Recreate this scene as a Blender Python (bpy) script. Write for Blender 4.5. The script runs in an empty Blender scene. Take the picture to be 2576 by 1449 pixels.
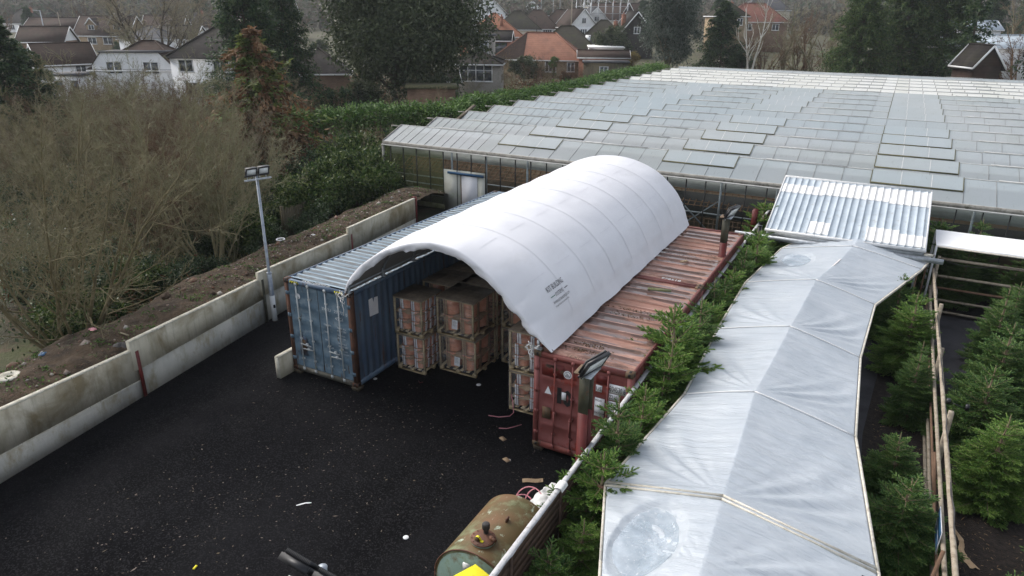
import bpy, math, random
import numpy as np
from mathutils import Matrix, Vector

# ------------------------------------------------------------------ frame
# world x = across the yard, world y = along the containers, z = up; drone hovers above the origin
TH = 0.491; PITCH = 0.375; ROLL = 0.0083; CH = 10.125; FPX = 1755.0
cp, sp = math.cos(PITCH), math.sin(PITCH); cr, sr = math.cos(ROLL), math.sin(ROLL)
ct, st = math.cos(TH), math.sin(TH)
def ray(px, py):
    X = (px-1288)/FPX; Y = (724.5-py)/FPX
    x = X*cr-Y*sr; up = X*sr+Y*cr
    return np.array([x, cp+up*sp, -sp+up*cp])
def toyard(P): return np.array([P[0]*ct-P[1]*st, P[0]*st+P[1]*ct, P[2]])
def tocam(u, v): return u*ct+v*st, -u*st+v*ct
def at(px, py, z):
    r = ray(px, py); t = (z-CH)/r[2]
    return toyard(np.array([r[0]*t, r[1]*t, z]))
def atd(px, py, d):
    r = ray(px, py); k = d/r[1]
    return toyard(np.array([r[0]*k, r[1]*k, CH+r[2]*k]))

scene = bpy.context.scene
COL = scene.collection
rs = np.random.RandomState(7)

def hill(x, y):
    d = np.maximum(0, y-115)
    z = 0.024*np.minimum(d, 185)+np.maximum(0, d-185)*0.05
    return z

# ------------------------------------------------------------------ scene objects
def tag(o, label=None, cat=None, group=None, kind=None):
    if label: o['label'] = label
    if cat: o['category'] = cat
    if group: o['group'] = group
    if kind: o['kind'] = kind
    return o
def thing(name, label, cat, loc=(0, 0, 0), rz=0.0, group=None):
    o = bpy.data.objects.new(name, None); COL.objects.link(o)
    o.empty_display_size = .2
    o.location = loc; o.rotation_euler = (0, 0, rz)
    return tag(o, label, cat, group)
def dup(o, parent=None):
    c = o.copy(); COL.objects.link(c); c.parent = parent
    for ch in o.children: dup(ch, c)
    return c
def copy_thing(o, loc, rz=0.0, label=None, group=None, scale=None):
    c = dup(o); c.location = loc; c.rotation_euler = (0, 0, rz)
    if label: c['label'] = label
    if group: c['group'] = group
    if scale is not None: c.scale = scale if hasattr(scale, '__len__') else (scale,)*3
    return c

class MB:
    def __init__(s): s.V = []; s.F = []; s.L = []; s.n = 0; s.mi = []
    def add(s, verts, faces, mi=0):
        verts = np.asarray(verts, float).reshape(-1, 3); faces = np.asarray(faces, int)
        if faces.ndim == 1: faces = faces[None]
        s.V.append(verts); s.F.append((faces+s.n).ravel()); s.L.append(np.full(len(faces), faces.shape[1])); s.mi.append(np.full(len(faces), mi))
        s.n += len(verts)
    def poly(s, pts, mi=0): s.add(pts, [list(range(len(pts)))], mi)
    def cards(s, Q, mi=0):                       # Q (N,k,3) separate polygons
        N, k, _ = Q.shape
        s.add(Q.reshape(-1, 3), np.arange(N*k).reshape(N, k), mi)
    def box(s, x0, x1, y0, y1, z0, z1, mi=0, M=None):
        v = np.array([[x0, y0, z0], [x1, y0, z0], [x1, y1, z0], [x0, y1, z0], [x0, y0, z1], [x1, y0, z1], [x1, y1, z1], [x0, y1, z1]], float)
        if M is not None: v = v@M[:3, :3].T+M[:3, 3]
        s.add(v, [[0, 3, 2, 1], [4, 5, 6, 7], [0, 1, 5, 4], [1, 2, 6, 5], [2, 3, 7, 6], [3, 0, 4, 7]], mi)
    def grid(s, P, mi=0, closed=False):            # P (m,n,3)
        m, n, _ = P.shape
        i = np.arange(m*n).reshape(m, n)
        if closed: i = np.concatenate([i, i[:1]], 0)
        f = np.stack([i[:-1, :-1], i[1:, :-1], i[1:, 1:], i[:-1, 1:]], -1).reshape(-1, 4)
        s.add(P.reshape(-1, 3), f, mi)
    def tube(s, pts, r, n=8, caps=True, mi=0):
        pts = np.asarray(pts, float); r = np.broadcast_to(np.asarray(r, float), (len(pts),))
        V, F = tubes(pts[None], r[None], n)
        s.add(V, F, mi)
        if caps:
            K = len(pts)
            s.F.append(np.arange(n)[::-1]+s.n-K*n); s.L.append(np.array([n])); s.mi.append(np.array([mi]))
            s.F.append(np.arange(n)+s.n-n); s.L.append(np.array([n])); s.mi.append(np.array([mi]))
    def bar(s, a, b, w, h, mi=0):                 # square bar from a to b
        a = np.array(a, float); b = np.array(b, float); d = b-a; L = np.linalg.norm(d); d /= L
        up = np.array([0, 0, 1.]) if abs(d[2]) < .9 else np.array([0, 1., 0])
        x = np.cross(d, up); x /= np.linalg.norm(x); z = np.cross(x, d)
        M = np.eye(4); M[:3, 0] = x; M[:3, 1] = d; M[:3, 2] = z; M[:3, 3] = a
        s.box(-w/2, w/2, 0, L, -h/2, h/2, mi, M)
    def lathe(s, prof, n=20, c=(0, 0, 0), axis='z', mi=0):
        prof = np.asarray(prof, float); a = np.linspace(0, 2*np.pi, n, endpoint=False)
        P = np.stack([prof[None, :, 0]*np.cos(a)[:, None], prof[None, :, 0]*np.sin(a)[:, None], np.broadcast_to(prof[None, :, 1], (n, len(prof)))], -1)
        if axis == 'y': P = P[..., [0, 2, 1]]*np.array([1, 1, -1])
        if axis == 'x': P = P[..., [2, 0, 1]]
        s.grid(P+np.array(c), mi, closed=True)
    def build(s, name, mats, parent=None, smooth=False):
        me = bpy.data.meshes.new(name)
        V = np.concatenate(s.V).astype(np.float32); F = np.concatenate(s.F).astype(np.int32); L = np.concatenate(s.L).astype(np.int32)
        me.vertices.add(len(V)); me.vertices.foreach_set('co', V.ravel())
        me.loops.add(len(F)); me.loops.foreach_set('vertex_index', F)
        me.polygons.add(len(L)); me.polygons.foreach_set('loop_start', np.concatenate([[0], np.cumsum(L)[:-1]]).astype(np.int32))
        me.polygons.foreach_set('loop_total', L)
        if not isinstance(mats, (list, tuple)): mats = [mats]
        for m in mats: me.materials.append(m)
        if len(mats) > 1: me.polygons.foreach_set('material_index', np.concatenate(s.mi).astype(np.int32))
        me.update(calc_edges=True)
        if smooth: me.polygons.foreach_set('use_smooth', np.ones(len(L), bool))
        o = bpy.data.objects.new(name, me); COL.objects.link(o); o.parent = parent
        return o
def meshobj(name, me, parent):
    o = bpy.data.objects.new(name, me); COL.objects.link(o); o.parent = parent; return o

def nrm(a): return a/np.maximum(np.linalg.norm(a, axis=-1, keepdims=True), 1e-9)
def tubes(P, R, n):
    """P (N,K,3) polylines, R (N,K) radii -> verts, quads"""
    N, K, _ = P.shape
    T = np.empty_like(P); T[:, 1:-1] = P[:, 2:]-P[:, :-2]; T[:, 0] = P[:, 1]-P[:, 0]; T[:, -1] = P[:, -1]-P[:, -2]
    T = nrm(T)
    m = nrm(P[:, -1]-P[:, 0])
    ref = np.where((np.abs(m[:, 2:3]) > .8), np.array([[1., 0.2, 0]]), np.array([[0.1, 0, 1.]]))
    A = nrm(np.cross(T, ref[:, None, :])); B = np.cross(T, A)
    a = np.linspace(0, 2*np.pi, n, endpoint=False)
    V = P[:, :, None, :]+R[:, :, None, None]*(A[:, :, None, :]*np.cos(a)[None, None, :, None]+B[:, :, None, :]*np.sin(a)[None, None, :, None])
    i = np.arange(N*K*n).reshape(N, K, n); j = np.roll(i, -1, axis=2)
    F = np.stack([i[:, :-1], j[:, :-1], j[:, 1:], i[:, 1:]], -1).reshape(-1, 4)
    return V.reshape(-1, 3), F

# smooth value noise for geometry
_perm = np.random.RandomState(3).rand(64, 64)
def vnoise(x, y, s=1.0):
    x = np.asarray(x)*s; y = np.asarray(y)*s
    xi = np.floor(x).astype(int); yi = np.floor(y).astype(int); fx = x-xi; fy = y-yi
    fx = fx*fx*(3-2*fx); fy = fy*fy*(3-2*fy)
    g = lambda i, j: _perm[i % 64, j % 64]
    return (g(xi, yi)*(1-fx)+g(xi+1, yi)*fx)*(1-fy)+(g(xi, yi+1)*(1-fx)+g(xi+1, yi+1)*fx)*fy-.5

# ------------------------------------------------------------------ materials
class NT:
    def __init__(s, name):
        s.m = bpy.data.materials.new(name); s.m.use_nodes = True; s.t = s.m.node_tree
        s.b = s.t.nodes['Principled BSDF']; s.out = s.t.nodes['Material Output']
        s._oc = None
    def n(s, typ, ins=None, **attrs):
        nd = s.t.nodes.new(typ)
        for k, v in attrs.items(): setattr(nd, k, v)
        for k, v in (ins or {}).items(): s.set(nd.inputs[k], v)
        return nd
    def set(s, sock, v):
        if isinstance(v, bpy.types.NodeSocket): s.t.links.new(v, sock)
        elif isinstance(v, (tuple, list)) and len(v) == 3 and sock.type == 'RGBA': sock.default_value = (*v, 1)
        else: sock.default_value = v
    def oc(s, sc=(1, 1, 1)):
        if s._oc is None: s._oc = s.n('ShaderNodeTexCoord').outputs['Object']
        if tuple(sc) == (1, 1, 1): return s._oc
        return s.n('ShaderNodeMapping', {'Vector': s._oc, 'Scale': sc}).outputs[0]
    def noise(s, scale, sc=(1, 1, 1), detail=5, rough=.6, dist=0):
        return s.n('ShaderNodeTexNoise', {'Vector': s.oc(sc), 'Scale': scale, 'Detail': detail, 'Roughness': rough, 'Distortion': dist}).outputs[0]
    def ramp(s, fac, stops, interp='LINEAR'):
        r = s.n('ShaderNodeValToRGB', {'Fac': fac}); e = r.color_ramp.elements; r.color_ramp.interpolation = interp
        while len(e) < len(stops): e.new(.5)
        for el, (p, c) in zip(e, stops):
            el.position = p; el.color = (*c, 1) if hasattr(c, '__len__') else (c, c, c, 1)
        return r.outputs[0]
    def mix(s, fac, a, b, mode='MIX'):
        m = s.n('ShaderNodeMix', data_type='RGBA', blend_type=mode)
        s.set(m.inputs[0], fac); s.set(m.inputs[6], a); s.set(m.inputs[7], b)
        return m.outputs[2]
    def bump(s, h, strength=.3, dist=.02):
        s.set(s.b.inputs['Normal'], s.n('ShaderNodeBump', {'Height': h, 'Strength': strength, 'Distance': dist}).outputs[0])
    def P(s, **k):
        for a, v in k.items(): s.set(s.b.inputs[a.replace('_', ' ')], v)
        return s
def pm(name, c1, c2, scale=3, rough=.7, sc=(1, 1, 1), lo=.35, hi=.65, c3=None, s3=2, sc3=(1, 1, 1), lo3=.55, hi3=.7, c4=None, s4=5, sc4=(1, 1, 1), lo4=.6, hi4=.68, bump=0, bs=40, bd=.02, metal=0, spec=.4, rough3=None):
    t = NT(name)
    c = t.ramp(t.noise(scale, sc), [(lo, c1), (hi, c2)])
    r = rough
    if c3:
        f = t.ramp(t.noise(s3, sc3, 6, .65), [(lo3, 0.), (hi3, 1.)])
        c = t.mix(f, c, c3)
        if rough3 is not None:
            r = t.n('ShaderNodeMapRange', {'Value': f, 'To Min': rough, 'To Max': rough3}).outputs[0]
    if c4:
        f4 = t.ramp(t.noise(s4, sc4, 6, .7, .3), [(lo4, 0.), (hi4, 1.)])
        c = t.mix(f4, c, c4)
    t.P(Base_Color=c, Roughness=r, Metallic=metal)
    t.b.inputs['Specular IOR Level'].default_value = spec
    if bump: t.bump(t.noise(bs, detail=4), bump, bd)
    return t.m
def barkmat(name, c1, c2, c3):
    t = NT(name)
    c = t.ramp(t.noise(2.2), [(.3, c1), (.7, c2)]); f = t.ramp(t.noise(3.1), [(.52, 0.), (.7, .8)]); c = t.mix(f, c, c3)
    rnd = t.n('ShaderNodeObjectInfo').outputs['Random']
    tint = t.ramp(rnd, [(0, (.6, .52, .46)), (.25, (.85, .74, .64)), (.5, (1., .98, .94)), (.8, (1.05, 1.1, .95)), (1, (1.3, 1.28, 1.2))])
    t.P(Base_Color=t.mix(1., c, tint, 'MULTIPLY'), Roughness=.9); t.b.inputs['Specular IOR Level'].default_value = .2
    return t.m
def leafmat(name, cols, rough=.55, clump=.8, transl=.25, cs=1.0):
    """foliage: each leaf card takes its own tone, clumps shift together"""
    t = NT(name)
    rnd = t.n('ShaderNodeNewGeometry').outputs['Random Per Island']
    ns = t.noise(cs, detail=3)
    f = t.n('ShaderNodeMath', {0: rnd, 1: ns}, operation='ADD').outputs[0]
    f = t.n('ShaderNodeMapRange', {'Value': f, 'From Min': .35, 'From Max': 1.5}).outputs[0]
    n = len(cols); c = t.ramp(f, [((i+.3)/(n-.4), cc) for i, cc in enumerate(cols)])
    t.P(Base_Color=c, Roughness=rough); t.b.inputs['Specular IOR Level'].default_value = .25
    tr = t.n('ShaderNodeBsdfTranslucent', {'Color': c}).outputs[0]
    mx = t.n('ShaderNodeMixShader', {0: transl}); t.t.links.new(t.b.outputs[0], mx.inputs[1]); t.t.links.new(tr, mx.inputs[2])
    t.t.links.new(mx.outputs[0], t.out.inputs[0])
    return t.m

M = {}
def mk_materials():
    # asphalt: almost black, damp, with pale grit
    t = NT('asphalt')
    big = t.ramp(t.noise(.22, detail=4), [(.35, (.0042, .0042, .0047)), (.7, (.0085, .0084, .0094))])
    fine = t.n('ShaderNodeTexVoronoi', {'Vector': t.oc(), 'Scale': 38.}).outputs['Color']
    fv = t.n('ShaderNodeSeparateColor', {0: fine}).outputs[0]
    grit = t.ramp(fv, [(.6, 0.), (.98, .75)])
    c = t.mix(grit, big, (.03, .029, .031))
    streak = t.ramp(t.noise(.55, (1.6, .12, 1), 3), [(.45, 0.), (.75, .7)])
    c = t.mix(streak, c, (.0125, .0123, .0138))
    damp = t.ramp(t.noise(.35, detail=5), [(.42, .55), (.62, .95)])
    t.P(Base_Color=c, Roughness=damp); t.b.inputs['Specular IOR Level'].default_value = .015
    t.bump(t.noise(70, detail=3), .6, .02); M['asphalt'] = t.m
    M['path'] = pm('path_tarmac', (.022, .022, .026), (.045, .044, .05), 1.2, .85, c3=(.07, .065, .06), s3=60, lo3=.62, hi3=.75, bump=.5, bs=80)
    M['mulch'] = pm('bark_mulch', (.008, .006, .005), (.03, .022, .018), 9, .95, c3=(.075, .045, .026), s3=22, sc3=(1, .45, 1), lo3=.6, hi3=.72, bump=1., bs=30, bd=.05)
    M['ground'] = pm('rough_ground', (.035, .032, .016), (.075, .085, .03), .35, .95, c3=(.085, .06, .035), s3=1.3, lo3=.48, hi3=.62, c4=(.03, .022, .014), s4=3, bump=.8, bs=9, bd=.1)
    M['soil'] = pm('bank_soil', (.03, .019, .01), (.085, .056, .032), 2.2, .95, c3=(.115, .085, .055), s3=7, lo3=.55, hi3=.72, c4=(.045, .075, .022), s4=2.6, lo4=.6, hi4=.7, bump=1., bs=14, bd=.08)
    # concrete panels: pale with brown-green weeping stains
    t = NT('cast_concrete')
    c = t.ramp(t.noise(1.6, (1, 1, .4)), [(.3, (.45, .405, .295)), (.7, (.6, .56, .45))])
    st_ = t.ramp(t.noise(.75, (1, 1, .9), 5, .6, .5), [(.46, 0.), (.66, .9)])
    c = t.mix(st_, c, (.2, .155, .075))
    dr = t.ramp(t.noise(7, (1, 1, .08), 4), [(.5, 0.), (.8, .6)])
    c = t.mix(dr, c, (.2, .175, .12))
    sp_ = t.ramp(t.noise(26, detail=3), [(.66, 0.), (.8, .5)])
    c = t.mix(sp_, c, (.16, .145, .12))
    t.P(Base_Color=c, Roughness=.85); t.bump(t.noise(25, detail=6), .35, .015); M['concrete'] = t.m
    M['concrete_low'] = pm('pale_concrete', (.36, .35, .31), (.5, .485, .43), 1.3, .85, sc=(1, 1, .5), c3=(.25, .215, .13), s3=2.2, sc3=(1, 1, .5), lo3=.5, hi3=.72, c4=(.2, .185, .15), s4=14, sc4=(1, 1, 3.5), lo4=.66, hi4=.72, bump=.3, bs=25)
    M['conc_top'] = pm('concrete_edge', (.42, .39, .3), (.62, .59, .5), 6, .9, c3=(.12, .1, .07), s3=12, lo3=.58, hi3=.68, bump=.5, bs=30)
    M['red_steel'] = pm('red_primer_steel', (.11, .016, .014), (.17, .028, .022), 3, .5, c3=(.06, .025, .015), s3=4, sc3=(1, 1, .3), lo3=.6, hi3=.7, bump=.1)
    M['rust_steel'] = pm('rusty_steel', (.075, .06, .038), (.15, .085, .045), 5, .75, c3=(.16, .06, .025), s3=9, bump=.2)
    M['olive_steel'] = pm('olive_weathered_steel', (.045, .043, .028), (.075, .07, .045), 4, .6, c3=(.1, .055, .03), s3=7, lo3=.6, hi3=.7)
    M['galv'] = pm('galvanised_steel', (.36, .38, .4), (.52, .55, .58), 7, .42, metal=.55, c3=(.28, .29, .3), s3=20)
    M['galv_pole'] = pm('galvanised_pole', (.25, .28, .32), (.4, .43, .47), 5, .45, metal=.5)
    M['white_paint'] = pm('white_paint', (.62, .63, .63), (.74, .74, .73), 4, .5, c3=(.45, .43, .38), s3=8, lo3=.62, hi3=.75)
    M['black_plastic'] = pm('black_lamp_casing', (.008, .008, .01), (.016, .016, .018), 12, .4)
    M['lamp_lens'] = pm('lamp_lens', (.55, .57, .56), (.68, .7, .69), 60, .25)
    M['lip'] = pm('lamp_frame', (.3, .3, .29), (.4, .4, .38), 10, .35, metal=.3)
    # containers
    M['blue_side'] = pm('blue_container_paint', (.055, .09, .145), (.1, .15, .21), 2.2, .5, sc=(1, 1, .35), c3=(.12, .15, .18), s3=2.5, sc3=(2, 2, .3), lo3=.5, hi3=.8, c4=(.075, .035, .02), s4=4, sc4=(1., 2.4, .16), lo4=.57, hi4=.65, bump=.1)
    M['blue_door'] = pm('blue_door_paint', (.085, .14, .19), (.14, .205, .255), 2.6, .48, sc=(1, 1, .6), c3=(.24, .29, .31), s3=3.2, sc3=(1, 1, 2.), lo3=.5, hi3=.75, c4=(.075, .045, .026), s4=5, sc4=(2., 2., .25), lo4=.6, hi4=.67, bump=.08)
    M['pinkbatten'] = pm('batten_under_film', (.6, .56, .54), (.7, .66, .64), 3, .6)
    M['hoopline'] = pm('hoop_crease', (.54, .54, .565), (.6, .6, .625), 5, .6)
    M['seam'] = pm('welded_seam', (.6, .6, .63), (.66, .66, .69), 5, .6)
    M['blue_groove'] = pm('dark_blue_groove', (.06, .085, .105), (.12, .16, .19), 2, .55, sc=(.5, 3, 1), c3=(.035, .032, .03), s3=3, sc3=(.5, 3, 1), lo3=.5, hi3=.65)  # darker tone for the low faces of the roof corrugation
    M['blue_roof'] = pm('skylit_faded_blue_roof', (.14, .215, .28), (.235, .315, .37), 1.5, .5, sc=(.4, 2, 1), c3=(.42, .52, .58), s3=3, sc3=(.5, 2, 1), lo3=.5, hi3=.75, c4=(.06, .05, .045), s4=2.4, sc4=(.55, 3.2, 1), lo4=.6, hi4=.68, bump=.1)  # roof tone lightened for sky light as well as for fading
    M['rust_blue'] = pm('rusty_corner_steel', (.06, .03, .018), (.12, .05, .028), 4, .8, c3=(.03, .035, .04), s3=6, sc3=(1, 1, .5), bump=.3)
    M['seal'] = pm('black_seal', (.008, .008, .008), (.02, .018, .016), 8, .7)
    M['rod'] = pm('locking_rod_zinc', (.36, .38, .38), (.55, .57, .56), 4, .5, sc=(1, 1, .4), c3=(.2, .2, .12), s3=5, lo3=.55, hi3=.7)
    M['dirty_rail'] = pm('dirty_grey_sill', (.09, .085, .065), (.17, .16, .13), 4, .8, c3=(.06, .03, .018), s3=6)
    M['red_door'] = pm('faded_red_door', (.2, .058, .05), (.27, .088, .08), 1.7, .55, c3=(.24, .042, .028), s3=1.3, lo3=.58, hi3=.6, c4=(.07, .03, .018), s4=5, sc4=(1.4, 1.4, .5), lo4=.68, hi4=.72, bump=.06)
    M['red_side'] = pm('red_side_paint', (.12, .03, .025), (.19, .052, .042), 2, .6, c4=(.05, .025, .018), s4=4, sc4=(2, 2, .4), lo4=.58, hi4=.7)
    t = NT('red_roof_weathered')
    c = t.ramp(t.noise(1.3, (.8, 2.4, 1), 7, .7), [(.28, (.13, .075, .055)), (.45, (.28, .14, .1)), (.58, (.36, .19, .145)), (.7, (.5, .34, .27))])
    grime = t.ramp(t.noise(2.1, (.5, 1.8, 1), 6, .7, .5), [(.52, 0.), (.66, .9)])
    c = t.mix(grime, c, (.2, .135, .095))
    moss = t.ramp(t.noise(3.4, (1, 2, 1), 7, .75), [(.63, 0.), (.68, 1.)])
    c = t.mix(moss, c, (.016, .016, .012))
    pud = t.ramp(t.noise(.8, (.55, 2.3, 1), 3, .5), [(.46, 0.), (.51, 1.)])
    c2 = t.mix(pud, c, t.mix(.6, c, (.06, .055, .055)))
    rg = t.n('ShaderNodeMapRange', {'Value': pud, 'To Min': .72, 'To Max': .07}).outputs[0]
    t.P(Base_Color=c2, Roughness=rg); M['red_roof'] = t.m
    M['red_ridge'] = pm('worn_red_ridge', (.32, .165, .125), (.47, .29, .235), 2.5, .65, sc=(.6, 2, 1), c3=(.17, .095, .065), s3=2, lo3=.46, hi3=.58)
    M['timber_block'] = pm('old_timber', (.06, .048, .032), (.12, .095, .06), 5, .9, c3=(.03, .025, .018), s3=10, bump=.5)
    # fabrics
    t = NT('pvc_cover')
    c = t.ramp(t.noise(.8, detail=4), [(.3, (.64, .64, .665)), (.7, (.71, .71, .735))])
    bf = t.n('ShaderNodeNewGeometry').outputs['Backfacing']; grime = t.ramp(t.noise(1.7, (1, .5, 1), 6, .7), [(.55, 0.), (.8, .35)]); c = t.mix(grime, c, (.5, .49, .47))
    c = t.mix(bf, c, (.16, .155, .15))  # inner face coloured dark, standing in for the shade under the cover
    t.P(Base_Color=c, Roughness=.55)
    h1 = t.noise(1.1, (1, .35, 1), 4); h2 = t.noise(6, (1, .4, 1), 3)
    hh = t.n('ShaderNodeMath', {0: h1, 1: t.n('ShaderNodeMath', {0: h2, 1: .22}, operation='MULTIPLY').outputs[0]}, operation='ADD').outputs[0]
    t.bump(hh, .22, .05)
    tr = t.n('ShaderNodeBsdfTranslucent', {'Color': (.3, .29, .28)}).outputs[0]
    mx = t.n('ShaderNodeMixShader', {0: .012}); t.t.links.new(t.b.outputs[0], mx.inputs[1]); t.t.links.new(tr, mx.inputs[2]); t.t.links.new(mx.outputs[0], t.out.inputs[0])
    M['pvc'] = t.m
    t = NT('polythene')
    c = t.ramp(t.noise(1.2, detail=5), [(.3, (.58, .64, .7)), (.7, (.67, .72, .77))])
    lines = t.ramp(t.noise(4, (.22, 5, 1), 5, .75), [(.6, 0.), (.72, .25)])
    c = t.mix(lines, c, (.36, .42, .5))
    t.P(Base_Color=c, Roughness=.3); t.b.inputs['Specular IOR Level'].default_value = .6
    h1 = t.noise(1.6, (.5, 2.6, 1), 6, .6, .4); h2 = t.noise(90, detail=2)
    hh = t.n('ShaderNodeMath', {0: h1, 1: t.n('ShaderNodeMath', {0: h2, 1: .02}, operation='MULTIPLY').outputs[0]}, operation='ADD').outputs[0]
    t.bump(hh, .75, .14)
    tr = t.n('ShaderNodeBsdfTranslucent', {'Color': (.6, .66, .72)}).outputs[0]
    tp = t.n('ShaderNodeBsdfTransparent', {'Color': (.9, .93, .96)}).outputs[0]
    mx = t.n('ShaderNodeMixShader', {0: .22}); t.t.links.new(t.b.outputs[0], mx.inputs[1]); t.t.links.new(tr, mx.inputs[2])
    m2 = t.n('ShaderNodeMixShader', {0: .1}); t.t.links.new(mx.outputs[0], m2.inputs[1]); t.t.links.new(tp, m2.inputs[2]); t.t.links.new(m2.outputs[0], t.out.inputs[0])
    M['poly'] = t.m
    M['awning'] = pm('white_awning', (.8, .8, .8), (.86, .86, .85), 2, .6)
    t = NT('rain_puddle')
    sp2 = t.ramp(t.noise(22, detail=3), [(.6, 0.), (.68, 1.)]); t.P(Base_Color=t.mix(sp2, t.ramp(t.noise(3), [(.35, (.34, .4, .45)), (.65, (.56, .61, .66))]), (.8, .82, .84)), Roughness=.06)
    tp = t.n('ShaderNodeBsdfTransparent', {'Color': (.9, .94, .97)}).outputs[0]; fa = t.ramp(t.noise(2.2, detail=4), [(.35, .25), (.65, .7)])
    mx = t.n('ShaderNodeMixShader', {0: fa}); t.t.links.new(tp, mx.inputs[1]); t.t.links.new(t.b.outputs[0], mx.inputs[2]); t.t.links.new(mx.outputs[0], t.out.inputs[0])
    M['puddle'] = t.m
    # wood
    M['batten'] = pm('pale_batten', (.52, .48, .4), (.66, .63, .55), 3, .7, sc=(3, 3, 3), c3=(.35, .3, .22), s3=7)
    M['pallet'] = pm('pallet_wood', (.36, .275, .155), (.54, .43, .26), 4, .85, c3=(.12, .085, .05), s3=7, bump=.3)
    M['rail'] = pm('weathered_rail', (.25, .205, .15), (.36, .31, .24), 4, .85, sc=(2, 2, 2), c3=(.17, .13, .09), s3=6, bump=.2)
    M['brownrail'] = pm('brown_rail', (.13, .075, .045), (.2, .12, .075), 4, .85)
    M['fenceboard'] = pm('brown_fence_board', (.055, .033, .022), (.105, .062, .04), 2.5, .8, sc=(1, 1, 2.5), c3=(.035, .022, .016), s3=5, bump=.3)
    M['fencecap'] = pm('weathered_cap_rail', (.38, .38, .39), (.54, .54, .54), 9, .8, sc=(3, .6, 3), c3=(.25, .24, .23), s3=14)
    M['oldfence'] = pm('old_close_board', (.06, .052, .032), (.12, .1, .06), 3, .9, sc=(4, 4, .3))
    M['terra'] = pm('terracotta', (.62, .27, .165), (.78, .41, .28), 3, .85, c3=(.8, .54, .43), s3=6)
    M['strap'] = pm('maroon_strap', (.09, .012, .022), (.13, .02, .03), 8, .5)
    M['pink'] = pm('pink_strap', (.55, .2, .24), (.65, .27, .3), 8, .5)
    M['paper'] = pm('white_paper', (.72, .72, .74), (.8, .8, .8), 8, .8)
    M['card'] = pm('cardboard', (.3, .21, .125), (.4, .29, .185), 5, .9, c3=(.17, .115, .065), s3=9)
    M['lidcard'] = pm('damp_cardboard_lid', (.15, .115, .085), (.24, .19, .14), 5, .6, c3=(.24, .19, .13), s3=6, lo3=.6, hi3=.75)
    t = NT('stretch_wrap')
    f = t.ramp(t.noise(3, (.5, .5, 6), 6, .75, .4), [(.5, .05), (.74, .42)])
    t.P(Base_Color=(.72, .73, .75), Roughness=.16); t.bump(t.noise(7, (1, 1, 5), 4), .8, .06)
    tp = t.n('ShaderNodeBsdfTransparent').outputs[0]
    mx = t.n('ShaderNodeMixShader', {0: f}); t.t.links.new(tp, mx.inputs[1]); t.t.links.new(t.b.outputs[0], mx.inputs[2]); t.t.links.new(mx.outputs[0], t.out.inputs[0])
    M['wrap'] = t.m
    M['rag'] = pm('white_rag', (.6, .6, .58), (.75, .74, .72), 8, .8)
    # tank
    M['tank'] = pm('rust_streaked_tank', (.085, .07, .022), (.15, .078, .032), 1.8, .6, c3=(.2, .24, .13), s3=1.5, lo3=.5, hi3=.68, c4=(.4, .47, .36), s4=5.5, sc4=(1, .6, 1), lo4=.6, hi4=.67, bump=.2)
    M['tank_end'] = pm('pale_green_tank_end', (.26, .37, .31), (.34, .46, .39), 2, .5, c3=(.16, .09, .035), s3=2.2, lo3=.5, hi3=.66, c4=(.2, .24, .12), s4=4, lo4=.52, hi4=.7)
    M['tank_lid'] = pm('rusty_tank_lid', (.09, .04, .024), (.15, .068, .04), 5, .7, bump=.2)
    M['yellow'] = pm('yellow_paint', (.72, .62, .015), (.82, .74, .03), 3, .5, c3=(.6, .55, .05), s3=9)
    M['darkgrey'] = pm('dark_grey_cap', (.03, .028, .027), (.055, .05, .048), 9, .7)
    # greenhouse
    def pane(name, c1, c2, alpha, rough, algae=.0, ac=(.1, .11, .05)):
        t = NT(name)
        rnd = t.n('ShaderNodeNewGeometry').outputs['Random Per Island']
        c = t.ramp(rnd, [(0, c1), (1, c2)])
        if algae:
            f = t.ramp(t.noise(.9 if alpha < .5 else .13, (1, 1, 1), 7, .7), [(.42, 0.), (.72, algae)])
            c = t.mix(f, c, ac)
            if alpha > .5:
                blue = t.ramp(t.noise(.045, detail=3), [(.4, 0.), (.62, .75)]); c = t.mix(blue, c, (.52, .6, .64))
            sk = t.ramp(t.noise(5, (2.5, .35, .35), 4, .7), [(.6, 0.), (.75, .35)])
            c = t.mix(sk, c, (.2, .2, .15))
        t.P(Base_Color=c, Roughness=rough); t.b.inputs['Specular IOR Level'].default_value = .5
        tp = t.n('ShaderNodeBsdfTransparent', {'Color': (.82, .86, .86)}).outputs[0]
        sh = t.b.outputs[0]
        if alpha > .5:
            trn = t.n('ShaderNodeBsdfTranslucent', {'Color': c}).outputs[0]; m0 = t.n('ShaderNodeMixShader', {0: .28}); t.t.links.new(sh, m0.inputs[1]); t.t.links.new(trn, m0.inputs[2]); sh = m0.outputs[0]
        mx = t.n('ShaderNodeMixShader', {0: alpha}); t.t.links.new(tp, mx.inputs[1]); t.t.links.new(sh, mx.inputs[2]); t.t.links.new(mx.outputs[0], t.out.inputs[0])
        return t.m
    M['roof_pane'] = pane('shaded_roof_glass', (.64, .67, .685), (.67, .695, .71), .66, .14, .5, (.4, .44, .37))
    M['vent_pane'] = pane('vent_glass', (.63, .665, .68), (.66, .69, .7), .7, .16, .3, (.32, .34, .27))
    M['white_pane'] = pane('whitewashed_glass', (.78, .78, .72), (.86, .86, .82), .97, .5)
    M['wall_pane'] = pane('algae_wall_glass', (.2, .21, .17), (.24, .24, .2), .12, .07, .6, (.1, .11, .04)); M['green_pane'] = pane('green_algae_glass', (.15, .18, .07), (.2, .22, .1), .5, .12, .9, (.07, .085, .02))
    M['glazbar'] = pm('glazing_bar', (.16, .16, .15), (.27, .265, .25), 8, .6)
    M['ridgebar'] = pm('pale_ridge_bar', (.5, .5, .48), (.62, .62, .6), 4, .5)
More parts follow.
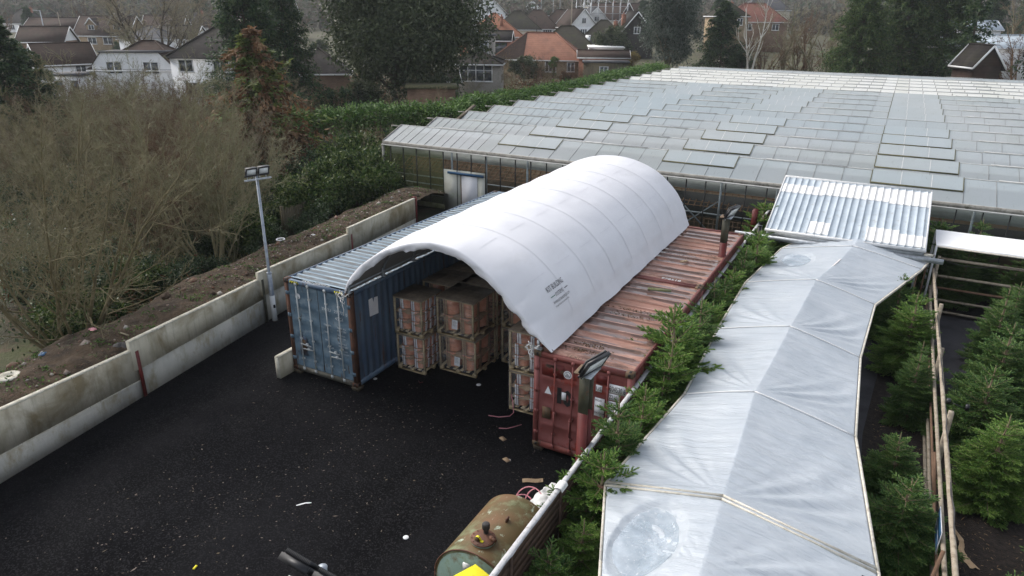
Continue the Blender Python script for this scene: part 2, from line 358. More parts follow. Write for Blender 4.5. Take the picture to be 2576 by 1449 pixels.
    M['ridge_mid'] = pm('weathered_ridge_bar', (.34, .34, .33), (.46, .46, .45), 3, .6)
    M['gutter'] = pm('grey_gutter', (.2, .19, .17), (.32, .31, .28), 3, .7, c3=(.09, .085, .06), s3=5)
    M['mossy_edge'] = pm('mossy_vent_edge', (.06, .06, .03), (.13, .12, .06), 6, .9)
    M['mullion'] = pm('dark_mullion', (.012, .012, .012), (.025, .024, .022), 5, .6)
    M['plinth'] = pm('mossy_plinth', (.1, .11, .04), (.19, .18, .1), 3, .9)
    M['door_panel'] = pm('cream_board', (.5, .5, .42), (.6, .6, .53), 1.5, .7, c3=(.42, .45, .25), s3=1.4, lo3=.55, hi3=.75)
    M['door_white'] = pm('white_door', (.68, .68, .7), (.74, .74, .75), 2, .5)
    M['blue_rail'] = pm('blue_door_track', (.02, .075, .16), (.03, .1, .2), 5, .5)
    M['lattice'] = pm('brown_lattice', (.24, .13, .07), (.34, .19, .11), 6, .85)
    M['brownboard'] = pm('brown_partition', (.17, .115, .07), (.27, .18, .115), 1.2, .9, c3=(.06, .045, .03), s3=2.2)
    M['sheet_grey'] = pm('grey_liner', (.55, .55, .53), (.72, .72, .7), 1.5, .8, sc=(1, 1, 4))
    M['dark_in'] = pm('dark_screen', (.02, .02, .022), (.04, .04, .042), 2, .8)
    M['metalroof'] = pm('box_profile_sheet', (.36, .42, .47), (.46, .52, .57), 1.2, .4, c3=(.34, .37, .38), s3=5)
    M['whitesheet'] = pm('white_fibreglass_sheet', (.76, .75, .72), (.84, .83, .81), 3, .55, c3=(.66, .6, .52), s3=5, lo3=.62, hi3=.8)
    # plants
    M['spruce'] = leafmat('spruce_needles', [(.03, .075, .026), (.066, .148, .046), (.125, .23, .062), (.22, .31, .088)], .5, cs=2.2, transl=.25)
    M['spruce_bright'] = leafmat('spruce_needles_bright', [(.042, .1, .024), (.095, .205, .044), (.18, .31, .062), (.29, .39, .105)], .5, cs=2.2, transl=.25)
    M['spruce_stem'] = pm('spruce_stem', (.16, .12, .075), (.26, .2, .13), 9, .85)
    M['bark'] = barkmat('olive_grey_bark', (.14, .125, .08), (.27, .245, .165), (.17, .185, .09))
    M['bark_pale'] = barkmat('pale_twig_bark', (.165, .14, .1), (.3, .262, .195), (.2, .19, .12))
    M['bark_big'] = barkmat('lichen_grey_bark', (.155, .15, .09), (.3, .285, .19), (.185, .2, .1))
    M['bark_brown'] = barkmat('brown_twig_bark', (.085, .05, .032), (.19, .12, .078), (.13, .1, .06))
    M['bark_dark'] = pm('dark_bark', (.05, .038, .026), (.1, .078, .055), 3, .95, bump=.5, bs=12)
    M['bark_birch'] = pm('birch_bark', (.5, .48, .43), (.66, .64, .6), 2, .8, c3=(.1, .09, .08), s3=3, sc3=(1, 1, 3), lo3=.6, hi3=.65)
    M['conifer'] = leafmat('dark_conifer', [(.01, .028, .014), (.023, .055, .024), (.046, .088, .034), (.085, .125, .046)], .6, cs=.5)
    M['conifer_y'] = leafmat('yellow_green_conifer', [(.014, .036, .013), (.034, .072, .021), (.072, .12, .032), (.125, .165, .052)], .6, cs=.5)
    M['holm'] = leafmat('grey_green_evergreen', [(.018, .03, .012), (.034, .052, .021), (.06, .08, .035), (.105, .125, .06)], .5, cs=.45)
    M['euca'] = leafmat('blue_grey_gum_leaves', [(.02, .036, .025), (.05, .075, .053), (.1, .125, .095), (.17, .19, .155)], .5, cs=.5)
    M['hedge'] = leafmat('leylandii_hedge', [(.018, .052, .012), (.045, .11, .02), (.085, .17, .033), (.14, .23, .055)], .6, cs=.6)
    M['deadbrown'] = leafmat('dead_brown_fronds', [(.06, .032, .017), (.12, .062, .031), (.185, .1, .05), (.24, .155, .08)], .8, cs=.7)
    M['mossgreen'] = leafmat('fresh_green_fronds', [(.03, .05, .012), (.07, .11, .022), (.13, .17, .04), (.17, .2, .06)], .7, cs=.7)
    M['laurel'] = leafmat('laurel_leaves', [(.012, .03, .008), (.03, .065, .014), (.075, .12, .028), (.15, .18, .06)], .4, cs=.8)
    M['ivy'] = leafmat('ivy_leaves', [(.01, .022, .01), (.022, .045, .018), (.05, .085, .035), (.1, .13, .07)], .4, cs=.8)
    M['bramble'] = leafmat('dead_bramble', [(.05, .026, .014), (.11, .052, .03), (.17, .095, .055), (.1, .095, .04)], .9, cs=.35)
    M['golden'] = leafmat('golden_shrub', [(.07, .055, .012), (.17, .13, .03), (.26, .2, .06)], .6, cs=.8)
    M['russet'] = leafmat('russet_leaves', [(.06, .035, .018), (.13, .07, .035), (.2, .11, .06)], .7, cs=.8)
    M['farwood'] = leafmat('far_wood', [(.06, .054, .04), (.11, .096, .072), (.16, .142, .108), (.075, .1, .06)], .9, cs=.05)
    M['weed'] = leafmat('weeds', [(.03, .06, .014), (.07, .13, .03), (.12, .2, .05)], .6, cs=1.)
    M['grass'] = leafmat('rough_grass', [(.06, .06, .022), (.12, .13, .04), (.2, .19, .08), (.26, .23, .12)], .8, cs=.3)
    M['litter'] = leafmat('fallen_leaves', [(.03, .022, .018), (.09, .068, .056), (.2, .165, .14), (.11, .085, .055)], .7, cs=3)
    M['chips'] = leafmat('bark_chips', [(.03, .018, .012), (.08, .05, .03), (.17, .11, .06), (.26, .18, .1)], .8, cs=3)
    M['stones'] = leafmat('rubble_stones', [(.05, .032, .02), (.1, .07, .048), (.17, .13, .095), (.14, .065, .04), (.36, .33, .29)], .9, cs=3, transl=0)
    # houses
    def roofm(name, c1, c2, c3, tile=.33):
        t = NT(name)
        c = t.ramp(t.noise(1.3, detail=6), [(.3, c1), (.7, c2)])
        f = t.ramp(t.noise(.6, detail=5), [(.5, 0.), (.7, .8)])
        c = t.mix(f, c, c3)
        w = t.n('ShaderNodeTexWave', {'Vector': t.oc(), 'Scale': .32/tile, 'Distortion': .25}, wave_type='BANDS', bands_direction='Z', wave_profile='SAW').outputs[1]
        wv = t.ramp(w, [(0., .72), (.25, 1.), (1., 1.06)])
        c = t.mix(1., c, wv, 'MULTIPLY')
        t.P(Base_Color=c, Roughness=.9); t.b.inputs['Specular IOR Level'].default_value = .12; t.bump(w, .6, .05)
        return t.m
    M['r_brown'] = roofm('brown_tile_roof', (.036, .024, .019), (.064, .042, .033), (.036, .032, .022))
    M['r_dark'] = roofm('dark_tile_roof', (.022, .019, .018), (.043, .037, .033), (.036, .035, .022))
    M['r_moss'] = roofm('mossy_tile_roof', (.024, .021, .016), (.044, .039, .029), (.046, .05, .019))
    M['r_orange'] = roofm('orange_tile_roof', (.25, .115, .07), (.32, .15, .095), (.22, .11, .07), .28)
    M['r_terra'] = roofm('rose_tile_roof', (.22, .105, .07), (.29, .145, .1), (.17, .09, .065), .3)
    M['r_slate'] = roofm('grey_slate_roof', (.07, .07, .075), (.11, .11, .115), (.08, .08, .078))
    M['r_red'] = roofm('dull_red_roof', (.14, .06, .045), (.2, .09, .07), (.12, .07, .05))
    M['w_white'] = pm('white_render', (.76, .76, .77), (.85, .85, .85), 1.2, .8, c3=(.48, .47, .44), s3=2, sc3=(1, 1, .3), lo3=.58, hi3=.8)
    M['w_cream'] = pm('cream_render', (.5, .45, .36), (.6, .55, .45), 1.2, .8)
    M['w_pebble'] = pm('pebble_dash', (.24, .22, .19), (.36, .33, .29), 14, .9, c3=(.2, .18, .15), s3=1.5)
    def brickm(name, c1, c2, mort):
        t = NT(name)
        v = t.n('ShaderNodeMapping', {'Vector': t.oc(), 'Rotation': (math.pi/2, 0, 0)}).outputs[0]
        b = t.n('ShaderNodeTexBrick', {'Vector': v, 'Color1': c1, 'Color2': c2, 'Mortar': mort, 'Scale': 4., 'Mortar Size': .012, 'Bias': 0., 'Brick Width': .9, 'Row Height': .3})
        c = t.mix(t.ramp(t.noise(1.1), [(.4, 0.), (.75, .5)]), b.outputs[0], tuple(x*.6 for x in c1))
        t.P(Base_Color=c, Roughness=.9); return t.m
    M['w_brick'] = brickm('brown_brick', (.15, .085, .05), (.22, .13, .08), (.26, .23, .19))
    M['w_tan'] = brickm('tan_brick', (.22, .155, .085), (.3, .215, .125), (.32, .28, .22))
    M['w_redbrick'] = brickm('red_brick', (.24, .09, .05), (.32, .13, .07), (.28, .2, .16))
    M['upvc'] = pm('white_frame', (.68, .68, .68), (.76, .76, .76), 3, .4)
    M['win_glass'] = pm('dark_window_glass', (.03, .035, .04), (.09, .1, .11), 1.5, .08, spec=.8)
    M['asphalt_road'] = pm('grey_road', (.09, .09, .09), (.14, .14, .135), .6, .9)
    M['chim'] = M['w_redbrick']
    M['blackmark'] = pm('black_lettering', (.012, .012, .012), (.03, .025, .025), 8, .6)
    M['whitemark'] = pm('white_lettering', (.55, .57, .58), (.72, .74, .74), 9, .6)
    M['greymark'] = pm('grey_lettering', (.05, .05, .055), (.08, .08, .085), 8, .6)
    M['greenmark'] = pm('green_line', (.05, .16, .1), (.07, .2, .13), 8, .6)
    M['stripe_y'] = M['yellow']
    M['tyre'] = pm('tyre_rubber', (.012, .012, .012), (.02, .02, .02), 5, .8)
    M['carsilver'] = pm('silver_car_paint', (.38, .4, .42), (.46, .48, .5), 2, .25, metal=.4)
    M['carblue'] = pm('blue_car_paint', (.02, .04, .12), (.03, .055, .15), 2, .25)
    M['carwhite'] = pm('white_car_paint', (.66, .66, .68), (.72, .72, .73), 2, .25)
mk_materials()

def text_mesh(s, size, align='LEFT', bold=0):
    cu = bpy.data.curves.new('lettering', 'FONT'); cu.body = s; cu.size = size; cu.align_x = align; cu.resolution_u = 2; cu.offset = bold
    o = bpy.data.objects.new('lettering', cu); COL.objects.link(o)
    dg = bpy.context.evaluated_depsgraph_get(); me = bpy.data.meshes.new_from_object(o.evaluated_get(dg))
    bpy.data.objects.remove(o); bpy.data.curves.remove(cu); me.materials.clear()
    return me
def letters(name, s, size, m, parent, org, xd, yd, align='LEFT', off=.004, stretch=1.0, bold=0):
    """flat lettering as a mesh: baseline direction xd, up direction yd"""
    me = text_mesh(s, size, align, bold); me.materials.append(m)
    xd = Vector(xd).normalized(); yd = Vector(yd).normalized(); nd = xd.cross(yd)
    for v in me.vertices:
        v.co = Vector(org)+xd*(v.co.x*stretch)+yd*v.co.y+nd*off
    return meshobj(name, me, parent)
# ------------------------------------------------------------------ terrain and paving
WALL0 = np.array([-16.53, 6.12]); WD = nrm(np.array([-18.11+16.53+.0, 15.73-6.12]))   # foot of the concrete wall and its run
WN = np.array([-WD[1], WD[0]])                                                         # towards the bank
def wall_sd(u, v):
    d = np.stack([u-WALL0[0], v-WALL0[1]], -1)
    return d@WN, d@WD
def terrain(u, v):
    x, y = tocam(u, v)
    n, s = wall_sd(u, v)
    z = hill(x, y)-.06
    left = np.clip((n-1.0)/4., 0, 1)*np.clip((70-y)/15., 0, 1)*np.clip((-14-u)/4, 0, 1)
    z = z-left*.45+left*.5*vnoise(u, v, .22)+left*.25*vnoise(u+9, v, .7)
    return z
def build_ground():
    ys = np.concatenate([np.arange(-6, 60, 1.5), np.arange(60, 140, 5), np.arange(140, 400, 15), np.arange(400, 1300, 60)])
    xs = np.concatenate([np.arange(-900, -200, 70), np.arange(-200, -60, 14), np.arange(-60, 40, 1.5), np.arange(40, 200, 14), np.arange(200, 901, 70)])
    X, Y = np.meshgrid(xs, ys, indexing='ij')
    U = X*ct-Y*st; Vv = X*st+Y*ct
    Z = terrain(U, Vv)
    mb = MB(); mb.grid(np.stack([U, Vv, Z], -1)[:, ::-1])
    o = mb.build('ground', M['ground'], smooth=True); tag(o, kind='structure')
    mb = MB()
    w = lambda s: WALL0+WD*s
    a, b = w(-6.0), w(25.5)
    mb.poly([(a[0], a[1], .004), (-4.0, 0., .004), (-4.0, 31.3, .004), (-20.4, 31.3, .004), (b[0], min(b[1], 31.2), .004)])
    tag(mb.build('yard_asphalt', M['asphalt']), kind='structure')
    mb = MB(); mb.box(-3.93, 14, 1, 31.35, -.03, .0); tag(mb.build('mulch_ground', M['mulch']), kind='structure')
    mb = MB()
    L = [(-3.2, 4), (-3.1, 10), (-2.9, 14), (-3, 18), (-3, 24), (-2.2, 28)]; Rr = [(1.35, 4), (1.3, 10), (1.0, 13), (.85, 15), (.75, 18), (.95, 22), (2.0, 28)]
    mb.poly([(x, y, .006) for x, y in Rr][::1]+[(x, y, .006) for x, y in L[::-1]])
    mb.poly([(2.0, 22, .006), (12, 19.5, .006), (12, 27.5, .006), (2.0, 28, .006)])
    tag(mb.build('path', M['path']), kind='structure')
build_ground()

def build_bank():
    S = np.linspace(-7, 27.5, 330); N = np.linspace(.12, 6.0, 64)
    s, n = np.meshgrid(S, N, indexing='ij')
    crest = 1.32+.16*vnoise(s, s*0, .35)
    width = 2.55+.45*vnoise(s, s*0+7, .45)-.35*np.clip((s-12)/12, 0, 1)
    prof = np.where(n < width, crest+.22*np.sin(np.clip(n/width, 0, 1)*np.pi), 0)
    k = np.clip((n-width)/1.9, 0, 1); down = crest*(1-k*k*(3-2*k))-.75*k*k*(3-2*k)
    z = np.where(n < width, prof, down)
    z = z+.14*vnoise(s, n, 1.3)+.09*vnoise(s+3, n, 3.1)+.05*vnoise(s+8, n+4, 8.)
    z = np.where(n < .3, np.minimum(z, 1.42), z)
    endk = np.clip((s-23.5)/3.5, 0, 1); z = z*(1-.55*endk)
    P = WALL0+WD*s[..., None]+WN*n[..., None]
    mb = MB(); mb.grid(np.concatenate([P, z[..., None]], -1)[:, ::-1])
    tag(mb.build('soil_bank', M['soil'], smooth=True), kind='structure')
    r = np.random.RandomState(11)
    def zat(ss, nn):
        i = np.clip(np.searchsorted(S, ss), 0, len(S)-1); j = np.clip(np.searchsorted(N, nn), 0, len(N)-1)
        return z[i, j]
    # stones: small irregular wedges, thicker towards the far end
    K = 1900
    ss = np.where(r.rand(K) < .6, r.uniform(8, 26, K), r.uniform(-5, 26, K)); nn = r.uniform(.25, 3.1, K)
    C = np.concatenate([WALL0+WD*ss[:, None]+WN*nn[:, None], zat(ss, nn)[:, None]], -1)
    sz = r.gamma(2., .014, K)+.01
    sz = np.where(r.rand(K) < .05, sz*2.0, sz)
    oct_ = np.array([[1, 0, 0], [0, 1, 0], [-1, 0, 0], [0, -1, 0], [0, 0, .8], [0, 0, -.5]], float)
    Q = oct_[None]*sz[:, None, None]*r.uniform(.6, 1.4, (K, 6, 1))
    a = r.uniform(0, 6.28, K); ca, sa = np.cos(a), np.sin(a)
    Q = np.stack([Q[..., 0]*ca[:, None]-Q[..., 1]*sa[:, None], Q[..., 0]*sa[:, None]+Q[..., 1]*ca[:, None], Q[..., 2]], -1)+C[:, None, :]
    f = np.array([[0, 1, 4], [1, 2, 4], [2, 3, 4], [3, 0, 4], [1, 0, 5], [2, 1, 5], [3, 2, 5], [0, 3, 5]])
    F = (f[None]+np.arange(K)[:, None, None]*6).reshape(-1, 3)
    mb = MB(); mb.add(Q.reshape(-1, 3), F)
    tag(mb.build('rubble', M['stones']), kind='stuff')
    # weeds
    K = 260; ss = r.uniform(-6, 25, K); nn = r.uniform(.3, 2.6, K); mb = MB()
    for i in range(K):
        m = r.randint(8, 26); sp = r.uniform(.05, .22)
        s1 = ss[i]+r.normal(0, sp, m); n1 = np.maximum(.16, nn[i]+r.normal(0, sp, m))
        C = np.concatenate([WALL0+WD*s1[:, None]+WN*n1[:, None], (zat(s1, n1)+.015)[:, None]], -1)
        mb.cards(leaf_cards(r, C, r.normal(0, 1, (m, 3))*[1, 1, .35]+[0, 0, .4], r.uniform(.04, .1, m), r.uniform(.03, .06, m)))
    tag(mb.build('weeds', M['weed']), kind='stuff')
    # litter lying on the bank
    def scrap(name, label, cat, px, py, z, size, m, h=.05):
        p = at(px, py, z); mb = MB(); rr = np.random.RandomState(int(px))
        g = np.zeros((7, 6, 3)); 
        for i in range(7):
            for j in range(6):
                g[i, j] = ((i/6-.5)*size+rr.normal(0, size*.06), (j/5-.5)*size*.7+rr.normal(0, size*.06), h*.5+rr.uniform(0, h)*(1 if 0 < i < 6 and 0 < j < 5 else .3))
        mb.grid(g); o = mb.build(name, m, smooth=True); o.location = p; o.rotation_euler = (0, 0, rr.uniform(0, 3)); tag(o, label, cat); return o
    scrap('plastic_scrap', 'blue scrap of plastic on the far lip of the soil bank', 'litter', 107, 893, 1.45, .2, M['blue_rail'])
    scrap('plastic_scrap', 'pink scrap of plastic on the lip of the soil bank', 'litter', 233, 831, 1.45, .22, M['pink'])
    scrap('plastic_scrap', 'black plastic scrap lying on soil by the raised end of the second wall panel', 'litter', 308, 874, 1.45, .4, M['darkgrey'], .12)
    scrap('plastic_scrap', 'small blue rag half buried in the bank above the second wall panel', 'litter', 464, 769, 1.45, .16, M['blue_side'])
    scrap('plastic_scrap', 'white crumpled scrap among the rubble beyond the lamp post', 'litter', 787, 598, 1.5, .3, M['paper'], .1)
    scrap('plastic_scrap', 'white broken tile piece on the soil bank beside the wall, right of the lamp post', 'litter', 762, 610, 1.5, .25, M['paper'])
    p = at(23, 952, 1.45); mb = MB()
    mb.lathe([(.0, .03), (.1, .035), (.12, .06), (.26, .06), (.28, .04), (.28, 0)], 24); o = mb.build('manhole_cover', M['conc_top'], smooth=False); o.location = p+np.array([0, 0, .03]); tag(o, 'round pale concrete cover lying on the soil bank', 'cover')
    p = at(706, 605, 1.5); mb = MB(); a = np.linspace(0, 2*np.pi, 20); mb.tube(np.stack([.16*np.cos(a), .16*np.sin(a), .03+0*a], -1), .025, 6, caps=False)
    o = mb.build('white_ring', M['paper'], smooth=True); o.location = p+np.array([0, 0, .02]); tag(o, 'white plastic ring lying on the stony soil bank', 'ring')
    mb = MB(); q = [at(270+i*9, 838+[3, -2, -3, -1, 0, 3, 6][i], 1.5) for i in range(7)]; mb.tube(q, .022, 6)
    tag(mb.build('cut_branch', M['bark_pale'], smooth=True), 'pale cut branch lying on the bank near the raised panel end', 'branch')

def leaf_cards(r, C, D, L, W, bend=0.0, roll=None):
    """diamond cards: base, right, tip, left"""
    N = len(C); D = nrm(D); A = nrm(np.cross(D, nrm(r.normal(0, 1, (N, 3))) if roll is None else roll))
    L = np.broadcast_to(L, (N,))[:, None]; W = np.broadcast_to(W, (N,))[:, None]
    mid = C+D*L*.45
    return np.stack([C, mid+A*W*.5, C+D*L, mid-A*W*.5], 1)
build_bank()

# ------------------------------------------------------------------ concrete wall
def build_wall():
    t = thing('concrete_wall', 'long stained wall of stacked pale concrete panels held by red steel posts', 'wall', (WALL0[0], WALL0[1], 0))
    def W(s, n, z): p = WD*s+WN*n; return (p[0], p[1], z)
    def panel(s0, s1, zb0, zt0, zb1, zt1, n0=0, n1=0, th=.14, low=False):
        mb = MB(); pts = []
        for n in (0, th):
            pts += [W(s0, n+n0, zb0), W(s1, n+n1, zb1), W(s1, n+n1, zt1), W(s0, n+n0, zt0)]
        mb.add(pts, [[0, 1, 2, 3], [5, 4, 7, 6], [4, 0, 3, 7], [1, 5, 6, 2], [3, 2, 6, 7], [4, 5, 1, 0]])
        mb.build('panel', M['concrete_low' if zb0 < .1 else 'concrete'], t)
        mb = MB(); e = []           # worn top edge, rough arris
        ss = np.linspace(s0, s1, 60); r = np.random.RandomState(int(abs(s0)*10)+int(zt0*10))
        zz = zt0+(zt1-zt0)*(ss-s0)/(s1-s0); nn = n0+(n1-n0)*(ss-s0)/(s1-s0)
        g = np.zeros((60, 4, 3))
        for i in range(60):
            j = r.normal(0, .006)
            g[i] = [W(ss[i], nn[i]-.004, zz[i]-.02+j), W(ss[i], nn[i]-.003, zz[i]+.006), W(ss[i], nn[i]+th*.55+j, zz[i]+.014+abs(j)), W(ss[i], nn[i]+th+.002, zz[i]+.004)]
        mb.grid(g); mb.build('panel_edge', M['conc_top'], t)
    panel(-7, 4.2, -.02, .9, -.02, .52, th=.14); panel(-7, 4.2, .915, 1.98+.15, .535, 1.46)
    panel(4.22, 9.62, -.05, .86, -.05, .84); panel(4.05, 9.62, .875, 1.76, .855, 1.6, -.04, 0)
    panel(9.64, 15.4, -.05, .98, -.05, .8); panel(9.5, 15.4, .995, 1.86, .815, 1.56, -.04, 0)
    panel(15.42, 21.4, -.05, .86, -.05, .62); panel(15.25, 21.4, .875, 1.84, .635, 1.64, -.04, 0)
    def post(s, h, m='red_steel'):
        mb = MB(); a = -.035
        for (s0, s1, n0, n1) in ((s-.055, s+.055, a-.012, a), (s-.008, s+.008, a, .17), (s-.055, s+.055, .17, .182)):
            P = [W(s0, n0, 0), W(s1, n0, 0), W(s1, n1, 0), W(s0, n1, 0), W(s0, n0, h), W(s1, n0, h), W(s1, n1, h), W(s0, n1, h)]
            mb.add(P, [[0, 3, 2, 1], [4, 5, 6, 7], [0, 1, 5, 4], [1, 2, 6, 5], [2, 3, 7, 6], [3, 0, 4, 7]])
        mb.build('post', M[m], t)
    post(4.21, 1.42); post(9.63, 1.58, 'olive_steel'); post(15.41, 1.54); post(21.45, 1.72)
    # loose panel stub by the blue container
    t2 = thing('concrete_slab', 'short clean concrete slab standing against the blue container', 'slab', (-14.68, 12.86, 0))
    mb = MB(); mb.box(-.075, .075, 0, 1.25, 0, .7); mb.build('slab_body', M['concrete'], t2)
    mb = MB(); mb.box(-.079, .079, -.004, 1.254, .68, .712); mb.box(-.078, .078, -.014, .004, .0, .68); mb.build('slab_edge', M['conc_top'], t2)
build_wall()

# ------------------------------------------------------------------ lamps
def floodlight(parent, loc, yaw, tilt, w=.36, h=.27):
    """lens looks along local +y before the yaw; tilt leans it to the ground"""
    R = Matrix.Translation(loc) @ Matrix.Rotation(yaw, 4, 'Z') @ Matrix.Rotation(-tilt, 4, 'X')
    A = np.array(R)
    mb = MB(); mb.box(-w/2, w/2, -.035, .03, -h/2, h/2, M=A); mb.box(-w/2-.02, w/2+.02, -.03, .0, -h/2-.03, -h/2+.02, M=A)
    body = mb.build('floodlight', M['black_plastic'], parent)
    mb = MB()
    for k in range(17): x = -w/2+.02+k*(w-.04)/16; mb.box(x-.0035, x+.0035, -.085, -.036, -h/2+.03, h/2+.012, M=A)
    mb.build('cooling_fins', M['black_plastic'], body)
    mb = MB()
    mb.box(-w/2-.012, w/2+.012, .03, .042, h/2-.022, h/2+.012, M=A); mb.box(-w/2-.012, w/2+.012, .03, .042, -h/2-.012, -h/2+.05, M=A)
    mb.box(-w/2-.012, -w/2+.03, .03, .042, -h/2+.05, h/2-.022, M=A); mb.box(w/2-.03, w/2+.012, .03, .042, -h/2+.05, h/2-.022, M=A)
    mb.box(-w/2-.014, w/2+.014, -.03, .044, h/2+.012, h/2+.02, M=A)
    mb.build('lens_frame', M['black_plastic'], body)
    mb = MB(); mb.box(-w/2+.03, w/2-.03, .03, .034, -h/2+.05, h/2-.022, M=A); mb.build('lens', M['lamp_lens'], body)
    mb = MB(); a = np.array(R @ Vector((-w*.3, -.02, -h/2-.02))); b = np.array(R @ Vector((w*.3, -.02, -h/2-.02)))
    mb.bar(a, a-np.array([0, 0, .1]), .03, .006); mb.bar(b, b-np.array([0, 0, .1]), .03, .006); mb.build('bracket', M['galv'], body)
    return body
def lamp_post(label, loc, H, baryaw, lampyaw, tilt, base_white, w=.36, spread=.21, drop=.1, fwd=.07, shift=0.):
    t = thing('lamp_post', label, 'lamp post', loc)
    mb = MB(); mb.tube([(0, 0, 1.72), (0, 0, 1.8), (0, 0, H)], [.075, .05, .044], 14); mb.tube([(0, 0, H), (0, 0, H+.012), (0, 0, H+.03)], [.05, .05, .012], 14)
    mb.build('upper_pole', M['galv_pole'], t, True)
    mb = MB(); mb.tube([(0, 0, .02), (0, 0, 1.78)], [.082, .08], 16); mb.tube([(0, 0, 1.76), (0, 0, 1.8)], [.088, .088], 16); mb.build('lower_pole', M['galv_pole'], t, True)
    mb = MB(); mb.tube([(0, 0, 0), (0, 0, .95)], [.0865, .0865], 18); mb.build('painted_sleeve', M['white_paint'], t, True)
    d = np.array([math.cos(baryaw), math.sin(baryaw), 0])
    nrm_ = np.array([-math.sin(lampyaw), math.cos(lampyaw), 0])
    mb = MB(); c = np.array([0, 0, H-drop])+nrm_*fwd+d*shift; mb.bar(c-d*.46, c+d*.46, .07, .012); mb.bar(c-d*.46+[0, 0, .02], c+d*.46+[0, 0, .02], .012, .05); mb.bar(c-nrm_*(fwd+.04), c, .05, .05); mb.build('crossbar', M['galv'], t)
    mb = MB(); a = .0875
    mb.box(-.035+.0, .035, -.012, .012, .5, .62, M=np.array(Matrix.Translation((nrm_[0]*a, nrm_[1]*a, 0)) @ Matrix.Rotation(lampyaw, 4, 'Z'))); mb.build('hand_hole', M['black_plastic'], t)
    for s in (-1, 1): floodlight(t, tuple(c+d*s*spread+np.array([0, 0, .27])), lampyaw, tilt, w)
    return t
camdir = lambda x, y: math.atan2(x*st+y*ct, x*ct-y*st)      # camera-frame direction -> yard azimuth
lp_face = camdir(.75, -.75)
lamp_post('galvanised lamp post with two black floodlights, standing against the concrete wall', (-17.93, 15.85, 0), 5.13, lp_face+math.pi/2, lp_face-math.pi/2, .35, True)
f2 = camdir(-.55, -.85)
lamp_post('lamp post with white capped pole, seen from above at the bottom edge of the photo', (-4.17, 3.88, 0), 5.02, f2+math.pi/2, f2-math.pi/2, .6, True, spread=.23, drop=.2, fwd=.15, shift=.12)

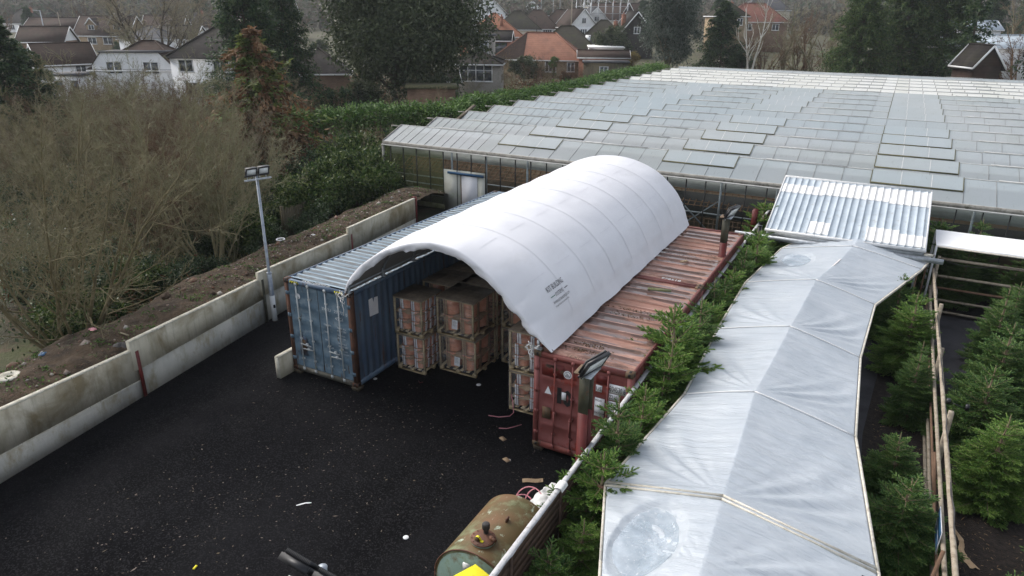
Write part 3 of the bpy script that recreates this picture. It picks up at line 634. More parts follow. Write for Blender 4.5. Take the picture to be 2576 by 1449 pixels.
# ------------------------------------------------------------------ shipping containers
def trap(L0, L1, p, d, flat=.3):
    """corrugation profile: list of (y, offset)"""
    out = []; y = L0; s = p*(.5-flat)
    while y+p <= L1+1e-6:
        out += [(y, 0), (y+p*flat, 0), (y+p*flat+s, d), (y+2*p*flat+s, d), (y+p-1e-3, 0)]
        y += p
    return out+[(L1, 0)]
def container(label, loc, L, H, kind, W=2.438):
    blue = kind == 'blue'
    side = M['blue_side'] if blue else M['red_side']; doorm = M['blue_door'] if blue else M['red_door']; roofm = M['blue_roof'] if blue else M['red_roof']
    railm = M['blue_side'] if blue else M['red_side']; postm = M['rust_blue'] if blue else M['red_door']
    t = thing('shipping_container', label, 'container', loc)
    pr = np.array(trap(.17, L-.17, .275, .034))
    for x, sg in ((.012, 1), (W-.012, -1)):
        g = np.zeros((len(pr), 2, 3)); g[..., 1] = pr[:, :1]; g[..., 0] = x+sg*pr[:, 1:2]; g[:, 0, 2] = .16; g[:, 1, 2] = H-.1
        mb = MB(); mb.grid(g); mb.build('side_wall', side, t)
    if blue:
        pr = np.array(trap(.2, L-.12, .262, -.032, .3))
        g = np.zeros((len(pr), 2, 3)); g[..., 1] = pr[:, :1]; g[..., 2] = H-.012+pr[:, 1:2]; g[:, 0, 0] = .07; g[:, 1, 0] = W-.07
        mb = MB()
        for k in range(len(pr)-1): mb.grid(g[k:k+2, ::-1], 1 if min(pr[k, 1], pr[k+1, 1]) < -.01 else 0)
    else:
        xs = np.array([.055, .16, .24, W-.24, W-.16, W-.055]); mb = MB(); ys = []
        y = .32
        ys.append((.1, 0)); 
        while y < L-.2:
            ys += [(y-.045, 0), (y-.022, 1), (y+.022, 1), (y+.045, 0)]; y += .43
        ys.append((L-.05, 0)); ys = np.array(ys)
        g = np.zeros((len(ys), 6, 3)); g[..., 1] = ys[:, :1]; g[..., 0] = xs[None]
        g[..., 2] = H-.035+ys[:, 1:2]*.034*np.array([0, 0, 1, 1, 0, 0])[None]-.008*np.array([0, 0, 1, 1, 0, 0])[None]*(1-ys[:, 1:2])
        for k in range(len(ys)-1): mb.grid(g[k:k+2, ::-1], 1 if min(ys[k, 1], ys[k+1, 1]) > .5 else 0)
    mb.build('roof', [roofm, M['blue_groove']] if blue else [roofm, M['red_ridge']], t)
    mb = MB()
    for x0, x1 in ((0, .06), (W-.06, W)):
        mb.box(x0, x1, .16, L-.16, H-.1, H-.004); mb.box(x0, x1, .16, L-.16, .0, .16)
    mb.box(.16, W-.16, 0, .1, H-.13, H-.006); mb.box(.16, W-.16, L-.1, L, H-.13, H-.006); mb.box(.16, W-.16, L-.1, L, 0, .16)
    mb.build('rails', railm, t)
    mb = MB(); mb.box(.06, W-.06, .16, L-.16, .09, .155); mb.build('floor', M['timber_block'], t)
    for x0, x1 in ((.0, .13), (W-.13, W)):
        for y0, y1 in ((0, .16), (L-.16, L)):
            mb = MB(); mb.box(x0+.002, x1-.002, y0+.002, y1-.002, .118, H-.118); mb.build('corner_post', postm if y0 == 0 else railm, t)
    for x0 in (0, W-.178):
        for y0 in (0, L-.162):
            for z0 in (0, H-.118):
                mb = MB(); x, y, z = x0, y0, z0
                mb.box(x-.004, x+.182, y-.004, y+.166, z-.002, z+.122)
                sx = x-.006 if x0 == 0 else x+.184; sy = y-.006 if y0 == 0 else y+.168
                mb.box(x+.06, x+.118, min(sy, sy+.002), max(sy, sy+.002), z+.025, z+.1, 1)
                mb.box(min(sx, sx+.002), max(sx, sx+.002), y+.05, y+.112, z+.025, z+.1, 1)
                if z0 > 0: mb.box(x+.058, x+.12, y+.03, y+.13, z+.1205, z+.124, 1)
                mb.build('corner_casting', [M['rust_blue'] if blue else M['rust_steel'], M['seal']], t)
    mb = MB(); mb.box(.16, W-.16, .0, .1, .0, .155); mb.build('door_sill', M['dirty_rail'] if blue else M['red_side'], t)
    mb = MB(); mb.box(.13, W-.13, L-.12, L-.06, .16, H-.13); mb.build('end_wall', side, t)
    # doors
    zb, zt = .165, H-.14
    doors = []
    for k, (x0, x1) in enumerate(((.135, W/2-.012), (W/2+.012, W-.135))):
        n = 5 if blue else 5; zs = []
        ph = (zt-zb-.16)/n
        zs.append((zb, 0)); 
        for i in range(n):
            a = zb+.08+i*ph
            if blue: zs += [(a+.05, 0), (a+.10, .032), (a+ph-.14, .032), (a+ph-.08, 0)]
            else: zs += [(a+.03, 0), (a+.06, .03), (a+ph-.09, .03), (a+ph-.03, 0)]
        zs.append((zt, 0)); zs = np.array(zs)
        xs = np.array([x0, x0+.07, x0+.1, x1-.1, x1-.07, x1]); msk = np.array([0, 0, 1, 1, 0, 0])
        g = np.zeros((len(zs), 6, 3)); g[..., 0] = xs[None]; g[..., 2] = zs[:, :1]; g[..., 1] = .028+zs[:, 1:2]*msk[None]
        mb = MB(); mb.grid(g[:, ::-1]); mb.box(x0, x1, .075, .1, zb, zt)
        d = mb.build('door', doorm, t); doors.append(d)
        mb = MB(); 
        for a, b in ((x0-.012, x0+.008), (x1-.008, x1+.012)): mb.box(a, b, .03, .09, zb, zt)
        mb.box(x0, x1, .03, .09, zt-.0, zt+.018); mb.box(x0, x1, .03, .09, zb-.012, zb); mb.build('door_seal', M['seal'], d)
        rodm = M['rod'] if blue else M['red_door']
        for j, fx in enumerate((.3, .72) if (k == 0 and blue) else (.28, .7) if blue else (.39, .81) if k == 0 else (.2, .6)):
            x = x0+(x1-x0)*fx
            mb = MB(); mb.tube([(x, -.012, .1), (x, -.012, H-.09)], .0185, 8)
            for z in (.13, H-.1): mb.box(x-.035, x+.035, -.034, .012, z-.05, z+.04)
            for z in np.linspace(.45, H-.5, 4): mb.box(x-.04, x+.04, -.018, .03, z-.022, z+.022)
            mb.build('locking_rod', rodm, d)
            hz = (.95 if j == 0 else .82) if blue else 1.05-.12*j
            mb = MB(); sgn = 1 if j == 0 else -1
            L_ = .36 if blue else .05
            if blue:
                mb.bar((x, -.05, hz), (x+.38*(1 if k*0+j == 0 else -1), -.045, hz-.02), .018, .034); mb.box(x+sgn*.2-.035, x+sgn*.2+.035, -.03, .028, hz-.06, hz+.03)
            else:
                mb.bar((x+sgn*.02, -.04, hz), (x+sgn*.02, -.04, hz-.42), .03, .018); mb.box(x+sgn*.02-.03, x+sgn*.02+.03, -.045, .03, hz-.03, hz+.05)
            mb.build('handle', rodm, d)
        hx = x0-.05 if k == 0 else x1+.05
        for z in np.linspace(.4, H-.42, 4): mb = MB(); mb.box(hx-.06, hx+.06, -.012, .03, z-.05, z+.05); mb.tube([(hx, -.018, z-.06), (hx, -.018, z+.06)], .016, 8); mb.build('hinge', M['blue_door'] if blue else M['red_door'], d)
    return t, doors
tb, db = container('faded blue forty foot shipping container with rusty corner posts, left of the white arched cover', (-14.54, 13.34, .15), 12.192, 2.896, 'blue')
W_, Hb = 2.438, 2.896
def ftext(par, s, size, x, z, m, y=-.0, stretch=1., align='LEFT', name='lettering', bold=0): return letters(name, s, size, M[m], par, (x, y, z), (1, 0, 0), (0, 0, 1), align, .003, stretch, bold)
ftext(db[1], 'TKKU', .13, 1.33, 2.18, 'whitemark', .026); ftext(db[1], '259771', .13, 1.78, 2.18, 'whitemark', .026); ftext(db[1], '0', .13, 2.2, 2.16, 'whitemark', .026); ftext(db[1], '45G1', .14, 1.8, 1.97, 'whitemark', .026)
for s, x, z in (('MAX.GR.', 1.36, 1.72), ('30.480 KG', 1.84, 1.72), ('67.200 LBS', 1.84, 1.63), ('TARE', 1.36, 1.49), ('3.940 KG', 1.84, 1.49), ('8.690 LBS', 1.84, 1.4), ('NET', 1.36, 1.24), ('26.540 KG', 1.84, 1.24), ('58.510 LBS', 1.84, 1.15), ('CU.CAP.', 1.4, 1.02), ('76.4 CU.M', 1.84, 1.01), ('2.700 CU.FT', 1.84, .92)):
    ftext(db[1], s, .072, x, z, 'whitemark', .026)
for x0 in (.24, W_-.55):          # hazard stripes on the door header
    mb = MB(); mb.box(x0, x0+.32, -.006, -.003, Hb-.1, Hb-.03)
    mb.build('hazard_plate', M['yellow'], tb)
    mb = MB()
    for k in range(4): a = x0+.01+k*.08; mb.poly([(a, -.008, Hb-.1), (a+.04, -.008, Hb-.1), (a+.075, -.008, Hb-.03), (a+.035, -.008, Hb-.03)])
    mb.build('hazard_stripes', M['seal'], tb)
mb = MB(); mb.lathe([(0, 0), (.085, 0)], 20, (.47, .022, 2.42), 'y'); mb.build('round_sticker', M['paper'], db[0])
mb = MB(); mb.box(.33, .62, .018, .024, .55, 1.15); mb.build('navy_patch', M['blue_side'], db[0])
mb = MB(); mb.box(.4, .58, .012, .018, .72, 1.06); mb.build('data_plate', M['rust_steel'], db[0])
mb = MB(); mb.poly([(W_+.004, .74, 1.93), (W_+.004, 1.13, 1.9), (W_+.004, 1.14, 2.42), (W_+.004, .98, 2.44), (W_+.004, .95, 2.3), (W_+.004, .9, 2.46), (W_+.004, .73, 2.45)]); mb.build('torn_notice', M['paper'], tb)
letters('roof_lettering', 'TKKU 259771 0', .15, M['whitemark'], tb, (.62, .05, Hb+.002), (1, 0, .0), (0, 1, 0), off=.006)
tr1, dr1 = container('near faded red shipping container marked 10 on its door, right of the white arched cover', (-6.48, 13.26, .15), 6.07, 2.591, 'red')
tr2, dr2 = container('far rusty red shipping container end to end behind the one marked 10', (-6.48, 19.36, .15), 6.07, 2.591, 'red')
Hr = 2.591
def plate(par, x0, x1, z0, z1, m, y=.018, name='plate'):
    mb = MB(); mb.box(x0, x1, y-.006, y, z0, z1); return mb.build(name, M[m], par)
d0, d1 = dr1
plate(d0, .2, .76, 2.0, 2.36, 'red_steel', .03, 'paint_patch'); plate(d1, 1.58, 1.84, 2.14, 2.36, 'red_steel', .03, 'paint_patch')
mb = MB(); mb.lathe([(0, 0), (.105, 0)], 22, (.87, .016, 2.16), 'y'); mb.build('round_sticker', M['paper'], d0)
mb = MB()
for a in range(5): mb.box(.82+a*.022, .83+a*.022, .0115, .0125, 2.1+.01*(a % 2), 2.15+.02*((a*3) % 4))
mb.lathe([(.07, 0), (.08, 0)], 22, (.87, .012, 2.16), 'y'); mb.build('sticker_print', M['greymark'], d0)
mb = MB(); mb.poly([(.29, .015, 1.53), (.47, .015, 1.53), (.38, .015, 1.74)]); mb.build('triangle_sticker', M['paper'], d0)
mb = MB()
ftext(d0, '1', .54, .54, 1.38, 'blackmark', .012, 1., bold=.028); ftext(d0, '0', .54, .78, 1.35, 'blackmark', .012, .8, bold=.028)
plate(d0, .74, .85, 1.48, 1.68, 'paper', .008, 'small_label')
plate(d0, .24, .46, .84, 1.16, 'rust_steel', .014, 'data_plate')
plate(d1, 1.9, 2.34, 1.99, 2.22, 'paper', .016, 'number_plate'); ftext(d1, '304530 6', .2, 1.91, 2.035, 'blackmark', .008, .5)
plate(d1, 1.58, 1.73, 1.94, 2.11, 'paper', .016, 'country_plate'); ftext(d1, 'US', .14, 1.585, 1.975, 'greymark', .008, .85)
plate(d1, 1.9, 2.15, 1.81, 1.975, 'paper', .016, 'type_plate'); ftext(d1, '2210', .15, 1.91, 1.84, 'greymark', .008, .65)
plate(d1, 1.57, 1.81, 1.3, 1.78, 'paper', .016, 'weights_plate')
for s, z in (('MGW', 1.69), ('TARE', 1.53), ('PAYLOAD', 1.36)): ftext(d1, s, .075, 1.58, z, 'blackmark', .008, .85)
plate(d1, 1.9, 2.17, 1.3, 1.78, 'paper', .016, 'figures_plate')
for s, z in (('24000 KG', 1.71), ('52910 LB', 1.64), ('2290 KG', 1.55), ('5050 LB', 1.48), ('21710 KG', 1.39), ('47860 LB', 1.32)): ftext(d1, s, .068, 1.91, z, 'blackmark', .008, .72)
mb = MB(); r_ = np.random.RandomState(4)
for cx, cz, s in ((.38, 2.28, .07), (.55, 2.24, .075), (.5, 2.28, .05), (.72, 2.19, .06)):
    a = np.linspace(0, 6.28, 12)[:-1]; mb.poly([(cx+s*(.5+r_.rand())*math.cos(q), .022, cz+s*.8*(.5+r_.rand())*math.sin(q)) for q in a])
mb.build('rust_holes', M['rust_blue'], d0)
letters('roof_lettering', 'TEXU 304530', .17, M['rust_steel'], tr1, (.75, .075, Hr+.0), (1, 0, 0), (0, 1, 0), off=.006)
letters('roof_lettering', '978518', .2, M['whitemark'], tr2, (1.15, .1, Hr-.02), (1, 0, 0), (0, 1, 0), off=.012)
mb = MB(); mb.bar((1.1, 5.1, Hr+.03), (1.75, 5.25, Hr+.03), .17, .03)
o = mb.build('green_plank', M['plinth']); o.location = (-6.48, 13.26, .15); tag(o, 'short green plank lying across the near red container roof', 'plank')
mb = MB(); mb.bar((1.3, 1.85, Hr+.03), (1.45, 2.05, Hr+.03), .1, .03)
o = mb.build('brown_offcut', M['card']); o.location = (-6.48, 19.3, .15); tag(o, 'small brown timber offcut lying on the far red container roof', 'offcut')
# dark leaf mould on the red roof
r_ = np.random.RandomState(5); K = 900
C = np.stack([np.concatenate([r_.normal(1.0, .3, 300), r_.normal(1.3, .4, 300), r_.normal(1.5, .45, 300)]), np.concatenate([r_.normal(.62, .05, 150), r_.normal(.95, .06, 150), r_.normal(3.1, .07, 150), r_.normal(3.5, .06, 150), r_.normal(8.6, .06, 150), r_.normal(9.05, .06, 150)]), np.full(K, Hr-.028+.15)], -1)
C[:, 0] = np.clip(C[:, 0], .3, 2.1)
mb = MB(); mb.cards(leaf_cards(r_, C+np.array([-6.48, 13.26, .0]), r_.normal(0, 1, (K, 3))*[1, 1, .3], r_.uniform(.02, .06, K), r_.uniform(.015, .04, K)))
tag(mb.build('leaf_mould', M['chips']), kind='stuff')
for (x, y, lb) in ((-14.54, 13.34, 'squat timber block under the left front corner of the blue container'), (-12.33, 13.34, 'squat timber block under the right front corner of the blue container'), (-6.46, 13.28, 'round worn timber block under the front corner of the near red container')):
    mb = MB(); mb.box(.0, .22, .02, .26, .004, .148); mb.box(-.012, .232, .0, .28, .07, .1)
    o = mb.build('support_block', M['timber_block']); tag(o, lb, 'block', 'blocks under the container corners'); o.location = (x, y, 0)
# ------------------------------------------------------------------ arched cover between the containers
ARC = np.array([(-12.24, 3.06), (-12.14, 3.45), (-11.74, 4.0), (-10.95, 4.56), (-10.02, 4.9), (-9.15, 5.0), (-8.3, 4.91), (-7.42, 4.58), (-6.68, 3.98), (-6.3, 3.4), (-6.16, 3.08), (-6.02, 2.8)])
_d = np.concatenate([[0], np.cumsum(np.linalg.norm(np.diff(ARC, axis=0), axis=1))]); ARCL = _d[-1]
def _cr(tt):
    """smooth curve through ARC by arc length"""
    tt = np.clip(np.asarray(tt, float), 0, ARCL); out = np.zeros(tt.shape+(2,))
    i = np.clip(np.searchsorted(_d, tt, side='right')-1, 0, len(_d)-2); f = (tt-_d[i])/(_d[i+1]-_d[i])
    p = lambda k: ARC[np.clip(k, 0, len(ARC)-1)]
    p0, p1, p2, p3 = p(i-1), p(i), p(i+1), p(i+2); f = f[..., None]
    return .5*(2*p1+(p2-p0)*f+(2*p0-5*p1+4*p2-p3)*f*f+(3*p1-p0-3*p2+p3)*f**3)
V0, V1, NB = 13.3, 25.35, 8
def tentP(tt, v):
    q = _cr(tt); tt = np.asarray(tt); v = np.asarray(v)
    e = 1e-2; T = nrm(_cr(tt+e)-_cr(tt-e)); N = np.stack([-T[..., 1], T[..., 0]], -1)   # outwards (up)
    N = np.where(N[..., 1:2] < 0, -N, N)
    ph = (v-V0)/(V1-V0)*NB
    sag = -.024*np.abs(np.sin(np.pi*ph))**.55*np.clip(np.minimum(tt, ARCL-tt)/1.0, 0, 1)
    wr = .016*vnoise(tt*1.1, v*.9, 1.)+.008*vnoise(tt*3.1+4, v*2.3, 1.)
    foot = np.clip(1-(ARCL-tt)/.55, 0, 1); foot2 = np.clip(1-tt/.5, 0, 1)
    wr = wr+.09*foot*vnoise(v*2.1, tt*.7, 1.)+.06*foot2*vnoise(v*2.4, tt, 1.)
    rise = .1*np.clip((v-V0)/(V1-V0), 0, 1)*np.sin(np.pi*tt/ARCL)
    fr = tt/ARCL; pull = np.interp(fr, [0, .1, .2, .32, .46, .56, .65, .74, .82, .9, .96, 1.], [0, .1, .14, .1, .05, .1, .24, .37, .42, .33, .12, 0])
    near = np.clip((V0+1.1-v)/1.1, 0, 1); q = q-N*(pull*near**1.7)[..., None]
    q = q+N*(sag+wr)[..., None]
    return np.stack([q[..., 0]+0*v, v+0*tt, q[..., 1]+rise+.12*foot*np.maximum(0, vnoise(v*1.4, v*0, 1.))], -1)
def build_tent():
    t = thing('arched_shelter', 'white fabric arched shelter roof spanning between the blue and red containers', 'shelter', (0, 0, 0))
    tt, v = np.meshgrid(np.linspace(0, ARCL, 150), np.linspace(V0, V1, 300), indexing='ij')
    P = tentP(tt, v)
    # front hem: the fabric wraps the first hoop and hangs inwards, crumpled
    tl = np.linspace(0, ARCL, 150); hem = []
    C = np.array([-9.15, 13.3, 3.3])
    for k, (dv, dn) in enumerate(((-.02, -.02), (-.035, -.07), (-.03, -.13), (-.01, -.18), (.02, -.2))):
        b = tentP(tl, np.full_like(tl, V0)); e = 1e-2; T = nrm(_cr(tl+e)-_cr(tl-e)); N = np.stack([-T[:, 1], T[:, 0]], -1); N = np.where(N[:, 1:] < 0, -N, N)
        w = .06*vnoise(tl*2.3, tl*0+k*.6, 1.)*k/2+.05*vnoise(tl*7, tl*0+k*.8, 1.)*k/3
        taper = np.clip(np.minimum(tl, ARCL-tl)/.8, .12, 1)
        b[:, 1] += dv+w; b[:, 0] += N[:, 0]*(dn*taper+w*.6); b[:, 2] += N[:, 1]*(dn*taper+w*.6)
        hem.append(b)
    G = np.concatenate([np.stack(hem[::-1], 1), P], 1)
    bk = []
    for dv, dn in ((.04, -.04), (.05, -.16)):
        b = tentP(tl, np.full_like(tl, V1)); b[:, 1] += dv; b[:, 2] += dn*1.0; b[:, 0] += (-9.15-b[:, 0])*(-dn)*.15; bk.append(b)
    G = np.concatenate([G, np.stack(bk, 1)], 1)
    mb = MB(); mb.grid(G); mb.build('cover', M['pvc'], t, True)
    for k in range(NB+1):
        vv_ = V0+.06+(V1-V0-.12)*k/NB; b = tentP(np.linspace(.1, ARCL-.35, 50), np.full(50, vv_)); inn = nrm(np.array([-9.15, vv_, 2.2])-b); b = b+inn*.075; b[:, 1] = vv_
        mb = MB(); mb.tube(b, .025, 8, caps=False); mb.build('hoop', M['galv_pole'], t, True)
        for x, z in ((-12.15, 3.06), (-6.42, 2.755)):
            mb = MB(); mb.box(x-.09, x+.09, vv_-.05, vv_+.05, z, z+.016); mb.box(x-.03, x+.03, vv_-.03, vv_+.03, z, z+.24); mb.bar((x-.09, vv_, z+.05), (x+.09, vv_, z+.05), .05, .02); mb.build('foot_bracket', M['galv'], t)
    mb = MB(); mb.tube([(-9.1, V0+.06, 4.87), (-9.1, V1-.1, 4.97)], .02, 8); mb.tube([(-12.0, V0, 3.28), (-12.0, V1, 3.28)], .02, 8); mb.tube([(-6.55, V0, 3.02), (-6.55, V1, 3.02)], .02, 8); mb.build('purlins', M['galv_pole'], t, True)
    # short weld seams pressed into the sheet
    mb = MB()
    for k in range(NB):
        for fr in (.60, .79):
            vc = V0+(V1-V0)*(k+.62)/NB; tq = np.full(6, ARCL*fr); vq = np.linspace(vc-.45, vc+.35, 6)
            a = tentP(tq, vq); b = tentP(tq+.016, vq); a[:, 2] += .012; b[:, 2] += .012; a[:, 0] += .006; b[:, 0] += .006
            mb.grid(np.stack([a, b], 1)[:, ::-1])
    mb.build('weld_seams', M['seam'], t)
    for k in range(1, NB):
        vc = V0+.06+(V1-V0-.12)*k/NB; tq = np.linspace(.25, ARCL-.5, 70); a = tentP(tq, np.full(70, vc-.011)); b = tentP(tq, np.full(70, vc+.011)); C0 = np.array([-9.15, vc, 2.4]); a += nrm(a-C0)*.006; b += nrm(b-C0)*.006; mb = MB(); mb.grid(np.stack([a, b], 1)[:, ::-1]); mb.build('hoop_crease', M['hoopline'], t)
    def onTent(s, size, t0, v0, m, stretch=1.):
        me = text_mesh(s, size); me.materials.append(M[m]); co = np.array([v.co[:] for v in me.vertices])
        P = tentP(np.clip(t0-co[:, 1], 0, ARCL), v0+co[:, 0]*stretch); e = .02
        A = tentP(t0-co[:, 1]+e, v0+co[:, 0]*stretch)-tentP(t0-co[:, 1]-e, v0+co[:, 0]*stretch); Bv = tentP(t0-co[:, 1], v0+co[:, 0]*stretch+e)-tentP(t0-co[:, 1], v0+co[:, 0]*stretch-e)
        N = nrm(np.cross(A, Bv)); N = np.where(N[:, 2:] < 0, -N, N); P = P+N*.014
        for i, vtx in enumerate(me.vertices): vtx.co = P[i]
        return meshobj('printed_lettering', me, t)
    t0 = ARCL-1.22
    onTent('KIT BUILDING', .175, t0, 14.2, 'greymark', .78)
    onTent('SYSTEMS', .125, t0+.17, 14.42, 'greymark', .82)
    onTent('WWW.KITBUILDINGS.COM', .095, t0+.31, 14.21, 'greymark', .74); onTent('INFO@KITBUILDINGS.COM 0208 017 9884', .052, t0+.4, 14.22, 'greymark', .74)
    for v0, v1, mm in ((14.2, 14.4, 'greenmark'), (14.92, 15.12, 'greymark')):
        tq = np.full(5, t0+.12); vq = np.linspace(v0, v1, 5); a = tentP(tq, vq); b = tentP(tq+.018, vq); d = np.array([.012, 0, .012]); mb = MB(); mb.grid(np.stack([a+d, b+d], 1)[:, ::-1]); mb.build('printed_line', M[mm], t)
    # knotted tie and strap at both front feet
    for x, y, z, nm in ((-6.5, 13.18, 2.85, 'knotted'), (-12.2, 13.2, 3.0, 'left')):
        mb = MB(); r = np.random.RandomState(3)
        for k in range(7):
            q = np.cumsum(r.normal(0, .045, (7, 3)), 0)*[1, .7, 1.1]; mb.tube(np.array([x, y, z])+q, .012, 5)
        mb.tube([(x, y, z), (x-.03, y-.05, z-.2), (x+.02, y-.06, z-.38), (x-.01, y-.06, z-.55)], .01, 5)
        mb.build('tie_cord', M['rag'], t, True)
build_tent()

# ------------------------------------------------------------------ wrapped pallets of pots
def pot_mesh(R, h, seed):
    mb = MB(); mb.lathe([(0, 0), (R*.8, 0), (R*.84, h*.1), (R*.9, h*.5), (R*.93, h*.72), (R*1.0, h*.74), (R*1.02, h*.95), (R*.97, h), (R*.88, h), (R*.85, h*.8), (0, h*.78)], 18)
    o = mb.build('flowerpot', M['terra'], None, True); me = o.data; bpy.data.objects.remove(o); return me
POT = {3: pot_mesh(.225, .325, 1), 2: pot_mesh(.275, .49, 2)}
def make_pallet(w, dp, h, rows, label, paper, white):
    t = thing('pallet_of_pots', label, 'pallet', (0, 0, 0))
    mb = MB()
    for k in range(3): x = k*(w-.1)/2; 
    for k in range(3):
        y = k*(dp-.1)/2; mb.box(0, w, y, y+.1, 0, .02)
        for j in range(3): x = j*(w-.12)/2; mb.box(x, x+.12, y, y+.1, .02, .11)
    for k in range(6): x = k*(w-.1)/5; mb.box(x, x+.1, 0, dp, .11, .132)
    mb.build('pallet_base', M['pallet'], t)
    mb = MB()
    for x in (0, w-.05):
        for y in (0, dp-.05): mb.box(x, x+.05, y, y+.05, .134, h-.03)
    mb.box(0, w, 0, .03, h-.05, h-.012); mb.box(0, w, dp-.03, dp, h-.05, h-.012); mb.box(0, .03, .03, dp-.03, h-.05, h-.012); mb.box(w-.03, w, .03, dp-.03, h-.05, h-.012)
    mb.build('corner_battens', M['pallet'], t)
    r = np.random.RandomState(rows*7+int(w*10))
    hh = (h-.19)/rows; R = .225 if rows == 3 else .275
    nx, ny = 2, (3 if rows == 3 else 2)
    if w > 1.2 and rows == 3: nx = 2
    for k in range(rows):
        for i in range(nx):
            for j in range(ny):
                if nx > 2 and 0 < i < nx-1 and 0 < j < ny-1: continue
                x = .07+R+(w-.14-2*R)*i/(nx-1); y = .06+R+(dp-.12-2*R)*j/(ny-1)
                o = meshobj('flowerpot', POT[rows], t); o.location = (x+r.normal(0, .012), y+r.normal(0, .01), .136+k*hh); o.rotation_euler = (0, 0, r.uniform(0, 6))
                o.scale = (1, 1, min(1, (hh-.012)/(.325 if rows == 3 else .49)))
    mb = MB()
    for k in range(1, rows):
        z = .136+k*hh-.008; g = np.zeros((14, 12, 3)); X, Y = np.meshgrid(np.linspace(.015, w-.015, 14), np.linspace(.015, dp-.015, 12), indexing='ij')
        edge = np.minimum(np.minimum(X, w-X), np.minimum(Y, dp-Y)); g[..., 0] = X; g[..., 1] = Y; g[..., 2] = z-np.clip(.1-edge, 0, .1)*(.5+r.rand(14, 12)*.9)
        mb.grid(g[:, ::-1])
    mb.build('card_layers', M['card'], t)
    mb = MB(); mb.box(-.015, w+.015, -.015, dp+.015, h-.011, h+.006)
    for k in range(1, 3): mb.box(w*k/3-.01, w*k/3+.01, -.016, dp+.016, h+.006, h+.014)
    for k in range(1, 3): mb.box(-.016, w+.016, dp*k/3-.008, dp*k/3+.008, h+.0061, h+.012)
    mb.build('card_lid', M['lidcard'], t)
    sm = M['paper'] if white else M['card']
    mb = MB(); ms = MB()
    for face in range(2):
        n = nx if face == 0 else ny; ext = w if face == 0 else dp
        for i in range(n):
            c = .07+R+(ext-.14-2*R)*i/(n-1)-(.06 if face == 0 else 0)
            for k in range(rows):
                z0 = .15+k*hh; z1 = z0+hh*.93; sh = r.normal(0, .012); hw = .06 if white else .07
                zs = np.linspace(z0, z1, 6); bul = [.0, .012, .018, .024, .03, .02]
                g = np.zeros((6, 4, 3))
                for a in range(6):
                    for b in range(4):
                        u = c+sh+(b/3-.5)*2*hw; off = .05-bul[a]+(.012 if b in (0, 3) else 0)
                        g[a, b] = (u, off, zs[a]) if face == 0 else (w-off, u, zs[a])
                mb.grid(g[:, ::-1] if face == 0 else g)
            for q in (-.03, .035) if white else (0,):
                u = c+q
                if face == 0: ms.tube([(u, .018, .12), (u+.01, .012, h*.5), (u, .016, h-.01)], .007, 4)
                else: ms.tube([(w-.018, u, .12), (w-.012, u+.01, h*.5), (w-.016, u, h-.01)], .007, 4)
    mb.build('wrapping_strips', sm, t); ms.build('straps', M['strap'], t)
    mb = MB()
    X = np.linspace(0, 1, 16); Z = np.linspace(.1, h+.012, 18)
    for (a, b) in (((-.022, -.022), (w+.022, -.022)), ((w+.022, -.022), (w+.022, dp+.022)), ((w+.022, dp+.022), (-.022, dp+.022)), ((-.022, dp+.022), (-.022, -.022))):
        a = np.array(a); b = np.array(b); n = np.array([b[1]-a[1], a[0]-b[0]]); n = n/np.linalg.norm(n)
        g = np.zeros((16, 18, 3)); u = X[:, None]; z = Z[None]
        d = -.018*np.sin(np.pi*u)*(.6+.4*np.sin(z*9))+.012*vnoise(u*6+a[0], z*8, 1.)
        g[..., 0] = a[0]+(b-a)[0]*u+n[0]*d; g[..., 1] = a[1]+(b-a)[1]*u+n[1]*d; g[..., 2] = z
        mb.grid(g[::-1] if False else g)
    mb.build('stretch_film', M['wrap'], t, True)
    if paper:
        x = w*.5+.02; mb = MB(); g = np.zeros((5, 4, 3))
        for i in range(5):
            for j in range(4): g[i, j] = (x-.1+j*.065+(i-2)*.006, -.034-.006*((i+j) % 2), .28+i*.075)
        mb.grid(g[:, ::-1]); lab = mb.build('paper_notice', M['paper'], t)
        mb = MB()
        for k in range(7): mb.box(x-.07, x+.05+.02*(k % 3-1), -.047, -.0465, .54-k*.026, .545-k*.026)
        mb.build('notice_print', M['greymark'], lab)
    return t
PA = make_pallet(1.0, 1.05, 1.19, 3, 'wrapped pallet of terracotta pots with white paper strips, upper one of the left stack', False, True)
PB = make_pallet(1.27, 1.25, 1.19, 2, 'wrapped pallet of big pink pots with a white notice, upper one of the middle stack', True, False)
PC = make_pallet(1.27, 1.25, 1.19, 2, 'wrapped pallet of terracotta pots in the shade behind the front stacks', False, False)
g_ = 'stacked wrapped pallets of pots under the shelter'
for p in (PA, PB, PC): p['group'] = g_
PA.location = (-12.03, 15.09, 1.2)
copy_thing(PA, (-12.0, 15.1, 0), 0, 'wrapped pallet of terracotta pots with white paper strips, lower one of the left stack')
copy_thing(PA, (-7.9, 14.66, 0), 0.02, 'wrapped pallet of white-striped pots beside the red container, lower of the two')
copy_thing(PA, (-7.92, 14.68, 1.2), 0, 'wrapped pallet of white-striped pots beside the red container, upper of the two')
PB.location = (-10.9, 15.66, 1.2)
copy_thing(PB, (-10.85, 15.66, 0), 0.015, 'wrapped pallet of big pink pots with a white notice, lower one of the middle stack')
hid = [(-12.0, 16.55), (-11.95, 17.85), (-11.95, 19.15), (-11.95, 20.4), (-10.9, 17.05), (-10.85, 18.4), (-10.85, 19.75), (-9.45, 17.0), (-9.4, 18.4), (-7.95, 15.95)]
first = True
for i, (x, y) in enumerate(hid):
    for z in (0, 1.2):
        pos = (x+.01*(i % 3), y, z)
        if first: PC.location = pos; first = False
        else: copy_thing(PC, pos, 0)

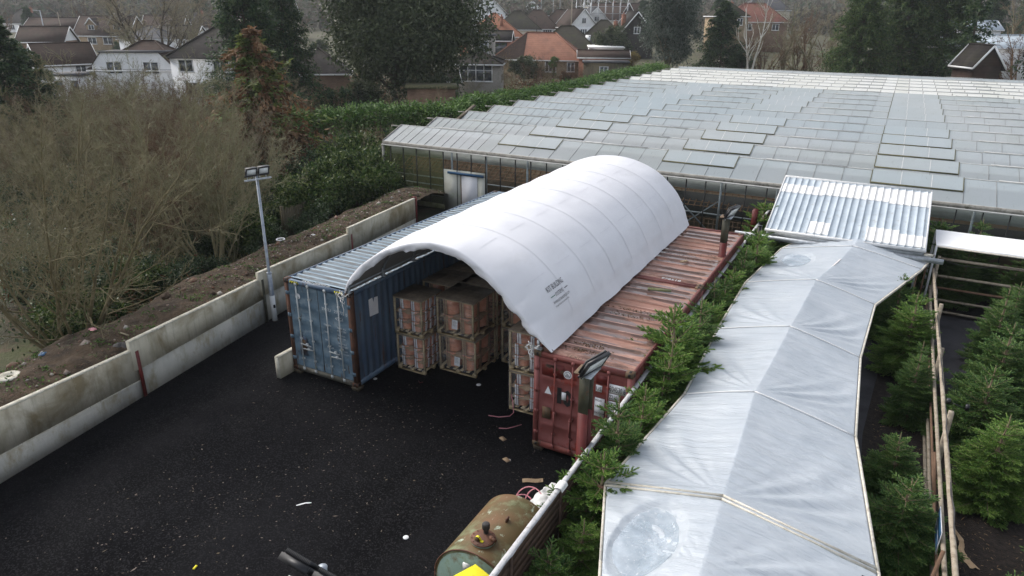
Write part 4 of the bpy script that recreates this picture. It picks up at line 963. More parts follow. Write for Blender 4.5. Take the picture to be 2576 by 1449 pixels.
# ------------------------------------------------------------------ board fence with cap rail and steel columns
def build_fence():
    t = thing('board_fence', 'tall brown board fence with a pale cap rail between yard and spruces', 'fence', (-4.0, 0, 0))
    y = 2.0; k = 0
    while y < 30.6:
        mb = MB(); y1 = min(y+1.83, 30.7)
        mb.box(-.02, .02, y+.004, y1-.004, .03, 2.37)
        for j in range(15): z = .05+j*.155; mb.box(.02, .026, y+.004, y1-.004, z, z+.148); mb.box(-.026, -.02, y+.004, y1-.004, z, z+.148)
        mb.build('panel', M['fenceboard'], t)
        mb = MB(); mb.box(-.045, .05, y-.05, y+.003, 0, 2.38); mb.build('post', M['fenceboard'], t)
        y += 1.83
    ys = np.linspace(1.6, 30.8, 160); r = np.random.RandomState(2)
    g = np.zeros((160, 5, 3))
    for i, q in enumerate(ys):
        j = r.normal(0, .004)
        g[i] = [(-.046+j, q, 2.385), (-.045, q, 2.418), (0, q, 2.42), (.045, q, 2.418), (.046-j, q, 2.385)]
    mb = MB(); mb.grid(g); mb.box(-.042, .042, 1.6, 30.8, 2.381, 2.412); mb.build('cap_rail', M['fencecap'], t)
build_fence()
def steel_column(label, y, H, lamp=True, x=-4.2):
    t = thing('steel_column', label, 'column', (x, y, 0))
    mb = MB()
    for z0, z1, m in ((0, H-.85, 0), (H-.85, H, 1)):
        mb.box(-.1, .1, -.012-.1, .0-.1, z0, z1, m); mb.box(-.1, .1, .1, .112, z0, z1, m); mb.box(-.006, .006, -.1, .1, z0, z1, m)
    mb.build('shaft', [M['red_steel'], M['olive_steel'] if lamp else M['red_steel']], t)
    if lamp:
        mb = MB(); mb.box(-.19, .13, -.19, .19, H, H+.016); mb.build('top_plate', M['rust_steel'], t)
        f = math.pi*.03
        b = floodlight(t, (.16, -.06, H+.2), -math.pi/2-.25, .5, .62, .36)
        mb = MB(); mb.box(-.02, .2, -.3, .2, H+.02, H+.032); mb.build('lamp_bracket', M['galv'], t)
    return t
steel_column('red steel column with a black floodlight in front of the container marked 10', 10.75, 3.98, True, -4.16)
steel_column('red steel column with a rusty top plate and floodlight beside the far red container', 22.55, 4.05)
steel_column('short bare red steel column at the far end of the board fence', 28.3, 2.95, False)
t = thing('black_post', 'black square post beside the board fence near the metal roof', 'post', (-3.62, 26.0, 0)); mb = MB(); mb.box(-.06, .06, -.06, .06, 0, 2.95); mb.box(-.07, .07, -.07, .07, 2.95, 2.97); mb.build('post_shaft', M['black_plastic'], t)

# ------------------------------------------------------------------ oil tank
def build_tank():
    t = thing('oil_tank', 'rusty pale green cylindrical oil tank lying by the board fence', 'tank', (-4.94, 7.92, 0))
    R, zc, L = .8, .84, 1.72
    mb = MB(); n = 56; a = np.linspace(0, 2*np.pi, n, endpoint=False)
    prof = [(R-.05, -.005), (R-.012, .0), (R, .02), (R, .06), (R, .3), (R, L*.5), (R, L-.3), (R, L-.06), (R, L-.02), (R-.012, L), (R-.05, L+.005)]
    P = np.array([[(r*math.cos(q), y, zc+r*math.sin(q)) for r, y in prof] for q in a]); mb.grid(P[::-1], closed=True); mb.build('shell', M['tank'], t, True)
    for y, s in ((-.004, -1), (L+.004, 1)):
        pr = [(0, s*.11), (R*.3, s*.1), (R*.6, s*.07), (R*.85, s*.025), (R-.045, 0)]
        P = np.array([[(r*math.cos(q), y+d, zc+r*math.sin(q)) for r, d in pr] for q in a]); mb = MB(); mb.grid(P if s < 0 else P[::-1], closed=True); mb.build('end_cap', M['tank_end'], t, True)
    mb = MB(); mb.tube([((R+.004)*math.cos(q), 0, zc+(R+.004)*math.sin(q)) for q in np.linspace(0, 2*np.pi, 60)], .013, 6, caps=False); mb.build('end_seam', M['tank_lid'], t, True)
    top = zc+R; c = (-.01, .36)
    mb = MB(); mb.lathe([(.205, -.06), (.205, .03)], 30, (c[0], c[1], top)); mb.build('manhole_neck', M['tank_end'], t, True)
    mb = MB(); mb.lathe([(0, .053), (.218, .053), (.222, .046), (.222, .032), (.2, .032)], 32, (c[0], c[1], top)); lid = mb.build('manhole_lid', M['tank_lid'], t)
    mb = MB()
    for k in range(12): q = k*math.pi/6; mb.lathe([(0, .066), (.012, .066), (.012, .052)], 6, (c[0]+.195*math.cos(q), c[1]+.195*math.sin(q), top))
    mb.build('lid_bolts', M['tank_lid'], lid)
    mb = MB(); x, y = c[0]-.02, c[1]+.13; mb.lathe([(.045, .05), (.045, .13), (.055, .14)], 14, (x, y, top)); mb.lathe([(.055, .14), (.068, .15), (.07, .19), (.066, .2), (.07, .21), (.066, .245), (.05, .26), (0, .265)], 18, (x, y, top)); mb.build('vent_cap', M['darkgrey'], lid, True)
    mb = MB(); q = np.linspace(0, np.pi, 14); cx, cy = c[0]-.05, c[1]-.1
    g = np.zeros((14, 2, 3))
    for i, w in enumerate(q): g[i, :, 0] = cx-.06*math.cos(w); g[i, :, 2] = top+.07+.07*math.sin(w); g[i, 0, 1] = cy-.022; g[i, 1, 1] = cy+.022
    mb.grid(g); mb.box(cx-.062, cx-.058, cy-.022, cy+.022, top+.06, top+.08); mb.box(cx+.058, cx+.062, cy-.022, cy+.022, top+.06, top+.08); mb.box(cx+.058, cx+.11, cy-.025, cy+.025, top+.058, top+.064); mb.build('yellow_strap', M['yellow'], lid)
    mb = MB(); mb.tube([(cx, cy, top+.058), (cx, cy, top+.13)], .04, 12); mb.build('filler_stub', M['rust_steel'], lid)
    mb = MB(); mb.tube([(c[0]+.12, c[1]+.04, top+.085), (c[0]+.25, c[1]-.02, top+.1)], .032, 12); mb.tube([(c[0]+.16, c[1]+.02, top+.09), (c[0]+.18, c[1]+.01, top+.092)], .04, 12); mb.build('pipe_stub', M['tank_lid'], lid, True)
    mb = MB(); mb.box(-.13, .06-.06, -.13, -.10, zc+.5, zc+.64); mb.build('name_plate', M['rag'], t)
    mb = MB()
    mb.box(.1, .13, .95, 1.05, top-.02, top+.06); mb.build('lifting_lug', M['tank_lid'], t)
    mb = MB()
    for y in (.35, L-.35): mb.box(-.6, .6, y-.09, y+.09, 0, .14); mb.box(-.72, -.5, y-.09, y+.09, .14, .36); mb.box(.5, .72, y-.09, y+.09, .14, .36)
    mb.build('saddle', M['rust_steel'], t)
    # yellow board leaning in front of the end cap
    zt = 1.62; A = at(1196, 1419, zt); B = A+(at(1140, 1449, zt)-A)*3.4; C = A+(at(1232.5, 1448, zt)-A)*2.6; D = B+C-A
    t2 = thing('yellow_board', 'bright yellow board standing at the near end of the oil tank', 'board', (A[0], A[1], 0))
    T_ = [np.array([p[0]-A[0], p[1]-A[1], zt]) for p in (A, B, D, C)]; Bm = [p-np.array([0, 0, .03]) for p in T_]
    mb = MB(); mb.add(T_+Bm, [[0, 1, 2, 3], [7, 6, 5, 4], [0, 4, 5, 1], [1, 5, 6, 2], [2, 6, 7, 3], [3, 7, 4, 0]]); mb.build('board_face', M['yellow'], t2)
    mb = MB()
    for p in T_: c = p+(T_[0]+T_[2]-2*p)/2*.2; mb.box(c[0]-.025, c[0]+.025, c[1]-.025, c[1]+.025, 0, zt-.03)
    mb.build('board_legs', M['yellow'], t2)
build_tank()
# ------------------------------------------------------------------ small things lying in the yard
p = at(1340, 1210, .02); mb = MB(); r_ = np.random.RandomState(8); g = np.zeros((9, 4, 3))
for i in range(9):
    for j in range(4): g[i, j] = ((i/8-.5)*.48, (j/3-.5)*.12, .012+.01*math.sin(i*.9)+.004*j)
mb.grid(g); g2 = g.copy(); g2[..., 2] -= .008; mb.grid(g2[:, ::-1]); o = mb.build('cardboard_strip', M['card']); o.location = p; o.rotation_euler = (0, 0, camdir(1, 0)+.03); tag(o, 'long flat cardboard strip lying on the asphalt near the tank', 'cardboard')
for px, py, lb in ((1265, 1104, 'small square of cardboard on the asphalt, nearest the pallets'), (1274, 1157, 'small brown card scrap lying on the asphalt between the container and the tank')):
    p = at(px, py, .01); mb = MB(); mb.box(-.09, .09, -.06, .06, 0, .012); o = mb.build('card_scrap', M['card']); o.location = p; o.rotation_euler = (0, 0, px*.7); tag(o, lb, 'cardboard')
for px, py, s, lb in ((1021, 1352, .06, 'white round disc lying alone on the asphalt'), (1212-8, 968, .07, 'white scrap on the asphalt below the blue container'), (944, 953, .06, 'small white stone on the asphalt right of the blue container'), (1281, 1158, .04, 'tiny white scrap beside a card scrap')):
    p = at(px, py, .008); mb = MB(); mb.lathe([(0, .014), (s*.9, .012), (s, .006), (s, 0)], 14); o = mb.build('white_disc', M['paper'], None, True); o.location = p; tag(o, lb, 'scrap')
p = at(764, 1270, .012); mb = MB(); g = np.array([[(-.16, -.01, 0), (-.16, .01, .004)], [(-.06, -.005, .01), (-.06, .04, .012)], [(.04, .03, .01), (.04, .06, .015)], [(.1, .02, .01), (.1, .05, .02)], [(.16, .04, 0), (.16, .06, .004)]]); mb.grid(g); o = mb.build('paper_strip', M['paper']); o.location = p; o.rotation_euler = (0, 0, camdir(1, 0)+.15); tag(o, 'thin white paper strip lying on open asphalt in the lower yard', 'litter')
p = at(490*.25+0, 0+1086.8+1364*.25, .01); p = at(491, 1428, .01); mb = MB(); mb.box(-.02, .02, -.05, .05, 0, .02); o = mb.build('yellow_clip', M['yellow']); o.location = p; o.rotation_euler = (0, 0, .3); tag(o, 'small bright yellow clip on the asphalt at the bottom left', 'clip')
def cord(name, pts, r, m, label, cat):
    mb = MB(); mb.tube(pts, r, 6); return tag(mb.build(name, m, smooth=True), label, cat)
cord('pink_strap', [at(x, y, z) for x, y, z in ((1229, 1045, .02), (1255, 1049, .03), (1282, 1047, .05), (1292, 1038, .12), (1290, 1010, .35), (1284, 985, .5), (1281, 965, .62))], .012, M['pink'], 'pink packing strap trailing from the lower pallet beside the red container', 'strap')
cord('pink_strap', [at(x, y, .015) for x, y in ((1255, 1077), (1275, 1078), (1292, 1074), (1312, 1068))], .011, M['pink'], 'short pink strap end on the asphalt in front of the red container', 'strap')
cord('pink_strap', [at(x, y, .012) for x, y in ((1053, 958), (1056, 963), (1064, 961))], .01, M['strap'], 'short maroon strap end on the asphalt below the left pallet stack', 'strap')
def heap():
    t = thing('plastic_bundle', 'crumpled bundle of dirty white plastic sheeting between tank and fence', 'plastic sheet', (-4.95, 10.3, 0), -.1)
    r = np.random.RandomState(9); X, Y = np.meshgrid(np.linspace(-.28, .3, 26), np.linspace(-.35, 1.0, 40), indexing='ij')
    edge = np.clip(np.minimum(np.minimum(X+.28, .3-X)/.12, np.minimum(Y+.35, 1.0-Y)/.12), 0, 1)
    Z = .02+edge*(.98+.1*X-.12*np.abs(Y-.3))+edge*.12*vnoise(X+3, Y, 4.)+edge*.06*vnoise(X, Y+4, 11.)
    mb = MB(); mb.grid(np.stack([X+.05*vnoise(X, Y, 6.), Y+.05*vnoise(X+8, Y, 6.), Z], -1)[:, ::-1]); mb.build('sheet', M['rag'], t, True)
    for k, s in enumerate(((.0, .1, .75, .3), (-.12, .0, .6, .26), (.05, .25, .7, .22))):
        q = np.linspace(0, 2*np.pi*.86, 22); mb = MB(); mb.tube(np.stack([s[0]-.2+s[3]*np.cos(q+k), s[1]+s[3]*.8*np.sin(q+k), s[2]+.1+.22*np.sin(q*.9+k)], -1), .013, 5); mb.build('strap_loop', M['pink'], t, True)
    mb = MB(); mb.bar((.1, .8, .8), (.16, .92, 1.12), .05, .03); mb.bar((.05, .75, .85), (.2, .9, 1.02), .04, .03); mb.build('broken_batten', M['pallet'], t)
heap()
mb = MB(); r_ = np.random.RandomState(3); g = np.zeros((10, 8, 3)); X, Y = np.meshgrid(np.linspace(-.08, .08, 10), np.linspace(-.13, .13, 8), indexing='ij')
g = np.stack([X*1.1, Y+.05*vnoise(X*3, Y, 20.), 2.425+.02*np.cos(X*14)+.02*vnoise(X, Y, 14.)-np.clip(np.abs(X)-.06, 0, 1)*3.2], -1); mb.grid(g[:, ::-1]); o = mb.build('white_rag', M['rag'], smooth=True); o.location = (-4.0, 9.35, 0); tag(o, 'white rag draped over the fence cap rail behind the tank', 'rag')
# leaf litter over the asphalt: stuff
r_ = np.random.RandomState(21); K = 800
ctr = np.array([at(x, y, 0)[:2] for x, y in ((950, 1010), (1000, 1080), (860, 1120), (800, 1000), (700, 1200), (420, 1250), (600, 1330), (1200, 1130), (900, 1250), (330, 1400), (1330, 1170))])
ci = r_.randint(0, len(ctr), K); C = np.concatenate([ctr[ci]+r_.normal(0, 1.1, (K, 2)), np.full((K, 1), .014)], -1)
ok = (C[:, 0] < -4.2) & (C[:, 0] > -16.0); C = C[ok]; K = len(C)
mb = MB(); mb.cards(leaf_cards(r_, C, r_.normal(0, 1, (K, 3))*[1, 1, .12], r_.gamma(3, .012, K)+.01, r_.gamma(3, .006, K)+.008, roll=np.tile([[0, 0, 1.]], (K, 1))))
tag(mb.build('leaf_litter', M['litter']), kind='stuff')
# ------------------------------------------------------------------ polythene covered walk
HV = np.array([6.2, 8.2, 10.03, 13.9, 17.8, 21.8, 26.0, 27.5])
HL = np.array([-2.05, -2.75, -3.38, -3.0, -3.16, -3.2, -2.75, -2.3])
HR = np.array([1.5, 1.28, 1.0, .44, .3, .46, 1.7, 2.02])
HC = np.array([-1.0, -1.28, -1.38, -1.57, -1.4, -1.22, -.45, -.36])
EZ, RZ = 2.22, 2.68
def canP(s, v, sag=True):
    """s in [-1,1] across (0 = ridge), v along the walk"""
    L = np.interp(v, HV, HL); R = np.interp(v, HV, HR); C = np.interp(v, HV, HC)
    u = np.where(s < 0, C+(C-L)*s, C+(R-C)*s); a = np.abs(s)
    z = RZ-(RZ-EZ)*a**1.12
    if sag:
        i = np.clip(np.searchsorted(HV, v, side='right')-1, 0, len(HV)-2); f = (v-HV[i])/(HV[i+1]-HV[i]); span = HV[i+1]-HV[i]
        b = np.sin(np.pi*np.clip(f, 0, 1))
        z = z-.04*span/3.9*b*np.sin(np.pi*np.clip(a, 0, 1))*1.6-.05*b*np.clip(1-a*1.5, 0, 1)*span/3.9
        # tension folds fanning from each ridge joint to the opposite eave
        ang = np.arctan2(f*span, a*1.9+.05)
        fan = np.sin(ang*26+3*vnoise(v, s*0, .7))*np.exp(-((ang-.7)/.35)**2)*np.clip(np.hypot(f*span, a*1.9)/1.2, 0, 1)*np.clip(1.2-f, 0, 1)
        z = z+.03*fan*(1-np.clip((a-.85)/.15, 0, 1))
        z = z+.03*b*vnoise(u*1.5, v*1.2, 1.)+.012*vnoise(u*4, v*1.5, 1.)*b
        for cu, cv, ru, rv, d in ((-2.25, 8.8, .58, 1.0, .2), (-2.1, 24.6, .6, .95, .13)):
            q = np.clip(1-((u-cu)/ru)**2-((v-cv)/rv)**2, 0, 1); z = z-d*q*(2-q)*.6
    return np.stack([u, v, z], -1)
def build_canopy():
    t = thing('covered_walk', 'long walkway roof of wet translucent polythene over pale battens', 'canopy', (0, 0, 0))
    S = np.concatenate([np.linspace(-1, 0, 70), np.linspace(0, 1, 80)[1:]]); Vs = np.linspace(HV[0], HV[-1], 420)
    s, v = np.meshgrid(S, Vs, indexing='ij'); P = canP(s, v)
    lip = []
    for sg in (-1, 1):
        e = canP(np.full_like(Vs, sg), Vs).copy(); e2 = e.copy(); e2[:, 2] -= .1+.02*vnoise(Vs, Vs*0, 3.); e2[:, 0] += sg*.015; lip.append(e2)
    mb = MB(); mb.grid(np.concatenate([lip[0][None], P, lip[1][None]], 0)); mb.build('polythene_cover', M['poly'], t, True)
    for cu, cv, ru, rv in ((-2.25, 8.8, .46, .82), (-2.1, 24.6, .44, .7)):
        a = np.linspace(0, 2*np.pi, 48, endpoint=False); q = np.linspace(0, 1, 6); r = np.random.RandomState(int(cv)); j = 1+.12*vnoise(np.cos(a)*3, np.sin(a)*3, 1.)
        zc = None; g = np.zeros((48, 6, 3))
        g[..., 0] = cu+ru*q[None]*np.cos(a)[:, None]*j[:, None]; g[..., 1] = cv+rv*q[None]*np.sin(a)[:, None]*j[:, None]
        Lx = np.interp(g[..., 1], HV, HL); Cx = np.interp(g[..., 1], HV, HC); sv = (g[..., 0]-Cx)/(Cx-Lx)
        hh = canP(np.clip(sv, -1, 0), g[..., 1])[..., 2]; lvl = hh[:, -1].mean()
        g[..., 2] = np.maximum(hh+.006, min(lvl, hh.min()+.11)); mb = MB(); mb.grid(g, closed=True); mb.build('rain_puddle', M['puddle'], t, True)
    for k, v0 in enumerate(HV):
        big = k in (2,)
        if k < 2: continue
        for sg in (-1, 1):
            ss = np.linspace(0, sg, 12); P0 = canP(ss, np.full(12, v0), False)
            P0[:, 2] += .012 if k >= 2 else -.03
            w = .05 if big else .03
            mb = MB(); n = 12
            if big:
                for d in (-.05, .05): mb.bar(P0[0]+[0, d, 0], P0[-1]+[0, d, 0], .045, .03)
            else: mb.tube(P0, .02, 6)
            mb.build('cross_batten', M['batten'] if big else M['white_paint'], t, not big)
    for a, b in zip(range(len(HV)-1), range(1, len(HV))):
        q = canP(np.zeros(8), np.linspace(HV[a], HV[b], 8), False); q[:, 2] -= .085; q[:, 2] -= .05*np.sin(np.pi*np.linspace(0, 1, 8))
        mb = MB(); mb.bar(q[0], q[-1], .05, .05); mb.build('ridge_batten', M['pinkbatten'], t)
        for sg in (-1, 1):
            e0 = canP(np.array([sg*1.]), np.array([HV[a]]), False)[0]; e1 = canP(np.array([sg*1.]), np.array([HV[b]]), False)[0]
            o = np.array([sg*.035, 0, -.03]); mb = MB(); mb.bar(e0+o, e1+o, .045, .07); mb.build('eave_batten', M['batten'], t)
        for sg in (-1, 1):
            e = canP(np.array([sg*.985]), np.array([HV[b]]), False)[0]
            if (sg < 0 or b != 2):
                mb = MB(); x = e[0] if sg < 0 else e[0]-.05; mb.tube([(x, e[1], 0), (x, e[1], e[2]-.02)], .03, 8); mb.box(x-.09, x+.09, e[1]-.09, e[1]+.09, .006, .02); mb.build('post', M['brownrail'], t)
    mb = MB()
    for x in (-.6, .2, .75):      # faint blue maker's stamp on the near sheet
        for dv in (0, .5, 1.1):
            pass
    mb.tube([(-3.4, 9.95, 1.0), (-3.55, 9.97, 2.0), (-3.52, 9.98, 2.12), (-3.4, 9.99, 2.16), (-3.2, 10.0, 2.16)], .05, 10); mb.build('bent_pipe', M['tank_lid'], t, True)
    # flap torn open at the near right corner
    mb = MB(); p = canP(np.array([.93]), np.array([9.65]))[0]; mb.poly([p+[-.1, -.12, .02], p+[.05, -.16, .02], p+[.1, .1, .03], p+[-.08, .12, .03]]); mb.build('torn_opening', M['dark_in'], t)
    P0 = canP(np.array([0., 1.]), np.array([27.5, 27.5]), False)
    mb = MB(); mb.bar(P0[0]+[0, .12, .1], P0[1]+[.1, .12, .06], .05, .06); mb.bar(P0[0]+[0, .12, .1], canP(np.array([-1.]), np.array([27.5]), False)[0]+[0, .12, .04], .05, .06); mb.build('end_rafter', M['rail'], t)
build_canopy()

# ------------------------------------------------------------------ sheet metal roof kiosk
def build_kiosk():
    t = thing('metal_roof_shelter', 'lean-to shelter with ribbed pale metal and white fibreglass roof sheets', 'shelter', (0, 0, 0))
    U0, U1 = -3.5, 1.74; A = np.array([27.0, 2.62]); B = np.array([30.6, 3.9])
    def sheet(u0, u1, f0, f1, off, m, name='roof_sheet'):
        p = .25; us = []
        k0 = int(math.floor((u0-U0)/p)); k1 = int(math.ceil((u1-U0)/p))
        for k in range(k0, k1):
            c = U0+k*p+p*.5
            for du, dz in ((-.125, 0), (-.027, 0), (-.015, .03), (.015, .03), (.027, 0)):
                x = c+du
                if u0-1e-6 <= x <= u1+1e-6: us.append((x, dz))
        us.append((u1, 0)); us = np.array(us); fs = np.linspace(f0, f1, 4)
        g = np.zeros((len(us), 4, 3)); g[..., 0] = us[:, :1]; g[..., 1] = A[0]+(B[0]-A[0])*fs[None]; g[..., 2] = A[1]+(B[1]-A[1])*fs[None]+us[:, 1:]+off
        mb = MB(); mb.grid(g); mb.build(name, m, t)
    sheet(U0, U1, 0, 1, 0, M['metalroof'])
    W2 = M['whitesheet']
    sheet(U0, -1.95, .70, .86, .012, W2, 'white_sheet'); sheet(-2.15, U1, .72, .97, .014, W2, 'white_sheet'); sheet(.4, U1, .70, .80, .018, W2, 'white_sheet')
    sheet(-2.1, -1.38, .02, .22, .012, W2, 'white_sheet'); sheet(-.2, .9, .02, .25, .012, W2, 'white_sheet'); sheet(.85, U1, .02, .2, .016, W2, 'white_sheet')
    mb = MB(); mb.box(U0-.05, U1+.05, B[0], B[0]+.08, B[1]-.1, B[1]+.06)
    for u in (U0-.06, U1): mb.bar((u+.03, A[0], A[1]-.02), (u+.03, B[0], B[1]-.02), .05, .1)
    mb.build('verge_flashing', M['white_paint'], t)
    mb = MB(); mb.box(U0-.06, U1+.05, A[0]-.16, A[0]-.02, A[1]-.06, A[1]+.015); mb.build('gutter', M['white_paint'], t)
    mb = MB(); mb.box(U0, U1, A[0]-.05, A[0]-.0, A[1]-.36, A[1]-.07); mb.build('front_beam', M['galv'], t)
    mb = MB(); mb.tube([(U1+.02, A[0]-.1, A[1]-.14), (U1+.28, A[0]-.1, A[1]-.14)], .045, 10); mb.build('downpipe_stub', M['batten'], t)
    mb = MB(); mb.box(-4.6, 2.35, A[0]-.34, A[0]-.24, 2.28, 2.44); mb.build('channel_beam', M['galv'], t)
    for u in (U0+.1, U1-.1):
        mb = MB(); mb.box(u-.05, u+.05, A[0]+.0, A[0]+.1, 0, A[1]-.07); mb.build('post', M['galv'], t)
        mb = MB(); mb.box(u-.05, u+.05, B[0]-.15, B[0]-.05, 0, B[1]-.12); mb.build('post', M['galv'], t)
    mb = MB(); mb.box(U0+.05, U1-.05, B[0]-.04, B[0]-.01, 0, B[1]-.12); mb.build('back_wall', M['brownboard'], t)
build_kiosk()
def build_awning():
    t = thing('white_awning', 'taut white fabric awning on a white post above the far rail fence', 'awning', (0, 0, 0))
    s, f = np.meshgrid(np.linspace(2.12, 8.5, 60), np.linspace(0, 1, 14), indexing='ij')
    y = 28.0+1.55*f; z = 2.58+.17*f-.05*np.sin(np.pi*f)*1+.02*vnoise(s, f*2, 1.2)
    P = np.stack([s, y, z], -1); lipf = P[:, :1].copy(); lipf[..., 2] -= .06
    mb = MB(); mb.grid(np.concatenate([lipf, P], 1)); mb.build('fabric', M['awning'], t, True)
    mb = MB(); mb.tube([(2.1, 28.0, 2.53), (8.5, 28.0, 2.5)], .03, 8); mb.tube([(2.1, 29.55, 2.7), (8.5, 29.55, 2.7)], .03, 8); mb.build('edge_pole', M['batten'], t, True)
    mb = MB(); mb.tube([(2.14, 28.0, 0), (2.14, 28.0, 2.55)], .04, 10); mb.build('post', M['white_paint'], t, True)
    mb = MB(); mb.tube([(2.14, 29.55, 0), (2.14, 29.55, 2.7)], .04, 10); mb.build('post', M['white_paint'], t, True)
build_awning()
# ------------------------------------------------------------------ rail fences among the spruces
def rail_fence(label, a, b, heights, posts, posth):
    a = np.array(a, float); b = np.array(b, float); d = nrm(b-a); L = np.linalg.norm(b-a); n = np.array([-d[1], d[0]])
    t = thing('rail_fence', label, 'fence', (a[0], a[1], 0))
    for k, (h, r, m) in enumerate(heights):
        j = 0; x = 0
        rr = np.random.RandomState(k+3)
        while x < L-.2:
            x1 = L; w = rr.normal(0, .006, 6); ss = np.linspace(x, x1, 6)
            mb = MB(); off = n*(.07 if k % 2 == 0 else .07)
            mb.tube([(d[0]*q+off[0]+n[0]*w[i], d[1]*q+off[1]+n[1]*w[i], h+w[i]*.6) for i, q in enumerate(ss)], r, 9); mb.build('rail', M[m], t, True); x = x1
    for q in posts:
        mb = MB(); c = d*q+n*(-.02); hh = posth if (q in (10.6, 17.5) or posth > 2.18) else 1.86; mb.box(c[0]-.05, c[0]+.05, c[1]-.06, c[1]+.06, 0, hh); mb.build('post', M['rail'], t)
    return t
rf = rail_fence('weathered round-rail fence running beside the spruces, with a grey cable on its top rail', (2.22, 5.5), (2.22, 27.2), [(1.93, .048, 'rail'), (1.3, .042, 'rail'), (.83, .03, 'brownrail'), (.46, .04, 'rail'), (.1, .04, 'rail')], [1.2, 5.4, 10.6, 14.8, 17.5, 21.6], 2.15)
rail_fence('round-rail fence crossing behind the spruces below the white awning', (2.3, 28.0), (10.5, 28.0), [(2.08, .055, 'rail'), (1.44, .05, 'rail'), (1.0, .045, 'brownrail'), (.54, .045, 'rail'), (.1, .045, 'rail')], [.0, 3.0, 6.0], 2.2)
def cable():
    r = np.random.RandomState(1); ys = np.arange(5.6, 27.2, .5)
    pts = [(2.17+.03*r.normal()*.5, y, 1.97+.03*math.sin(y*2.1)) for y in ys]; mb = MB(); mb.tube(pts, .014, 5)
    tag(mb.build('grey_cable', M['darkgrey'], smooth=True), 'grey cable tied along the top rail of the rail fence', 'cable')
cable()
q = np.linspace(0, 1, 14); mb = MB(); mb.tube([(2.3+3.0*x, 27.9, 2.14-.16*math.sin(math.pi*min(1, x*1.7))*(1 if x < .59 else 0)) for x in q], .012, 5); tag(mb.build('slack_cable', M['darkgrey'], smooth=True), 'slack dark cable drooping along the rail below the white awning', 'cable')
for (a, b, w, m, nm, lb, c) in (((2.32, 14.3, .0), (1.98, 14.9, 1.75), .05, 'brownrail', 'leaning_stake', 'dark brown stake leaning against the rail fence, upper of the two', 'stake'), ((1.65, 10.6, .0), (2.08, 11.9, 1.6), .06, 'brownrail', 'leaning_stake', 'dark brown stake with a pale cut end leaning on the rail fence near the bottom', 'stake')):
    mb = MB(); mb.bar(a, b, w, w); tag(mb.build(nm, M[m]), lb, c)
t = thing('wire_sign', 'small blue printed sign wired to the inner rail of the rail fence', 'sign', (2.1, 12.9, 1.0))
mb = MB(); mb.box(-.02, -.012, -.42, .4, .05, .55); mb.build('sign_face', M['paper'], t); mb = MB(); mb.box(-.026, -.021, -.4, .38, .3, .53)
for k in range(5): mb.box(-.026, -.021, -.36, .3-.05*(k % 2), .1+k*.035, .115+k*.035)
mb.build('sign_print', M['blue_rail'], t)
t = thing('clamp_light', 'small black spotlight clamped to the rail fence', 'light', (2.24, 16.9, 1.95)); mb = MB(); mb.box(-.04, .04, -.06, .06, 0, .1); mb.tube([(0, 0, .05), (.35, -.1, .0)], .01, 5); mb.box(.33, .4, -.14, -.05, -.03, .1); mb.build('light_body', M['black_plastic'], t)
p = at(2432, 1398, .02); mb = MB(); r_ = np.random.RandomState(6); q = np.linspace(0, 1, 22); g = np.zeros((22, 5, 3))
A_, B_ = at(2397, 1330, .02), at(2448, 1430, .02); d_ = nrm((B_-A_)[:2]); n_ = np.array([-d_[1], d_[0]])
for i in range(22):
    for j in range(5):
        w = (.02+.055*q[i]+.02*r_.rand())*(j/4-.5)*2; c = A_[:2]+(B_-A_)[:2]*q[i]+n_*(w+.06*math.sin(q[i]*7)); g[i, j] = (c[0], c[1], .015+.05*r_.rand()*(1-abs(j/2-1)))
mb = MB(); mb.grid(g); tag(mb.build('bark_slab', M['card']), 'long orange-brown strip of bark on the dark mulch beside the rail fence', 'bark')
# bark chips and twigs over the mulch: stuff
r_ = np.random.RandomState(31); K = 5200
C = np.stack([np.concatenate([r_.uniform(.9, 2.3, K//3), r_.uniform(2.3, 7.5, K-K//3)]), r_.uniform(7, 20, K), np.full(K, .02)], -1)
keep = (C[:, 0] > np.interp(C[:, 1], [4, 10, 13, 15, 18, 22], [1.35, 1.3, 1.0, .95, .9, 1.2])+.05*r_.normal(size=K)); C = C[keep]; K = len(C)
mb = MB(); mb.cards(leaf_cards(r_, C, r_.normal(0, 1, (K, 3))*[1, 1, .15], r_.gamma(2.5, .022, K)+.015, r_.gamma(2, .005, K)+.006, roll=np.tile([[0, 0, 1.]], (K, 1))))
tag(mb.build('bark_chips', M['chips']), kind='stuff')

